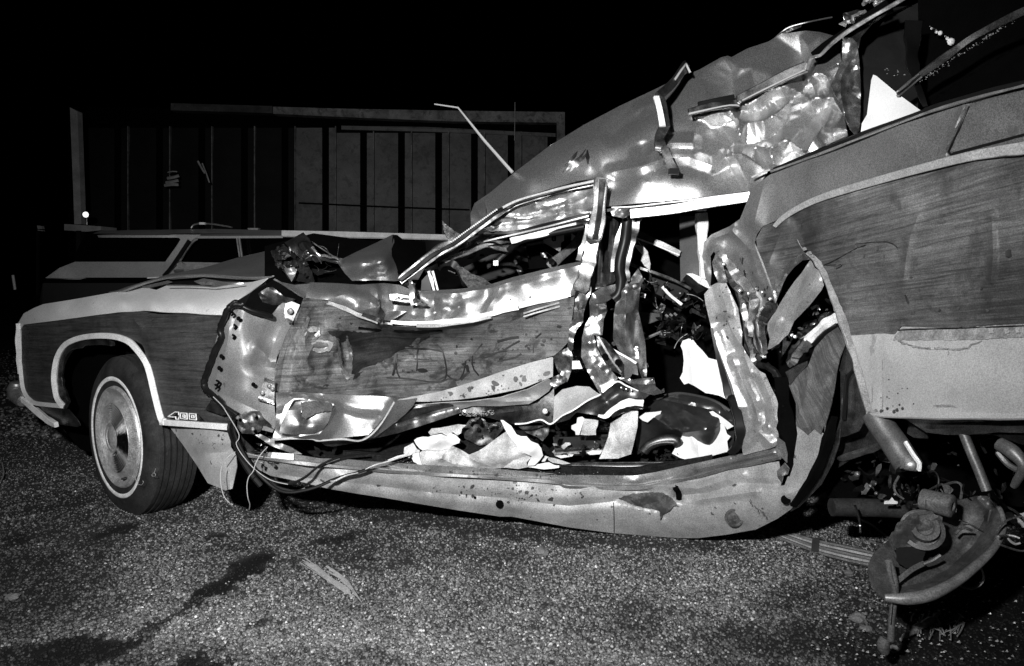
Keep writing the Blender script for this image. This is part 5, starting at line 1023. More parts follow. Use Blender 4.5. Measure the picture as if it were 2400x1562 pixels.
tube('pedal_rod', METALL, wr, Gt([(925,878,.15),(990,850,.15),(1040,828,.15)]), .006, n=6)
for a, b in ((1080,715),(1110,710),(1140,705)):
    tube('spring_coil', CHROME, wr, Gt([(a-10,b-8,.2),(a+8,b+8,.2)]), .005, n=6)
for k in range(16):
    x_ = rs3.uniform(990,1330); y_ = rs3.uniform(560,880); a_ = rs3.uniform(-.9,.9); l_ = rs3.uniform(30,90)
    sheet('dark_debris', VINYL if k % 2 else METALD, wr, Gt([(x_,y_,.28+rs3.rand()*.1),(x_+l_,y_+l_*a_,.28),(x_+l_*.9+10,y_+l_*a_+24,.26),(x_-8,y_+26,.28)]), res=4, crumple=(.06,24,k))
# ================= REAR QUARTER PANEL (nearest the camera, bent and lifted)
top_edge = F([(482,1330),(500,1300),(600,1225),(640,1200),(1000,1062),(1300,940),(1690,795),(2050,690),(2420,595)])
trim_hi = F([(2420,1010),(2200,1040),(1900,1095),(1400,1228),(1000,1348),(800,1430),(640,1545)])
def o3(pts, off): return [(p[0], p[1], BY(p[0])+off) for p in pts]
sheet('quarter_panel', PAINTQ, wr, o3(top_edge, .01)+[(2760,112,1.25),(2760,272,1.25)]+o3(trim_hi, -.0)+o3(H([(560,90),(515,150),(500,200),(560,340),(640,560),(660,650),(600,690),(540,720),(500,600),(420,470),(340,400),(240,280),(215,270),(195,300),(200,420),(190,520),(155,440),(138,300),(150,200),(200,150),(330,90),(400,40),(440,-60),(470,-150)]), .0),
      inner=o3(F([(1500,1000),(2100,850),(900,1200),(700,1350)]), -.015)+o3(H([(300,200),(450,250),(560,600),(400,300),(480,480)]), .02),
      creases=[(cz(H,[(360,140),(420,200),(480,265),(530,430),(600,570)]), .06, 14, 1.), (cz(H,[(330,325),(400,280),(475,250)]), .04, 12, 1.), (cz(H,[(210,290),(330,330),(450,480)]), -.06, 26, 1.), (cz(H,[(205,200),(200,300),(210,400)]), -.05, 10, 1.), (cz(H,[(500,220),(580,430),(640,600)]), .02, 12, 1.),
               (cz(F,[(560,1310),(500,1547)]), .02, 30, 1.), (cz(H,[(240,170),(340,130),(360,90)]), .03, 10, 1.), (cz(F,[(1990,750),(1850,1060),(1870,1080),(2120,1010),(2420,930)]), -.014, 6, 1.), (cz(F,[(1960,745),(1825,1060)]), .006, 10, 1.), (cz(F,[(2000,730),(2200,650),(2420,600)]), -.010, 5, 1.)],
      crumple=(.03,60,7), cmask=(cz(H,[(300,200),(550,600)]), 90), res=6)
sheet('fuel_door', PAINTQ, wr, on('quarter_panel', F([(2000,752),(2120,712),(2300,660),(2440,625),(2440,915),(2300,952),(2120,1000),(1885,1062),(1870,1050)]), -.006), thick=.004, res=9)
strip('panel_gap', BRUBBER, wr, on('quarter_panel', densp(F([(2000,745),(1930,900),(1855,1060),(1870,1078),(2120,1012),(2300,962),(2440,925)]), 8), -.004), .006, .003, smooth_n=1)
strip('top_edge_trim', BRUBBER, wr, o3(F([(640,1178),(1000,1035),(1300,915),(1690,775)]), .0), .010, .012)
strip('top_edge_trim', CHROME, wr, o3(F([(620,1196),(1000,1058),(1300,938),(1690,792),(2050,683),(2420,588),(3400,335)]), -.008), .006, .010)
strip('top_edge_trim', BRUBBER, wr, o3(F([(1690,770),(2050,665),(2420,570),(3400,315)]), -.0), .012, .012)
WT = mat('quarter_wood_trim', .30, .5, 0, var=.2, vscale=30, grain=.4, rust=.3, spotc=.2)
strip('moulding', WT, wr, o3(F([(3400,830),(2440,1025),(2200,1060),(1900,1115),(1400,1248),(1000,1368),(820,1445),(700,1520),(640,1580)]), -.012), .021, .010, taper=[1.5,1.3,1.1,1,1,.9,.8,.6])
WTOP = o3(F([(2440,1045),(2200,1078),(1900,1132),(1400,1262),(1000,1382),(840,1455),(740,1520)]), .0)
wq = WTOP[::-1]
sheet('quarter_wood_panel', WOODQ, wr, wq+[(2760,284,1.25),(2760,752,1.25)]+o3(H([(2400,770),(2100,785),(1800,800),(1520,790),(1480,845),(1300,845),(1150,855),(1120,760),(1090,640),(1030,480),(990,400),(930,310),(870,285),(760,330),(690,400),(650,480),(640,560),(590,450),(520,250),(512,180),(560,90)]), .0),
      inner=o3(H([(1500,200),(2000,400),(1600,600),(1200,300)]), -.02)+o3(H([(700,150),(650,300)]), .02),
      creases=[(cz(H,[(940,350),(1050,310),(1200,240),(1300,205),(1430,200),(1490,240)]), -.010, 6, 1.), (cz(H,[(1640,20),(1590,150),(1560,300),(1540,470)]), .010, 16, 1.), (cz(H,[(2155,0),(2165,300),(2150,480)]), .010, 14, 1.), (cz(H,[(820,60),(840,200),(870,280)]), -.02, 30, 1.), (cz(H,[(700,100),(600,350)]), .02, 30, 1.), (cz(H,[(980,360),(1100,340)]), -.010, 8, 1.),(cz(H,[(1750,100),(1900,40),(2380,60)]), -.004, 8, 1.)],
      crumple=(.010,90,3), res=7, gdir=((1900,700,BY(1900)),(2350,640,BY(2350))))
sheet('quarter_lower_panel', QLOW, wr, o3(H([(1150,850),(1300,843),(1480,838),(1530,792),(1800,798),(2100,783),(2400,768)]), .002)+[(2760,752,1.25),(2760,985,1.25)]+o3(H([(2440,1402),(2000,1403),(1600,1400),(1420,1398),(1340,1392),(1302,1385),(1260,1240),(1215,1100),(1170,950)]), .0),
      inner=o3(H([(1500,1100),(2000,1000),(2200,1250),(1400,950)]), -.02), creases=[(cz(H,[(1840,1330),(1880,1280)]), -.006, 20, 1.), (cz(H,[(1380,860),(1395,1380)]), -.003, 5, 1.)], res=8)
VFL = mat('faded_vinyl_flake', .22, .6, 0, var=.5, vscale=30, grain=.4)
sheet('vinyl_remnant', VFL, wr, on('quarter_lower_panel', H([(1480,850),(1530,800),(1700,800),(2000,792),(2390,772),(2390,868),(2200,872),(2100,880),(1900,885),(1560,885),(1470,885)]), -.004), thick=.002, torn=1.2, res=6)
strip('vinyl_edge', VFL, wr, on('quarter_lower_panel', densp(H([(1500,890),(1560,915),(1640,938),(1780,945),(1900,952),(1985,945),(2030,915),(2080,895)]), 5), -.003), .005, .002, smooth_n=1, jitter=.0008)
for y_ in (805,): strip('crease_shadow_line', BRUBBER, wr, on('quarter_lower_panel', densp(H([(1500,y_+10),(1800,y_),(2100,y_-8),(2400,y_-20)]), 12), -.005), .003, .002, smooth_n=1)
for a, b, w_ in ((2130,820,30),(2240,822,30),(2320,818,24)):
    sheet('scuff', WT, wr, on('quarter_lower_panel', H([(a,b-18),(a+w_,b-20),(a+w_+8,b+12),(a+6,b+20)]), -.007), thick=.001, torn=1., res=4)
for a, b, r in ((1390,1381,.0065),(1478,1385,.006),(1496,1372,.005),(1427,1362,.004),(1533,1362,.004),(1512,1336,.003),(1610,1330,.002),(1242,1100,.006),(1250,1115,.008)):
    x_, y_, d_ = on('quarter_lower_panel', H([(a, b)]), -.003)[0]; lathe('dark_spot', MARK, wr, P(np.float64(x_), np.float64(y_), d_), (-.3,-1,.1), [(0,r),(.0003,r*.8),(.0003,0)], n=10)
for a, b, r in ((1360,245,.007),(1265,298,.005),(1405,300,.004),(2280,280,.009),(2082,525,.004),(1788,675,.004),(1215,235,.004)):
    x_, y_, d_ = on('quarter_wood_panel', H([(a, b)]), -.003)[0]; lathe('dark_spot', MARK, wr, P(np.float64(x_), np.float64(y_), d_), (-.3,-1,.1), [(0,r),(.0003,r*.8),(.0003,0)], n=10)
strip('dark_nick', MARK, wr, on('quarter_wood_panel', densp(H([(1550,570),(1562,600),(1575,628)]),4), -.003), .005, .002, smooth_n=1)
for q_, w_ in (([(985,365),(1060,330),(1150,280),(1215,245),(1275,225)], .004), ([(1200,215),(1300,205),(1420,200),(1470,215),(1500,245)], .0018), ([(1000,365),(1100,358),(1110,368),(1070,390)], .003)):
    strip('dark_scratch', MARK, wr, on('quarter_wood_panel', densp(H(q_), 6), -.0025), w_, .0015, smooth_n=1)
# folded edge flange of the torn wood panel
FLG = mat('torn_flange', .22, .5, .1, var=.4, vscale=26, grain=.4)
strip('torn_flange', FLG, wr, o3(H([(862,280),(910,310),(955,370),(1000,460),(1040,560),(1075,650),(1095,700),(1130,800),(1160,900),(1195,1000),(1225,1110),(1262,1250),(1300,1385)]), -.012), .016, .008, taper=[.4,.9,1.1,1.1,1.1,1.2,1.3,1.3,1.2,1.1,1.1,1,1])
for a, b in ((845,250),(880,278),(895,300),(925,345)):
    sheet('torn_curl', FLG, wr, o3(H([(a-14,b-8),(a+10,b-12),(a+18,b+6),(a-2,b+14)]), -.02), res=2.6, crumple=(.03,12,a))
tube('wood_splinter', FLG, wr, o3(H([(800,185),(820,225),(845,262)]), -.015), .0012, n=4)
# sill trim along the bottom edge and the dark rail under it
strip('bottom_trim', QLOW, wr, [(x,y,d) for x,y,d in o3(H([(1302,1392),(1500,1408),(1900,1412),(2470,1412),(3400,1430)]), -.004)], .007, .02)
sheet('under_rail', METALD, wr, o3(H([(1420,1415),(1560,1425),(2000,1425),(3400,1440),(3400,1560),(2200,1528),(2000,1545),(1850,1547),(1700,1530),(1560,1440)]), .05), creases=[(cz(H,[(1700,1510),(2000,1490),(2470,1480)]), .03, 12, 1.)], res=8)
sheet('under_rail_top', BLACK, wr, o3(H([(1420,1410),(3400,1430),(3400,1460),(1450,1440)]), .07), res=12)
# ---- torn structure between door hole and quarter panel
sheet('dogleg_pillar', DOGM, wr, o3(Gt([(1392,505),(1430,485),(1490,480),(1515,530),(1545,600),(1575,660),(1590,760),(1605,830),(1600,925),(1640,985),(1690,1060),(1725,1100),(1765,1120),(1800,1200),(1840,1280),(1862,1350),(1872,1420),(1868,1500)]), -.02)+o3(J([(1855,480),(1858,540),(1840,585),(1800,600),(1700,625),(1612,648),(1598,560),(1600,480),(1575,330),(1520,200),(1480,60)]), -.02)+o3(Gt([(1440,1000),(1405,860),(1375,740),(1350,640),(1340,565)]), -.02),
      inner=o3(Gt([(1470,700),(1500,900),(1600,1200),(1700,1400),(1560,1100)]), -.03),
      creases=[(cz(Gt,[(1450,520),(1500,680),(1500,740),(1540,830),(1600,930)]), .03, 18, 1.), (cz(Gt,[(1440,760),(1500,760),(1530,840),(1560,950)]), -.03, 21, 1.), (cz(Gt,[(1400,850),(1450,980),(1520,1160),(1580,1350)]), .03, 15, 1.),
               (cz(Gt,[(1540,1020),(1600,1160),(1680,1300),(1720,1450)]), .045, 16, 1.), (cz(Gt,[(1620,1000),(1700,1200),(1780,1380),(1790,1500)]), .045, 16, 1.), (cz(Gt,[(1720,1100),(1800,1280),(1840,1450)]), .04, 16, 1.), (cz(Gt,[(1580,1100),(1640,1250),(1690,1400)]), -.035, 15, 1.), (cz(Gt,[(1680,1150),(1750,1300),(1770,1450)]), -.035, 13, 1.), (cz(J,[(1640,560),(1720,480),(1800,560)]), .03, 18, 1.)],
      crumple=(.016,60,8,1), res=4)
strip('opening_seal', BRUBBER, wr, o3(Gt([(1390,800),(1430,980),(1480,1150),(1510,1280)]), -.035)+o3(J([(1540,260),(1575,380),(1590,480),(1580,560),(1545,610),(1510,628)]), -.04), .024, .016, taper=[.3,.5,.8,1,1.1,1.2,1.2,1.1,1.,.6])
rr_ = [([(1430,270),(1480,310),(1560,420),(1640,520),(1680,580),(1690,640),(1660,760),(1665,860)], .030, METAL), ([(1420,300),(1460,380),(1540,480),(1590,560),(1620,700),(1640,850),(1680,1000),(1700,1060)], .022, METALD),
       ([(1650,640),(1690,700),(1700,800),(1720,940),(1760,1010)], .022, METALD), ([(1760,650),(1730,740),(1740,860),(1765,980)], .024, METAL), ([(1580,540),(1620,560),(1660,590)], .03, METALD), ([(1610,620),(1625,700),(1640,830)], .02, METALL), ([(1800,650),(1750,720),(1735,800)], .03, METALD)]
for q_, w_, m_ in rr_: strip('folded_pillar_rib', m_, wr, o3(Gt(q_), -.012+.02*rs3.rand()), w_, .012, jitter=.0015, taper=[.5,1,1,1,.6])
sheet('inner_fold', METALD, wr, o3(Gt([(1430,270),(1520,290),(1660,260),(1700,330),(1760,480),(1830,600),(1850,660),(1780,700),(1770,900),(1760,1000),(1700,1060),(1620,940),(1600,700),(1540,500),(1440,340)]), .03), creases=[(cz(Gt,[(1690,280),(1760,480),(1820,620)]), .03, 10, 1.), (cz(Gt,[(1560,420),(1700,600),(1740,800)]), -.04, 16, 1.)], res=5, crumple=(.03,40,5))
sheet('pillar_head_fold', METAL, wr, o3(Gt([(1395,345),(1420,285),(1460,320),(1480,400),(1500,480),(1440,490),(1410,420)]), -.03), res=3.4, crumple=(.04,24,3))
for a, b in ((1478,355),(1590,540),(1650,560),(1800,598),(1745,550)):
    lathe('rivet', CHROME, wr, pts3(o3(Gt([(a,b)]), -.045))[0], (-.2,-1,.2), [(0,.006),(.004,.004),(.005,0)], n=8)
# smooth flap torn out of the wheel house
sheet('torn_flap', DOGM, wr, o3(O([(1180,300),(1240,400),(1300,440),(1340,530),(1375,650),(1340,720),(1200,900),(1060,1050),(960,1150),(900,1290),(880,1330),(800,1400),(750,1460),(640,1530),(585,1547),(620,1400),(585,1260),(590,1180),(650,1080),(700,1020),(740,940),(850,760),(960,600),(1060,480)]), -.02),
      inner=o3(O([(1150,500),(1000,900),(800,1150),(1000,700)]), -.045), creases=[(cz(O,[(1180,360),(1100,560),(1000,720)]), -.05, 24, 1.), (cz(O,[(780,900),(700,1200),(640,1400)]), .02, 24, 1.), (cz(O,[(1320,560),(1100,800),(960,1000)]), .02, 30, 1.)], res=5, crumple=(.012,50,5))
sheet('torn_flap_strip', METAL, wr, o3(O([(1070,210),(1140,240),(1180,290),(1080,300),(960,400),(860,520),(800,640),(750,760),(700,900),(670,760),(680,620),(740,440),(760,400),(800,440),(850,380),(960,270)]), -.02), creases=[(cz(O,[(1120,250),(980,340),(860,460),(740,640)]), .03, 8, 1.), (cz(O,[(820,420),(850,480)]), -.05, 6, 1.)], res=3.6, crumple=(.02,26,9))
sheet('flap_corner', METALD, wr, o3(O([(560,900),(640,860),(700,900),(720,1000),(640,1080),(560,1180),(500,1300),(480,1180),(540,1040)]), -.0), res=4, crumple=(.05,26,3))
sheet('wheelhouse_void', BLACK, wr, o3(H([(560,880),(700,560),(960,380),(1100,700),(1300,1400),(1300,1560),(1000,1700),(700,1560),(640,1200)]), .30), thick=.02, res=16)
for ol, m_ in (([(850,760),(930,740),(980,830),(860,900),(800,860)], METALD), ([(930,720),(1000,690),(1040,730),(960,780)], METALD), ([(890,660),(940,632),(945,650),(900,675)], TRIM), ([(700,870),(740,840),(770,870),(720,960),(690,1000)], METAL)):
    sheet('hidden_bracket', m_, wr, o3(H(ol), .16), res=4, crumple=(.03,22,4))
for a, b in ((690,868),(710,875),(745,848),(785,862),(760,850)):
    lathe('bolt', CHROME, wr, pts3(o3(H([(a,b)]), .03))[0], (-.3,-1,.2), [(0,.007),(.005,.005),(.006,0)], n=8)
strip('wheelhouse_rail', TRIM, wr, o3(H([(1080,725),(1000,780),(930,840),(880,890)]), -.0), .032, .02)
strip('wheelhouse_rail', BRUBBER, wr, o3(H([(1085,775),(1000,830),(910,910)]), .01), .018, .02)
strip('wheelhouse_rail', METALL, wr, o3(H([(890,890),(840,940),(790,1000),(755,1055)]), -.0), .026, .014, jitter=.002)
strip('wheelhouse_rail', METALD, wr, o3(H([(860,870),(800,950),(750,1040)]), .02), .03, .014, jitter=.002)
sheet('curled_scrap', METALD, wr, o3(H([(715,1110),(800,1060),(870,1030),(870,1060),(820,1110),(745,1195),(735,1150)]), -.01), res=3.4, crumple=(.04,20,4))
# inner wheel arch with wood-vinyl and lip
sheet('wheel_arch_wood', WOODQ, wr, o3(H([(1080,795),(1120,870),(1140,900),(1100,1000),(1070,1120),(1040,1320),(1000,1460),(985,1560)]), .0)+o3(J([(2180,430),(2150,500),(2105,462),(2060,505),(2020,470),(1980,440)]), -.006)+o3(H([(790,1400),(790,1330),(740,1200),(800,1130),(870,1070),(880,1050),(920,940),(1000,850)]), .0),
      inner=o3(H([(900,1200),(1000,1000)]), -.02), creases=[(cz(H,[(1075,800),(960,880),(910,980),(875,1070)]), .02, 8, 1.), (cz(H,[(1180,1040),(1110,1080),(1070,1140),(1030,1340)]), .025, 8, 1.), (cz(H,[(870,1170),(850,1300),(810,1400)]), .03, 10, 1.), (cz(H,[(800,1200),(830,1350)]), -.02, 10,1.)], res=5, gdir=(H([(860,1080,0)])[0], H([(1000,1400,0)])[0]), crumple=(.014,40,4))
sheet('arch_outer_wall', METALD, wr, o3(H([(1140,900),(1200,1050),(1230,1130),(1300,1390),(1230,1520),(1120,1560),(1060,1560),(1110,1400),(1120,1220),(1150,1130),(1090,1100)]), .02), res=5, creases=[(cz(H,[(1140,1160),(1125,1300),(1120,1440)]), .03, 7, 1.)], crumple=(.012,40,4))
strip('arch_seam', BRUBBER, wr, o3(H([(1200,1085),(1150,1150),(1135,1250),(1125,1440)]), .0), .008, .01)
# ================= SILL
zed = np.float64
SB = [(545,1075),(600,1112),(690,1140),(790,1160),(900,1178),(1000,1190),(1130,1210),(1300,1232),(1440,1250),(1600,1262),(1700,1255),(1775,1240),(1850,1206),(1900,1170),(1940,1130),(1965,1060),(1975,1000),(1973,985)]
ST = I([(250,650),(500,690),(900,738),(1200,765),(1600,800),(2000,825),(2380,850)])+J([(300,850),(850,882),(1100,840),(1290,800),(1500,745),(1700,715),(1860,690)])
side_top = o3(ST, -.01)
sheet('sill', DIRTY, wr, side_top+o3(J([(1880,800),(1870,860),(1900,855),(1960,700),(1990,500),(1980,420),(2060,440),(2180,500),(2175,620),(2120,780),(2040,890)]), -.0)+o3(J([(1950,1020),(1850,1090),(1700,1165),(1500,1200),(1300,1225),(1150,1225),(900,1205),(700,1190),(400,1150),(0,1075)]), .03)+o3(I([(2000,1075),(1700,1030),(1400,980),(1200,945),(1000,915),(800,880),(600,830),(400,790),(300,740)]), .03),
      inner=o3(I([(900,850),(1500,925),(2100,1000),(900,800)]), -.03)+o3(J([(200,980),(800,980),(1300,1000),(1600,950),(500,930),(1900,900),(1000,1080)]), -.03)+o3(J([(400,1100),(1100,1150)]), -.0),
      creases=[(cz(I,[(500,790),(900,830),(1500,905),(2100,950)])+cz(J,[(0,960),(400,1000),(700,970)]), -.012, 16, 1.), (cz(J,[(740,950),(1000,1010),(1060,990),(1150,930)]), -.05, 13, 1.), (cz(J,[(1150,930),(1350,910),(1600,840),(1850,850)]), -.05, 11, 1.), (cz(J,[(1140,900),(1180,960)]), -.06, 10, 1.), (cz(J,[(900,850),(1300,880),(1600,780)]), .02, 16, 1.), (cz(J,[(1040,1030),(1060,1080)]), -.03, 8, 1.), (cz(J,[(1300,960),(1700,900)]), .015, 14, 1.)],
      crumple=(.006,60,4), res=6)
strip('sill_patch_seam', METALD, wr, on('sill', densp(J([(708,975),(712,1100),(712,1185)]), 8), -.001), .003, .003, smooth_n=1)
strip('sill_step', METALL, wr, o3(I([(230,640),(300,655),(600,700),(900,728),(1200,752),(1600,782),(2000,806),(2380,833)])+J([(400,862),(850,876),(1100,832),(1290,790),(1500,735),(1700,695),(1880,655)]), -.022), .014, .012)
sheet('sill_step_plate', METALL, wr, o3(I([(370,625),(560,640),(740,668),(900,672),(1100,690),(1600,720),(2000,745),(2380,775)])+J([(200,788),(500,785),(850,790),(1000,765),(1290,700),(1550,645),(1800,600),(1850,590),(1870,650),(1700,690),(1500,730),(1290,785),(1100,828),(850,870),(400,850),(0,828)]), -.01)+o3(I([(2000,798),(1600,772),(1200,745),(900,722),(600,690),(380,655)]), -.01),
      inner=o3(I([(1500,740)]), -.02)+o3(J([(850,830),(1300,745)]), -.02), creases=[(cz(J,[(1290,745),(1550,690),(1820,630)]), .012, 8, 1.)], res=5, crumple=(.004,30,2))
strip('sill_carpet_edge', CARPET, wr, o3(I([(900,650),(1400,690),(2000,715),(2380,745)])+J([(300,755),(850,760),(1000,740),(1400,680)]), .03), .035, .02)
strip('sill_scuff_plate', METALD, wr, o3(J([(330,715),(700,705),(1100,700),(1400,672)]), .06), .014, .01)
strip('sill_scuff_plate', TRIM, wr, o3(J([(200,715),(500,722),(900,722),(1200,700)]), .05), .003, .01)
for a, b, t_, r in ((1998,988,I,.016),(1908,955,J,.016),(1825,942,I,.005)):
    x_, y_, d_ = on('sill', t_([(a, b)]), -.004)[0]; lathe('drain_hole', BLACK, wr, P(zed(x_), zed(y_), d_), (-.1,-1,.0), [(0,r),(.003,r),(.0035,r*.9),(.003,0)], n=20)
x_, y_, d_ = on('sill', J([(1550,1080)]), -.008)[0]; pc_ = P(zed(x_), zed(y_), d_)
lathe('sill_plug', RUSTY, wr, pc_, (-.1,-1,-.05), [(0,.034),(.006,.033),(.006,.027),(.002,.025),(.004,.014),(.008,.011),(.008,0)], n=28)
sheet('sill_tear', RUSTY, wr, on('sill', J([(740,950),(850,915),(980,905),(1060,910),(1120,950),(1160,1000),(1130,1000),(1095,1040),(1050,1060),(1035,1100),(1030,1040),(980,1020),(870,1000)]), -.012), res=3.2, crumple=(.05,20,4), torn=1.)
tube('sill_crack', BLACK, wr, on('sill', J([(1035,1040),(1045,1060),(1038,1095)]), -.004), .0025, n=5)
tube('torn_hole', BLACK, wr, on('sill', J([(1140,875),(1160,900),(1165,950)]), -.006), .012, n=6)
for k in range(14):
    x_ = rs3.uniform(1640,1780); y_ = 950+(x_-1640)*.9+rs3.normal(0,12)
    q = on('sill', J([(x_,y_),(x_+8,y_+10),(x_+10,y_+22)]), -.003); tube('paint_chip', RUSTY, wr, q, .0015, n=4, smooth_n=0)
strip('arch_dark_gap', BLACK, wr, o3(J([(2250,380),(2230,440),(2200,560),(2150,700),(2090,820),(2020,920),(1960,1000)]), -.02), .030, .014, taper=[.6,1,1.1,1.1,1,.9,.7])  # black strips stand in for the dark gaps along the arch
strip('arch_dark_gap', BLACK, wr, o3(J([(1880,100),(1890,300),(1910,450),(1950,600),(1945,700),(1930,790)]), .0), .040, .02, taper=[1,1.2,1.3,.9,.7,.4])
sheet('arch_outer_lip', METALD, wr, o3(J([(2290,60),(2330,40),(2310,200),(2300,400),(2285,560),(2240,700),(2160,850),(2080,930),(2000,1010),(1940,1040),(2020,930),(2100,830),(2170,700),(2210,580),(2240,520),(2280,460),(2290,360)]), .02), res=5, creases=[(cz(J,[(2300,250),(2280,540),(2200,760),(2080,920)]), .02, 8, 1.)])
sheet('pillar_foot_scrap', RUSTY, wr, o3(J([(1850,520),(1900,560),(1920,640),(1915,700),(1880,660),(1870,680),(1840,620)]), -.035), res=3, crumple=(.06,14,4))
sheet('pillar_foot_scrap', METAL, wr, o3(J([(1845,760),(1900,700),(1930,740),(1920,780),(1890,790),(1880,840),(1850,800)]), -.035), res=3, crumple=(.05,14,4))
tube('pillar_foot_cable', BRUBBER, wr, o3(J([(1700,10),(1780,30),(1850,100),(1870,200),(1890,320),(1900,450)]), -.0), .012, n=7, jitter=.002)
# ================= floor, seat and trim seen through the open side
sheet('floor_pan', CARPET, wr, o3(I([(560,560),(1100,560),(1700,380),(2380,420)]), .25)+o3(J([(300,480),(900,480),(1540,400),(1530,640),(900,700),(300,740)]), .2)+o3(I([(2380,760),(1400,700),(700,640)]), .1), res=10, thick=.01, crumple=(.03,60,4))
sheet('seat_cushion', VINYL, wr, o3(J([(880,390),(930,330),(1000,250),(1150,215),(1300,235),(1420,270),(1520,330),(1560,430),(1540,600),(1480,640),(1200,660),(1130,560),(1000,580),(930,640),(870,640),(860,500)]), .10),
      inner=o3(J([(1200,400),(1350,420),(1050,450)]), .0), creases=[(cz(J,[(960,360),(1060,430),(1200,490),(1350,470)]), .04, 12, 1.), (cz(J,[(1200,330),(1320,400),(1420,450)]), .04, 12, 1.), (cz(J,[(1080,300),(1200,440)]), -.03, 14, 1.), (cz(J,[(1000,250),(1200,290),(1400,330),(1510,400)]), -.02, 8, 1.), (cz(J,[(1040,400),(1120,460)]), .03, 10, 1.)], res=5, crumple=(.02,40,6))
tube('seat_piping', VINYL, wr, o3(J([(1000,252),(1150,218),(1300,238),(1420,275),(1520,340)]), .09), .008, n=6)
tube('seat_foot_ring', METALD, wr, o3(J([(920,620),(960,575),(1040,545),(1130,540),(1160,570)]), .02), .020, n=8)
tube('seat_foot_ring', METALL, wr, o3(J([(935,610),(980,575),(1060,558),(1130,562)]), .0), .003, n=5)
sheet('seat_base', VINYL, wr, o3(J([(285,520),(450,520),(680,500),(680,620),(560,640),(300,640)]), .12), res=8)
tube('seat_track', METALD, wr, o3(J([(300,640),(500,630),(680,610)]), .1), .010, n=6)
sheet('trim_sleeve', CLOTH, wr, o3(J([(690,420),(760,380),(800,335),(880,340),(875,450),(850,560),(830,640),(780,655),(740,670),(608,672),(640,600),(670,520)]), -.01), inner=o3(J([(760,520)]), -.04), creases=[(cz(J,[(700,430),(720,520),(780,650)]), -.03, 9, 1.)], res=4.5, crumple=(.012,34,4))
sheet('metal_curl', METAL, wr, o3(Gt([(690,1400),(760,1350),(810,1320),(915,1312),(918,1365),(830,1370),(760,1400),(700,1430)]), -.03), res=4, crumple=(.02,30,4))
sheet('kick_plate', METALD, wr, o3(Q([(960,200),(1070,190),(1160,250),(1300,240),(1340,300),(1200,480),(1060,500),(900,420),(870,330)]), .08), res=5, crumple=(.05,44,4))
tube('plastic_trim_glint', GLASSS, wr, o3(Q([(960,250),(1000,215),(1070,200),(1130,240),(1150,280)]), .04), .006, n=6, jitter=.003)
tube('plastic_trim_glint', GLASSS, wr, o3(Q([(1160,300),(1240,260),(1300,270),(1330,300)]), .04), .005, n=6, jitter=.003)
sheet('torn_liner', METALD, wr, o3(Q([(1500,290),(1850,270),(1830,380),(1770,450),(1700,400),(1600,360)]), .05), res=5, crumple=(.03,40,4))
# ================= hanging tail pipe, rear suspension
tube('tail_pipe', PIPE, wr, o3(K([(870,75),(930,170),(1000,270),(1070,380)]), .02), .036, n=14)
tube('tail_pipe_lip', METALL, wr, o3(K([(1060,340),(1085,380),(1088,395)]), .015), .030, n=12, taper=[.9,1.,.8])
strip('tail_pipe_seam', TRIM, wr, o3(K([(1050,240),(1100,320),(1132,365),(1128,405)]), -.01), .006, .01, smooth_n=2)
tube('strut_rod', PIPE, wr, o3(K([(1390,190),(1430,290),(1480,410),(1525,525)]), .06), .012, n=8)
tube('brake_hose', PIPE, wr, o3(K([(1600,250),(1680,300),(1740,380),(1700,470),(1680,500)]), .05), .012, n=8, taper=[1.4,1.5,1,.8,.6])
tube('brake_hose', PIPE, wr, o3(K([(1590,300),(1650,370),(1720,410)]), .06), .007, n=6)
sheet('under_body', METALD, wr, o3(K([(690,120),(870,90),(920,200),(880,290),(720,350),(660,390),(670,200)]), .12), res=7, crumple=(.02,60,4))
strip('under_body_rail', METAL, wr, o3(K([(670,340),(760,310),(880,270),(930,235)]), .10), .02, .01)
sheet('fuel_tank_strap', METALD, wr, o3(K([(1070,130),(1180,180),(1180,220),(1100,215),(1060,190)]), .1), res=5, crumple=(.03,30,4))
sheet('under_body', METALD, wr, o3(K([(1200,190),(1743,200),(1743,260),(1540,190),(1380,190)]), .2), res=10)
sheet('axle_housing', BLACK, wr, [(x,y,2.25) for x,y,_ in K([(620,400,2),(900,330,2),(1300,300,2),(1743,300,2),(1743,620,2),(1500,600,2),(1200,640,2),(900,640,2),(640,560,2)])], res=14, crumple=(.08,120,4), thick=.05)
tube('axle_tube', RUBBER, wr, [(x,y,2.2) for x,y,_ in K([(620,620,2),(900,625,2),(1200,640,2),(1400,620,2)])], .03, n=12)
sheet('cross_member_patch', METALL, wr, [(x,y,2.15) for x,y,_ in K([(892,300,2),(960,305,2),(1000,330,2),(1005,370,2),(900,352,2)])], res=4, crumple=(.02,20,3))
sheet('tee_bracket', WHITEW, wr, [(x,y,2.1) for x,y,_ in K([(928,602,2),(932,585,2),(960,583,2),(975,565,2),(988,583,2),(1005,588,2),(1007,602,2)])], res=3)
for a, b, r in ((845,497,.007),(770,428,.009),(1306,243,.005),(1360,378,.004),(990,545,.005),(880,540,.006),(1180,200,.005)):
    lathe('glint_bolt', METALL, wr, P(*[zed(q) for q in (*K([(a,b,2.)])[0][:2], 2.08)]), (-.2,-1,.1), [(0,r),(r*.7,r*.7),(r,0)], n=8)
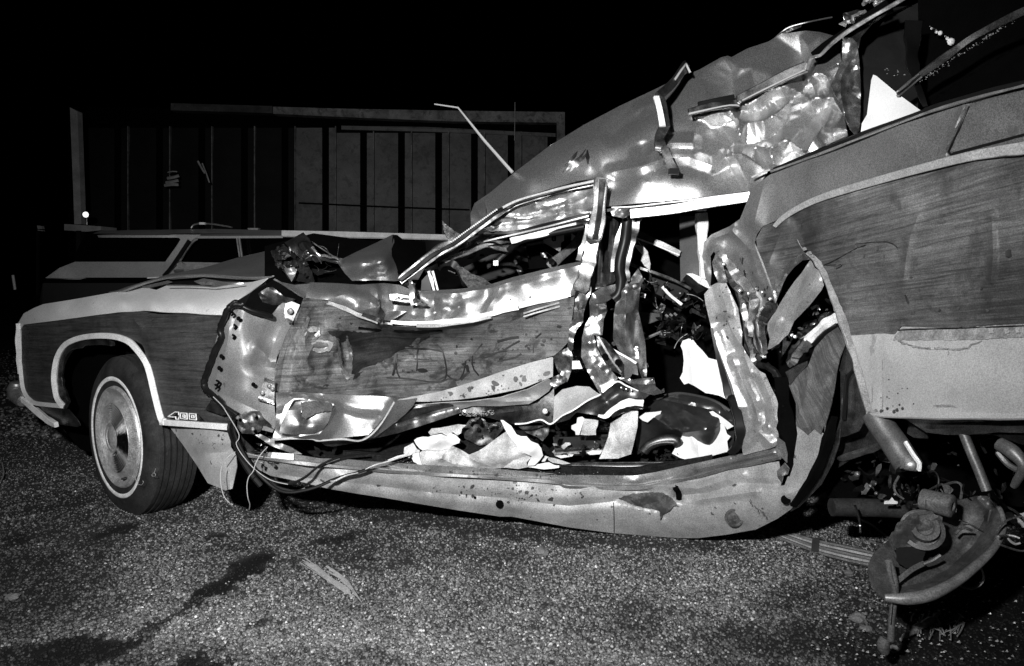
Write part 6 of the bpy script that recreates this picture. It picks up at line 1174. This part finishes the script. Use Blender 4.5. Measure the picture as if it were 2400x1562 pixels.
# ================= loose things in and round the wreck
def tset(o, label, cat, group=None):
    o['label'] = label; o['category'] = cat
    if group: o['group'] = group
def loose(name, m, ol, label, cat, group=None, **kw):
    o = sheet(name, m, None, ol, label=label, cat=cat, group=group, **kw); return o
PG = 'white paper sheets lying in the open car'
loose('paper', PAPER, o3(J([(1115,635),(1200,490),(1255,505),(1370,415),(1400,440),(1465,425),(1480,440),(1500,500),(1525,515),(1500,550),(1510,620),(1400,650),(1215,678),(1170,665)]), .03), 'largest clean white paper leaning on the dark seat by the door sill', 'paper', PG, res=6, thick=.001, crumple=(.05,50,3), creases=[(cz(J,[(1250,510),(1300,660)]), .01, 8, 1.)])
loose('paper', PAPER, o3(J([(1375,345),(1400,338),(1470,385),(1510,415),(1545,445),(1500,468),(1480,440),(1420,400)]), .03), 'narrow white paper strip slanting above the large paper on the seat', 'paper', PG, res=4, thick=.0012, crumple=(.02,30,5))
loose('paper', PAPER, o3(J([(885,382),(930,350),(1000,345),(1042,338),(1030,370),(985,385),(945,418),(910,405)]), .02), 'small crumpled white paper scrap on the upper left of the seat cushion', 'paper', PG, res=3.4, thick=.001, crumple=(.03,24,5))
loose('paper', PAPER, o3(J([(455,385),(490,378),(505,390),(490,440),(470,505),(445,505),(440,480),(415,465),(415,440),(450,425)]), .0), 'white paper scrap hanging under the torn flap, left half of a creased pair', 'paper', PG, res=3.4, thick=.001, crumple=(.02,20,2))
loose('paper', CLOTH, o3(J([(505,392),(570,398),(602,405),(598,440),(585,470),(585,505),(520,508),(478,504),(490,450)]), .0), 'greyer creased paper scrap hanging under the torn flap, right half of a creased pair', 'paper', PG, res=3.4, thick=.001, crumple=(.04,24,2))
loose('paper', PAPER, o3(J([(520,630),(560,612),(630,615),(615,640),(545,645)]), .03), 'short white paper strip on the sill left of the pale sleeve', 'paper', PG, res=3.4, thick=.001)
loose('paper', PAPER, o3(J([(300,650),(360,645),(430,640),(420,655),(340,668)]), .05), 'thin white paper edge lying on the floor beside the crumpled cloth', 'paper', PG, res=3.4, thick=.001)
loose('paper', PAPER, o3(Gt([(1175,925),(1190,890),(1230,875),(1260,880),(1290,920),(1330,960),(1370,1010),(1430,1025),(1450,1050),(1480,1150),(1485,1230),(1500,1300),(1450,1275),(1400,1262),(1350,1255),(1280,1210),(1230,1185),(1200,1195),(1170,1150),(1190,1110),(1198,1030),(1190,960)]), .03), 'tall ragged white cloth-like paper hanging in the dark rear door opening', 'paper', PG, res=5, thick=.001, crumple=(.035,60,7), creases=[(cz(Gt,[(1240,900),(1260,1180)]), .01, 12, 1.)])
tube('hook', METALD, None, o3(Gt([(1250,885),(1262,872),(1252,862),(1243,872)]), .02), .0025, n=5, label='tiny wire hook at the top of the tall ragged white paper', cat='hook')
# crumpled cloth / plaster bundle on the sill
bd = thing('crumpled_cloth', 'large crumpled white and grey cloth lying along the sill of the opened front door', 'cloth', tuple(P(zed(1130), zed(1085), 2.55)))
sheet('cloth_body', CLOTH, bd, o3(Q([(395,580),(440,550),(560,550),(680,540),(770,505),(850,540),(950,600),(1050,560),(1130,510),(1250,420),(1370,335),(1420,420),(1500,520),(1600,590),(1650,620),(1590,690),(1600,740),(1500,760),(1350,745),(1200,760),(1000,745),(800,735),(600,725),(430,715),(400,660)]), -.01),
      inner=o3(Q([(1000,650),(1300,600),(600,640)]), -.06), creases=[(cz(Q,[(640,640),(760,700),(1000,740)]), .02, 8, 1.), (cz(Q,[(770,510),(880,590),(1050,690),(1200,740)]), .05, 10, 1.), (cz(Q,[(860,560),(900,640),(1100,720),(1220,745)]), -.03, 10, 1.), (cz(Q,[(1370,340),(1450,480),(1560,580)]), .03, 8, 1.), (cz(Q,[(1340,735),(1450,660),(1620,610)]), -.04, 10, 1.), (cz(Q,[(640,640),(680,570),(760,520)]), .02, 8, 1.)], res=4, crumple=(.022,40,4), thick=.002)
sheet('cloth_lobe', PAPER, bd, o3(Q([(335,440),(370,415),(430,400),(500,402),(540,385),(640,368),(700,395),(740,358),(800,380),(850,430),(840,470),(770,495),(740,520),(640,555),(560,552),(480,545),(430,555),(395,530),(360,490)]), -.02), inner=o3(Q([(600,460)]), -.06), res=4, crumple=(.02,34,4), thick=.002)
sheet('cloth_lobe', PAPER, bd, o3(Q([(310,640),(320,590),(390,580),(400,650),(425,715),(370,705),(330,680)]), -.02), res=3.6, crumple=(.02,24,4), thick=.002)
sheet('cloth_lobe', PAPER, bd, o3(Q([(1300,215),(1330,215),(1420,280),(1480,375),(1530,395),(1590,395),(1640,450),(1720,480),(1755,530),(1775,610),(1740,660),(1680,720),(1600,725),(1610,690),(1650,620),(1560,580),(1480,500),(1400,400),(1350,320)]), -.03), inner=o3(Q([(1650,560)]), -.06), res=4, crumple=(.02,34,8), thick=.002)
sheet('cloth_tatter', CLOTH, bd, o3(Q([(495,350),(530,310),(640,300),(740,280),(830,262),(920,270),(870,310),(860,360),(820,385),(770,350),(740,365),(700,390),(640,355),(520,385)]), .01), res=3.4, crumple=(.03,24,3), thick=.002)
sheet('cloth_tatter', CLOTH, bd, o3(Q([(220,585),(225,520),(290,490),(325,470),(345,500),(370,540),(400,550),(395,580),(320,585),(280,640)]), .0), res=3.4, crumple=(.04,20,3), thick=.002)
loose('paper', PAPER, o3(Q([(1590,735),(1680,715),(1800,690),(1840,685),(1900,715),(1955,725),(1955,745),(1900,755),(1780,765),(1650,745)]), -.02), 'flat white paper tip poking right from under the crumpled cloth', 'paper', PG, res=3.6, thick=.001, crumple=(.01,30,3))
loose('paper', PAPER, o3(Q([(1770,640),(1800,615),(1835,625),(1810,650),(1800,675),(1760,680)]), -.0), 'tiny white paper curl just above the flat tip beside the crumpled cloth', 'paper', PG, res=3, thick=.001, crumple=(.02,14,3))
loose('splinter', WHITEW, o3(Q([(40,660),(150,615),(290,585),(310,600),(150,650),(60,670)]), -.02), 'pale pointed splinter lying on the sill left of the crumpled cloth', 'splinter', res=3.4)
loose('splinter', CLOTH, o3(Q([(1830,630),(1900,640),(2000,670),(2080,700),(2000,710),(1880,690),(1830,660)]), -.0), 'flat grey sliver on the sill right of the crumpled cloth', 'splinter', res=3.4)
# wiring
cab = thing('torn_wiring_harness', 'black torn wiring harness drooping from the door hinge over the sill', 'cable', tuple(P(zed(560), zed(1090), 2.4)))
hz = -.05
tube('cable', BRUBBER, cab, o3(I([(0,240),(60,310),(110,350),(150,385),(120,420),(110,470),(150,580),(200,660),(290,750),(400,820),(500,845),(560,838),(640,800),(740,720),(850,670),(950,648),(1080,638)]), hz), .0065, n=7, taper=[1,1.2,1.4,1.2,1,1,.9,.8,.8,.8,.8,.7,.7,.6,.5])
tube('cable', BRUBBER, cab, o3(I([(140,400),(150,500),(220,650),(300,760),(420,870),(520,905),(640,890),(740,860),(830,820),(920,790),(1000,770),(1090,738)]), hz-.01), .006, n=7)
tube('cable', WIRE, cab, o3(I([(0,240),(60,300),(90,345),(170,480),(178,530),(160,570),(205,650),(290,745),(400,820),(520,850)]), hz-.02), .0016, n=5)
tube('cable', TRIMD, cab, o3(I([(815,828),(850,825),(900,800),(940,785),(1010,770)]), hz-.02), .004, n=6, taper=[.5,1,1,.6])
tube('cable', TRIMD, cab, o3(I([(1060,745),(1130,715),(1220,690),(1370,638)]), hz-.02), .004, n=6, taper=[.5,1,1,.5])
tube('cable', BRUBBER, cab, o3(I([(160,560),(260,720),(400,850),(560,900),(640,880)]), hz), .006, n=6)
tube('cable', BRUBBER, cab, o3(I([(120,460),(170,620),(250,760),(330,860)]), hz+.01), .010, n=6)
sheet('cable_clamp', METALD, cab, o3(I([(155,370),(200,360),(230,340),(320,340),(345,380),(430,465),(350,440),(330,480),(280,500),(200,495),(165,450)]), -.03), res=3.2, crumple=(.07,22,4))
for a, b in ((285,370),(275,465),(170,385)):
    lathe('clamp_bolt', CHROME, cab, pts3(o3(I([(a,b)]), -.07))[0], (-.2,-1,.2), [(0,.007),(.004,.005),(.005,0)], n=8)
sheet('torn_insulation', METALD, cab, o3(I([(130,400),(200,520),(300,620),(400,640),(560,650),(560,690),(400,700),(260,700),(180,640),(120,520)]), .01), res=4, crumple=(.05,30,4))
sheet('lit_clip', TRIM, cab, o3(I([(410,628),(560,638),(560,680),(400,665)]), -.02), res=4)
sheet('lit_clip', METALL, cab, o3(I([(290,505),(330,500),(410,540),(540,590),(620,640),(560,640),(400,580)]), -.01), res=4, crumple=(.03,24,4))
wa = tube('thin_wire', WIRE, None, B([(1640,535,-.05),(1590,570,-.06),(1545,640,-.08),(1538,740,-.10),(1560,840,-.10),(1600,890,-.08),(1630,925,-.06)]), .0016, n=6, label='thin pale wire looping from the splash shield down to the gravel, the left one', cat='wire', group='thin pale wires hanging to the gravel')
wb = tube('thin_wire', WIRE, None, B([(1865,500,-.05),(1820,550,-.07),(1785,610,-.08),(1765,670,-.10),(1735,710,-.10),(1722,770,-.10),(1728,850,-.10),(1742,900,-.08),(1738,935,-.06)]), .0016, n=6, label='thin pale wire hanging from the end of the sill to the gravel, the right one', cat='wire', group='thin pale wires hanging to the gravel')
gxx, gyy = G(15,1110)
tube('thin_wire', WIRE, None, [(5,1085,G(5,1085)[1]-.02),(9,1110,G(9,1110)[1]-.02),(0,1132,G(0,1132)[1]-.02)], .003, n=5, label='short curved pale wire on gravel at the left picture edge', cat='wire')
# small curled threads on the tyre
tube('thread', WIRE, None, o3(B([(960,690),(945,720),(960,755),(985,765),(1000,745),(995,735)]), -.10), .0010, n=4, label='fine curled thread caught on the tyre sidewall beside the hubcap', cat='thread')
tube('thread', WIRE, None, o3(B([(1085,650),(1075,680),(1060,690),(1065,705),(1085,700),(1080,685),(1065,682)]), -.06), .0010, n=4, label='tiny curled thread caught on the tyre tread shoulder', cat='thread')
# ================= brake backing plate torn off, on the ground at the right
bk = thing('brake_backing_plate', 'torn off round rusty brake backing plate with hub hanging tilted at lower right', 'brake', tuple(P(zed(2190), zed(1400), 1.72)))
BD = 1.72
def BK(pts, d=0): return [(p[0], p[1], BD+d+(p[2] if len(p) > 2 else 0)) for p in [(*K([(q[0],q[1],2.)])[0][:2], *(q[2:])) for q in pts]]
PLM = mat('rusty_plate', .075, .5, .35, var=.6, vscale=16, grain=.4, bump=.002, bscale=26, rust=.5, spotc=.02)
rim_o = [(850,1040),(840,960),(880,880),(970,800),(1040,720),(1160,660),(1300,600),(1450,560),(1540,560),(1600,620),(1632,700),(1620,780),(1560,880),(1460,970),(1340,1060),(1200,1130),(1060,1155),(940,1145),(880,1100)]
sheet('plate', PLM, bk, BK([(a, b, .10*(a-1240)/400*-.3+.12*(900-b)/300) for a, b in rim_o]), inner=BK([(1200,900,.05),(1350,850,.06),(1050,1000,.0)]), creases=[([p[:2]+(0,) for p in BK([(1560,620),(1530,720),(1440,850),(1300,980),(1150,1060),(1000,1090)])], -.02, 12, 1.), ([p[:2]+(0,) for p in BK([(1470,570),(1540,640),(1530,700)])], -.03, 9, 1.), ([p[:2]+(0,) for p in BK([(1150,960),(1250,900)])], .01, 7, 1.)], sm=True, res=4.5, thick=.006, crumple=(.012,60,3))
RIMM = mat('worn_rim', .2, .42, .4, var=.4, vscale=30, grain=.4)
tube('plate_rim', RIMM, bk, BK([(a, b, -.01+.10*(a-1240)/400*-.3+.12*(900-b)/300) for a, b in [(930,1148),(1060,1155),(1200,1128),(1340,1058),(1460,965),(1560,870),(1615,775),(1625,700),(1595,620),(1540,565)]]), .013, n=8, taper=[.7,1.2,1.2,1,.9,.7,.6,.5,.5,.3])
hubc = P(*[zed(q) for q in BK([(1130,730)], -.01)[0]])
lathe('hub_flange', PLM, bk, hubc+np.array([.02,.02,-.02]), (-.35,-.8,.5), [(0,.052),(.012,.052),(.014,.042),(.004,.040),(.004,.0)], n=30)
lathe('hub_bore', RUSTY, bk, hubc+np.array([.02,.01,-.01]), (-.35,-.8,.5), [(0,.036),(.016,.034),(.018,.022),(.006,.018),(.006,0)], n=24)
sheet('hub_casting', RUSTY, bk, BK([(965,800,-.01),(1020,720,-.01),(1100,665,-.01),(1200,655,-.01),(1268,680,-.01),(1260,740,-.01),(1190,800,-.01),(1150,850,-.01),(1050,860,-.01),(990,870,-.01)]), res=3.4, crumple=(.05,26,4), thick=.01)
sheet('grease_patch', MARK, bk, BK([(1000,860,-.01),(1100,850,-.01),(1170,880,-.01),(1140,960,-.01),(1060,980,-.01),(1000,940,-.01)]), res=4, thick=.002, torn=1.2)
lathe('wheel_cylinder', RUSTY, bk, P(*[zed(q) for q in BK([(1320,615)], .0)[0]]), (.6,-.8,0), [(-.07,.028),(.0,.03),(.004,.026),(.004,.012),(-.002,.010),(-.002,0)], n=20)
sheet('torn_link', PLM, bk, BK([(1170,580,.02),(1260,580,.02),(1350,590,.01),(1350,650,.0),(1260,650,.01),(1165,630,.02)]), res=4, crumple=(.03,26,3))
tube('brake_rod', RUSTY, bk, BK([(955,930,-.05),(965,980,-.06),(985,1060,-.07),(990,1120,-.07),(975,1240,-.07),(965,1400,-.07)]), .0085, n=8, taper=[1.2,1.3,1.2,1,1,1])
tube('rod_edge', METALL, bk, BK([(958,940,-.065),(965,1000,-.075),(980,1065,-.08)]), .003, n=5)
tube('rod_edge', METALL, bk, BK([(978,1130,-.085),(968,1230,-.085),(962,1300,-.085)]), .002, n=5)
tube('brake_link', RUSTY, bk, BK([(985,1070,-.06),(1020,1040,-.05),(1090,985,-.04),(1160,950,-.03)]), .007, n=6)
tube('bright_pin', METALL, bk, BK([(1155,952,-.04),(1210,930,-.04),(1255,900,-.04)]), .0045, n=6)
tube('rod_boot', RUSTY, bk, BK([(935,1385,-.06),(922,1425,-.06),(932,1470,-.06)]), .015, n=10, taper=[.7,1,1,.7])
sheet('spring_fragment', METALL, bk, BK([(1265,485,.05),(1310,495,.05),(1330,520,.05),(1300,560,.05),(1280,530,.05)]), res=3, crumple=(.05,14,3))
# ground items
def gl(t, pts, lift=.006): 
    out = []
    for a, b in pts:
        x_, y_, _ = t([(a, b, 2.)])[0]; out.append((x_, y_, G(x_, y_)[1]-lift*2))
    return out
rp = thing('ribbed_trim_strip', 'long pale ribbed metal trim strip lying on the ground under the sill', 'trim strip', (*G(1940,1270), 0))
for k in range(5):
    q = gl(K, [(260,740+k*9),(390,775+k*13),(520,812+k*16),(700,850+k*19),(880,890+k*18)], .010)
    strip('rib', TRIMD if k % 2 else RIMM, rp, q, .009, .008, up=(0,0,1))
sheet('strip_base', METALD, rp, gl(K, [(250,735),(520,800),(880,880),(870,975),(700,940),(520,885),(380,830),(270,775)], .005), res=6)
sheet('strip_clip', METALL, rp, gl(K, [(508,795),(550,800),(545,885),(500,880)], .016), res=4)
rd = thing('pale_rod', 'pale bent flat rod on dark ground reaching to the brake backing plate', 'rod', (*G(2000,1210), 0))
strip('rod', METALL, rd, [(x,y,G(x,y)[1]-.03) for x,y,_ in K([(560,590,2),(700,650,2),(850,710,2),(920,760,2),(965,800,2)])], .030, .012, up=(0,0,1), taper=[.7,1,1,1.1,.8])
loose('white_debris', CLOTH, [(x,y,G(x,y)[1]-.05) for x,y,_ in K([(500,590,2),(590,520,2),(700,525,2),(790,550,2),(832,590,2),(830,600,2),(700,602,2),(560,605,2)])], 'mottled white rag on the ground behind the wheel arch', 'rag', res=4, crumple=(.08,30,4), torn=1.)
loose('white_debris', CLOTH, [(x,y,1.9) for x,y,_ in K([(1655,700,2),(1690,665,2),(1743,658,2),(1760,740,2),(1720,745,2),(1690,725,2)])], 'mottled white lump at the right picture edge beside the brake backing plate', 'rag', res=4, crumple=(.06,24,4), torn=1.)
tube('wire_hoop', WIRE, None, [(x,y,1.72) for x,y,_ in K([(1645,780,2),(1655,810,2),(1690,835,2),(1720,830,2)])], .003, n=5, label='small pale wire curve right of the brake backing plate', cat='wire')
tube('wire_hoop', METALL, None, [(x,y,1.75) for x,y,_ in K([(1350,1070,2),(1420,1095,2),(1480,1080,2),(1510,1030,2),(1490,970,2)])], .003, n=5, label='thin curved wire loop hanging below the brake backing plate rim', cat='wire')
tw = thing('broken_twig', 'broken pale twig with fine roots lying on dirt at lower right', 'twig', (*G(2170,1460), 0))
TWM = mat('twig_bark', .22, .8, 0, var=.5, vscale=40, grain=.4)
tube('twig_stem', TWM, tw, gl(K, [(1020,1390),(1100,1340),(1180,1290),(1250,1240)], .012), .009, n=7, taper=[.4,1,1.2,.5], jitter=.002)
for k in range(26):
    x0_ = rs3.uniform(1100,1420); y0_ = rs3.uniform(1230,1330); a_ = rs3.uniform(.3,2.8); l_ = rs3.uniform(40,140)
    tube('rootlet', TWM, tw, gl(K, [(x0_,y0_),(x0_+l_*.5*math.cos(a_)+rs3.normal(0,8),y0_+l_*.5*math.sin(a_)),(x0_+l_*math.cos(a_),y0_+l_*math.sin(a_))], .010), rs3.uniform(.001,.0022), n=4)
# frayed straw on the gravel, centre left
sw = thing('frayed_straw', 'frayed pale straw-like fibre bundle lying on gravel at lower middle', 'straw', (*G(770,1350), 0))
STR = mat('pale_straw', .26, .8, 0, var=.3, vscale=60, grain=.3)
for k in range(46):
    t0, t1 = sorted(rs3.rand(2)); t0 *= .5; t1 = .5+t1*.5
    o1 = rs3.normal(0,10); o2 = rs3.normal(0,22)
    ax = [(1690,505),(1760,550),(1850,620),(1900,650),(1970,700)] if k % 3 else [(1810,545),(1870,580),(1930,620),(1960,660),(1995,705)]
    q = np.array(ax, float); s_ = np.linspace(0,1,5)
    pp = [(np.interp(t, s_, q[:,0])+o1*(1-t)+o2*t*.5, np.interp(t, s_, q[:,1])+(o2*t-o1*(1-t))*.8) for t in np.linspace(t0,t1,4)]
    tube('straw_fibre', STR, sw, gl(L, pp, .006+.004*rs3.rand()), rs3.uniform(.0012,.0028), n=4)

# ================= dense small torn metal, cloth and wire inside the openings
rc = np.random.RandomState(77)
def clutter(n, poly, d0, d1, mats, smin, smax, name='torn_scrap', asp=3.2):
    pl = np.array([p[:2] for p in poly]); k = 0
    while k < n:
        x_ = rc.uniform(pl[:,0].min(), pl[:,0].max()); y_ = rc.uniform(pl[:,1].min(), pl[:,1].max())
        if not inside(np.array([x_]), np.array([y_]), pl)[0]: continue
        k += 1
        a_ = rc.uniform(0, math.pi); L_ = rc.uniform(smin, smax); W_ = L_/rc.uniform(1.3, asp); m_ = 7; d_ = BY(x_)+rc.uniform(d0, d1)
        ol = []
        for q in range(m_):
            t = 2*math.pi*q/m_+rc.uniform(-.3,.3); rr = rc.uniform(.45,1.15)
            u, v = L_*.5*rr*math.cos(t), W_*.5*rr*math.sin(t)
            ol.append((x_+u*math.cos(a_)-v*math.sin(a_), y_+u*math.sin(a_)+v*math.cos(a_), d_+rc.uniform(-.02,.02)))
        sheet(name, mats[rc.randint(len(mats))], wr, ol, res=3.2, thick=.0015, crumple=(.06, 12, int(x_)), torn=.7)
def whisker(n, poly, d0, d1, mats, smin, smax, r0=.0008, r1=.0022, name='loose_wire'):
    pl = np.array([p[:2] for p in poly]); k = 0
    while k < n:
        x_ = rc.uniform(pl[:,0].min(), pl[:,0].max()); y_ = rc.uniform(pl[:,1].min(), pl[:,1].max())
        if not inside(np.array([x_]), np.array([y_]), pl)[0]: continue
        k += 1; a_ = rc.uniform(0, 6.28); L_ = rc.uniform(smin, smax); d_ = BY(x_)+rc.uniform(d0, d1); c_ = rc.normal(0, .35)*L_
        ca_, sa_ = math.cos(a_), math.sin(a_)
        pp = [(x_+L_*t*ca_-c_*math.sin(t*3.1)*sa_, y_+L_*t*sa_+c_*math.sin(t*3.1)*ca_, d_+rc.uniform(-.02,.02)) for t in (0,.35,.7,1)]
        tube(name, mats[rc.randint(len(mats))], wr, pp, rc.uniform(r0, r1), n=5, smooth_n=4)
MM = [METALD, METALD, VINYL, METAL, RUSTY, BRUBBER]
clutter(46, Gt([(900,420,0),(1320,560,0),(1350,700,0),(1400,900,0),(1160,880,0),(950,900,0)]), .12, .4, MM, 10, 34)
whisker(26, Gt([(900,420,0),(1320,560,0),(1350,700,0),(1380,880,0),(1100,860,0),(950,900,0)]), .08, .3, [METAL, METALD, BRUBBER, WIRE], 14, 46)
clutter(30, Gt([(540,560,0),(940,480,0),(960,1180,0),(740,1250,0),(520,1100,0)]), -.02, .06, [METALD, METAL, RUSTY, BRUBBER], 8, 24)
clutter(26, D([(100,250,0),(260,200,0),(420,420,0),(400,490,0),(180,460,0)]), .22, .34, [METALD, METALD, METAL, BRUBBER], 8, 24)
whisker(14, D([(100,250,0),(260,200,0),(600,320,0),(400,490,0),(180,460,0)]), .15, .3, [METAL, METALD, BRUBBER], 12, 40)
clutter(26, D([(1180,420,0),(1500,220,0),(2280,100,0),(2290,300,0),(1700,430,0)]), .3, .6, [METALD, VINYL, BRUBBER, METALD], 10, 34)
clutter(34, J([(100,420,0),(600,400,0),(860,560,0),(840,660,0),(300,700,0)]), .02, .16, [VINYL, METALD, BRUBBER, CLOTH, METALD], 8, 26)
clutter(16, J([(900,600,0),(1160,560,0),(1160,680,0),(880,690,0)]), .02, .08, [VINYL, METALD, BRUBBER], 8, 20)
clutter(40, H([(560,700,0),(760,640,0),(1000,520,0),(1080,720,0),(800,1000,0),(600,1050,0),(540,900,0)]), .02, .16, [METALD, METAL, RUSTY, BRUBBER], 8, 26)
clutter(34, Gt([(1420,280,0),(1680,300,0),(1850,640,0),(1760,1050,0),(1620,940,0),(1560,560,0)]), -.02, .04, [METAL, METALD, METALL, METALD], 8, 24, asp=5)
clutter(34, I([(560,580,0),(1000,590,0),(1500,500,0),(1900,380,0),(2300,420,0),(2300,600,0),(1400,640,0),(700,640,0)]), .02, .14, [VINYL, METALD, BRUBBER, METALD], 8, 26)
clutter(40, J([(2280,520,0),(2380,400,0),(2700,600,0),(2900,900,0),(2380,900,0),(2200,860,0)]), .15, .3, [RUSTY, METALD, BRUBBER, RUSTY], 10, 34)
clutter(40, [(1960,1090,0),(2400,1020,0),(2400,1250,0),(2150,1180,0),(1960,1180,0)], .2, .4, [RUSTY, METALD, BRUBBER, METALD], 12, 44)
whisker(26, [(1960,1090,0),(2400,1020,0),(2400,1350,0),(2300,1250,0),(1960,1180,0)], .12, .3, [RUSTY, METALD, BRUBBER, METAL], 24, 90, .0012, .004)
clutter(22, I([(120,380,0),(420,420,0),(600,640,0),(300,760,0),(140,560,0)]), -.04, .02, [METALD, METAL, BRUBBER, BRUBBER], 7, 20)
clutter(26, D([(330,700,0),(460,700,0),(560,900,0),(660,1140,0),(380,1090,0)]), .035, .06, [WOODD, RUSTY, METALD, WOODD, METAL], 8, 26, name='torn_vinyl_scrap')
# glass crumbs and grit scattered on the sill plate and on the ground below the rear
def crumbs(n, fn, m_, r0, r1, parent=wr, **kw):
    vv = []; ff = []
    for k in range(n):
        q = fn(); r_ = rc.uniform(r0, r1); b_ = len(vv)
        for v3 in ((1,0,0),(-1,.3,0),(0,0,1),(0,-1,.2)): vv.append(np.array(q)+np.array(v3)*r_*rc.uniform(.6,1.3))
        ff += [(b_,b_+1,b_+2),(b_,b_+3,b_+1),(b_+1,b_+3,b_+2),(b_+2,b_+3,b_)]
    return mk('glass_crumbs', vv, ff, m_, parent, smooth=False, kind='stuff', **kw)
def onsill():
    t = rc.rand(); x_ = 900+t*620; return pts3([(x_, np.interp(x_, [900,1300,1520],[1082,1112,1122])+rc.normal(0,5), BY(x_)-.035)])[0]
crumbs(160, onsill, GRIT, .001, .0028)
def rearg():
    gx_, gy_ = G(rc.uniform(1900,2400), 1150+rc.rand()**.7*400); return (gx_, gy_, .004)
o = crumbs(420, rearg, GRIT, .002, .006, None, label='glass crumbs and grit scattered on the ground around the torn brake plate', cat='glass crumbs')
def midg():
    gx_, gy_ = G(rc.uniform(500,1900), 1230+rc.rand()**1.5*250); return (gx_, gy_, .004)
crumbs(160, midg, GRIT, .0015, .004, None, label='few glass crumbs scattered on gravel in front of the sill', cat='glass crumbs')

# dark dried splashes on the pale lower metal
def splashes(n, sheet_name, poly, r0, r1, seed, m_=None):
    q_ = np.random.RandomState(seed); pl = np.array([p[:2] for p in poly]); k = 0
    while k < n:
        x_ = q_.uniform(pl[:,0].min(), pl[:,0].max()); y_ = q_.uniform(pl[:,1].min(), pl[:,1].max())
        if not inside(np.array([x_]), np.array([y_]), pl)[0]: continue
        k += 1; r_ = .8*r0*(r1/r0)**(q_.rand()**2.2); e_ = q_.uniform(1, 1.9); a_ = q_.uniform(0, 3.14)
        ol = []
        for t in range(9):
            th = t*.698; rr = r_*q_.uniform(.65, 1.25); u, v = rr*e_*math.cos(th), rr*math.sin(th)
            ol.append((x_+u*math.cos(a_)-v*math.sin(a_), y_+u*math.sin(a_)+v*math.cos(a_)))
        sheet('dark_splash', m_ or SPL, wr, on(sheet_name, ol, -.0025), res=3, thick=.0005)
SPL = mat('dried_splash', .05, .55, 0, var=.5, vscale=60, grain=.4)
splashes(34, 'lower_door_skin', I([(1340,300,0),(2050,110,0),(2330,30,0),(2350,110,0),(1900,235,0),(1420,285,0)]), 1.5, 8, 1)
splashes(48, 'sill', I([(1500,850,0),(2380,880,0),(2380,1000,0),(1800,960,0),(1500,920,0)])+J([(300,900,0),(720,930,0),(600,960,0),(0,940,0)])[:0], 1.2, 5.5, 2)
splashes(26, 'sill', J([(0,850,0),(700,900,0),(690,960,0),(0,960,0)]), 1.2, 6, 3)
splashes(26, 'sill_step_plate', I([(1300,720,0),(2380,790,0),(2380,825,0),(1500,770,0)]), 1.2, 5, 4)
splashes(16, 'door', D([(1300,640,0),(2200,430,0),(2200,560,0),(1500,690,0)]), .9, 2.6, 5)
splashes(30, 'wood_panel', D([(1400,900,0),(2150,720,0),(2140,900,0),(1300,1200,0)]), 1.2, 6, 6, MARK)
splashes(9, 'fender_wood_panel', A([(560,740,0),(1200,720,0),(1400,800,0),(1100,830,0)]), 1.2, 3.5, 7)
splashes(14, 'quarter_wood_panel', H([(900,100,0),(2300,60,0),(2300,700,0),(1200,700,0)]), 1.5, 6, 8)
splashes(12, 'dogleg_pillar', Gt([(1380,560,0),(1500,500,0),(1560,900,0),(1440,900,0)]), 2, 8, 9)
splashes(18, 'splash_shield', [(440,1010),(535,1015),(540,1050),(470,1050)], 1, 4, 10)

splashes(10, 'quarter_lower_panel', H([(1250,1150,0),(1600,1150,0),(1700,1370,0),(1320,1370,0)]), 1.2, 4, 12)
for x_, y0_, y1_ in ((1318,1190,1330),(1392,1000,1372),(1850,955,990)):
    strip('run_stain', VFL, wr, on('quarter_lower_panel', densp(H([(x_,y0_),(x_+6,(y0_+y1_)/2),(x_,y1_)]), 5), -.003), .0028, .001, smooth_n=1, taper=[.3,1,.7,1.2])
sheet('smudge', VFL, wr, on('quarter_lower_panel', H([(1740,1345),(1800,1335),(1880,1338),(1920,1360),(1880,1352),(1780,1355)]), -.002), res=5, thick=.0006, torn=.8)
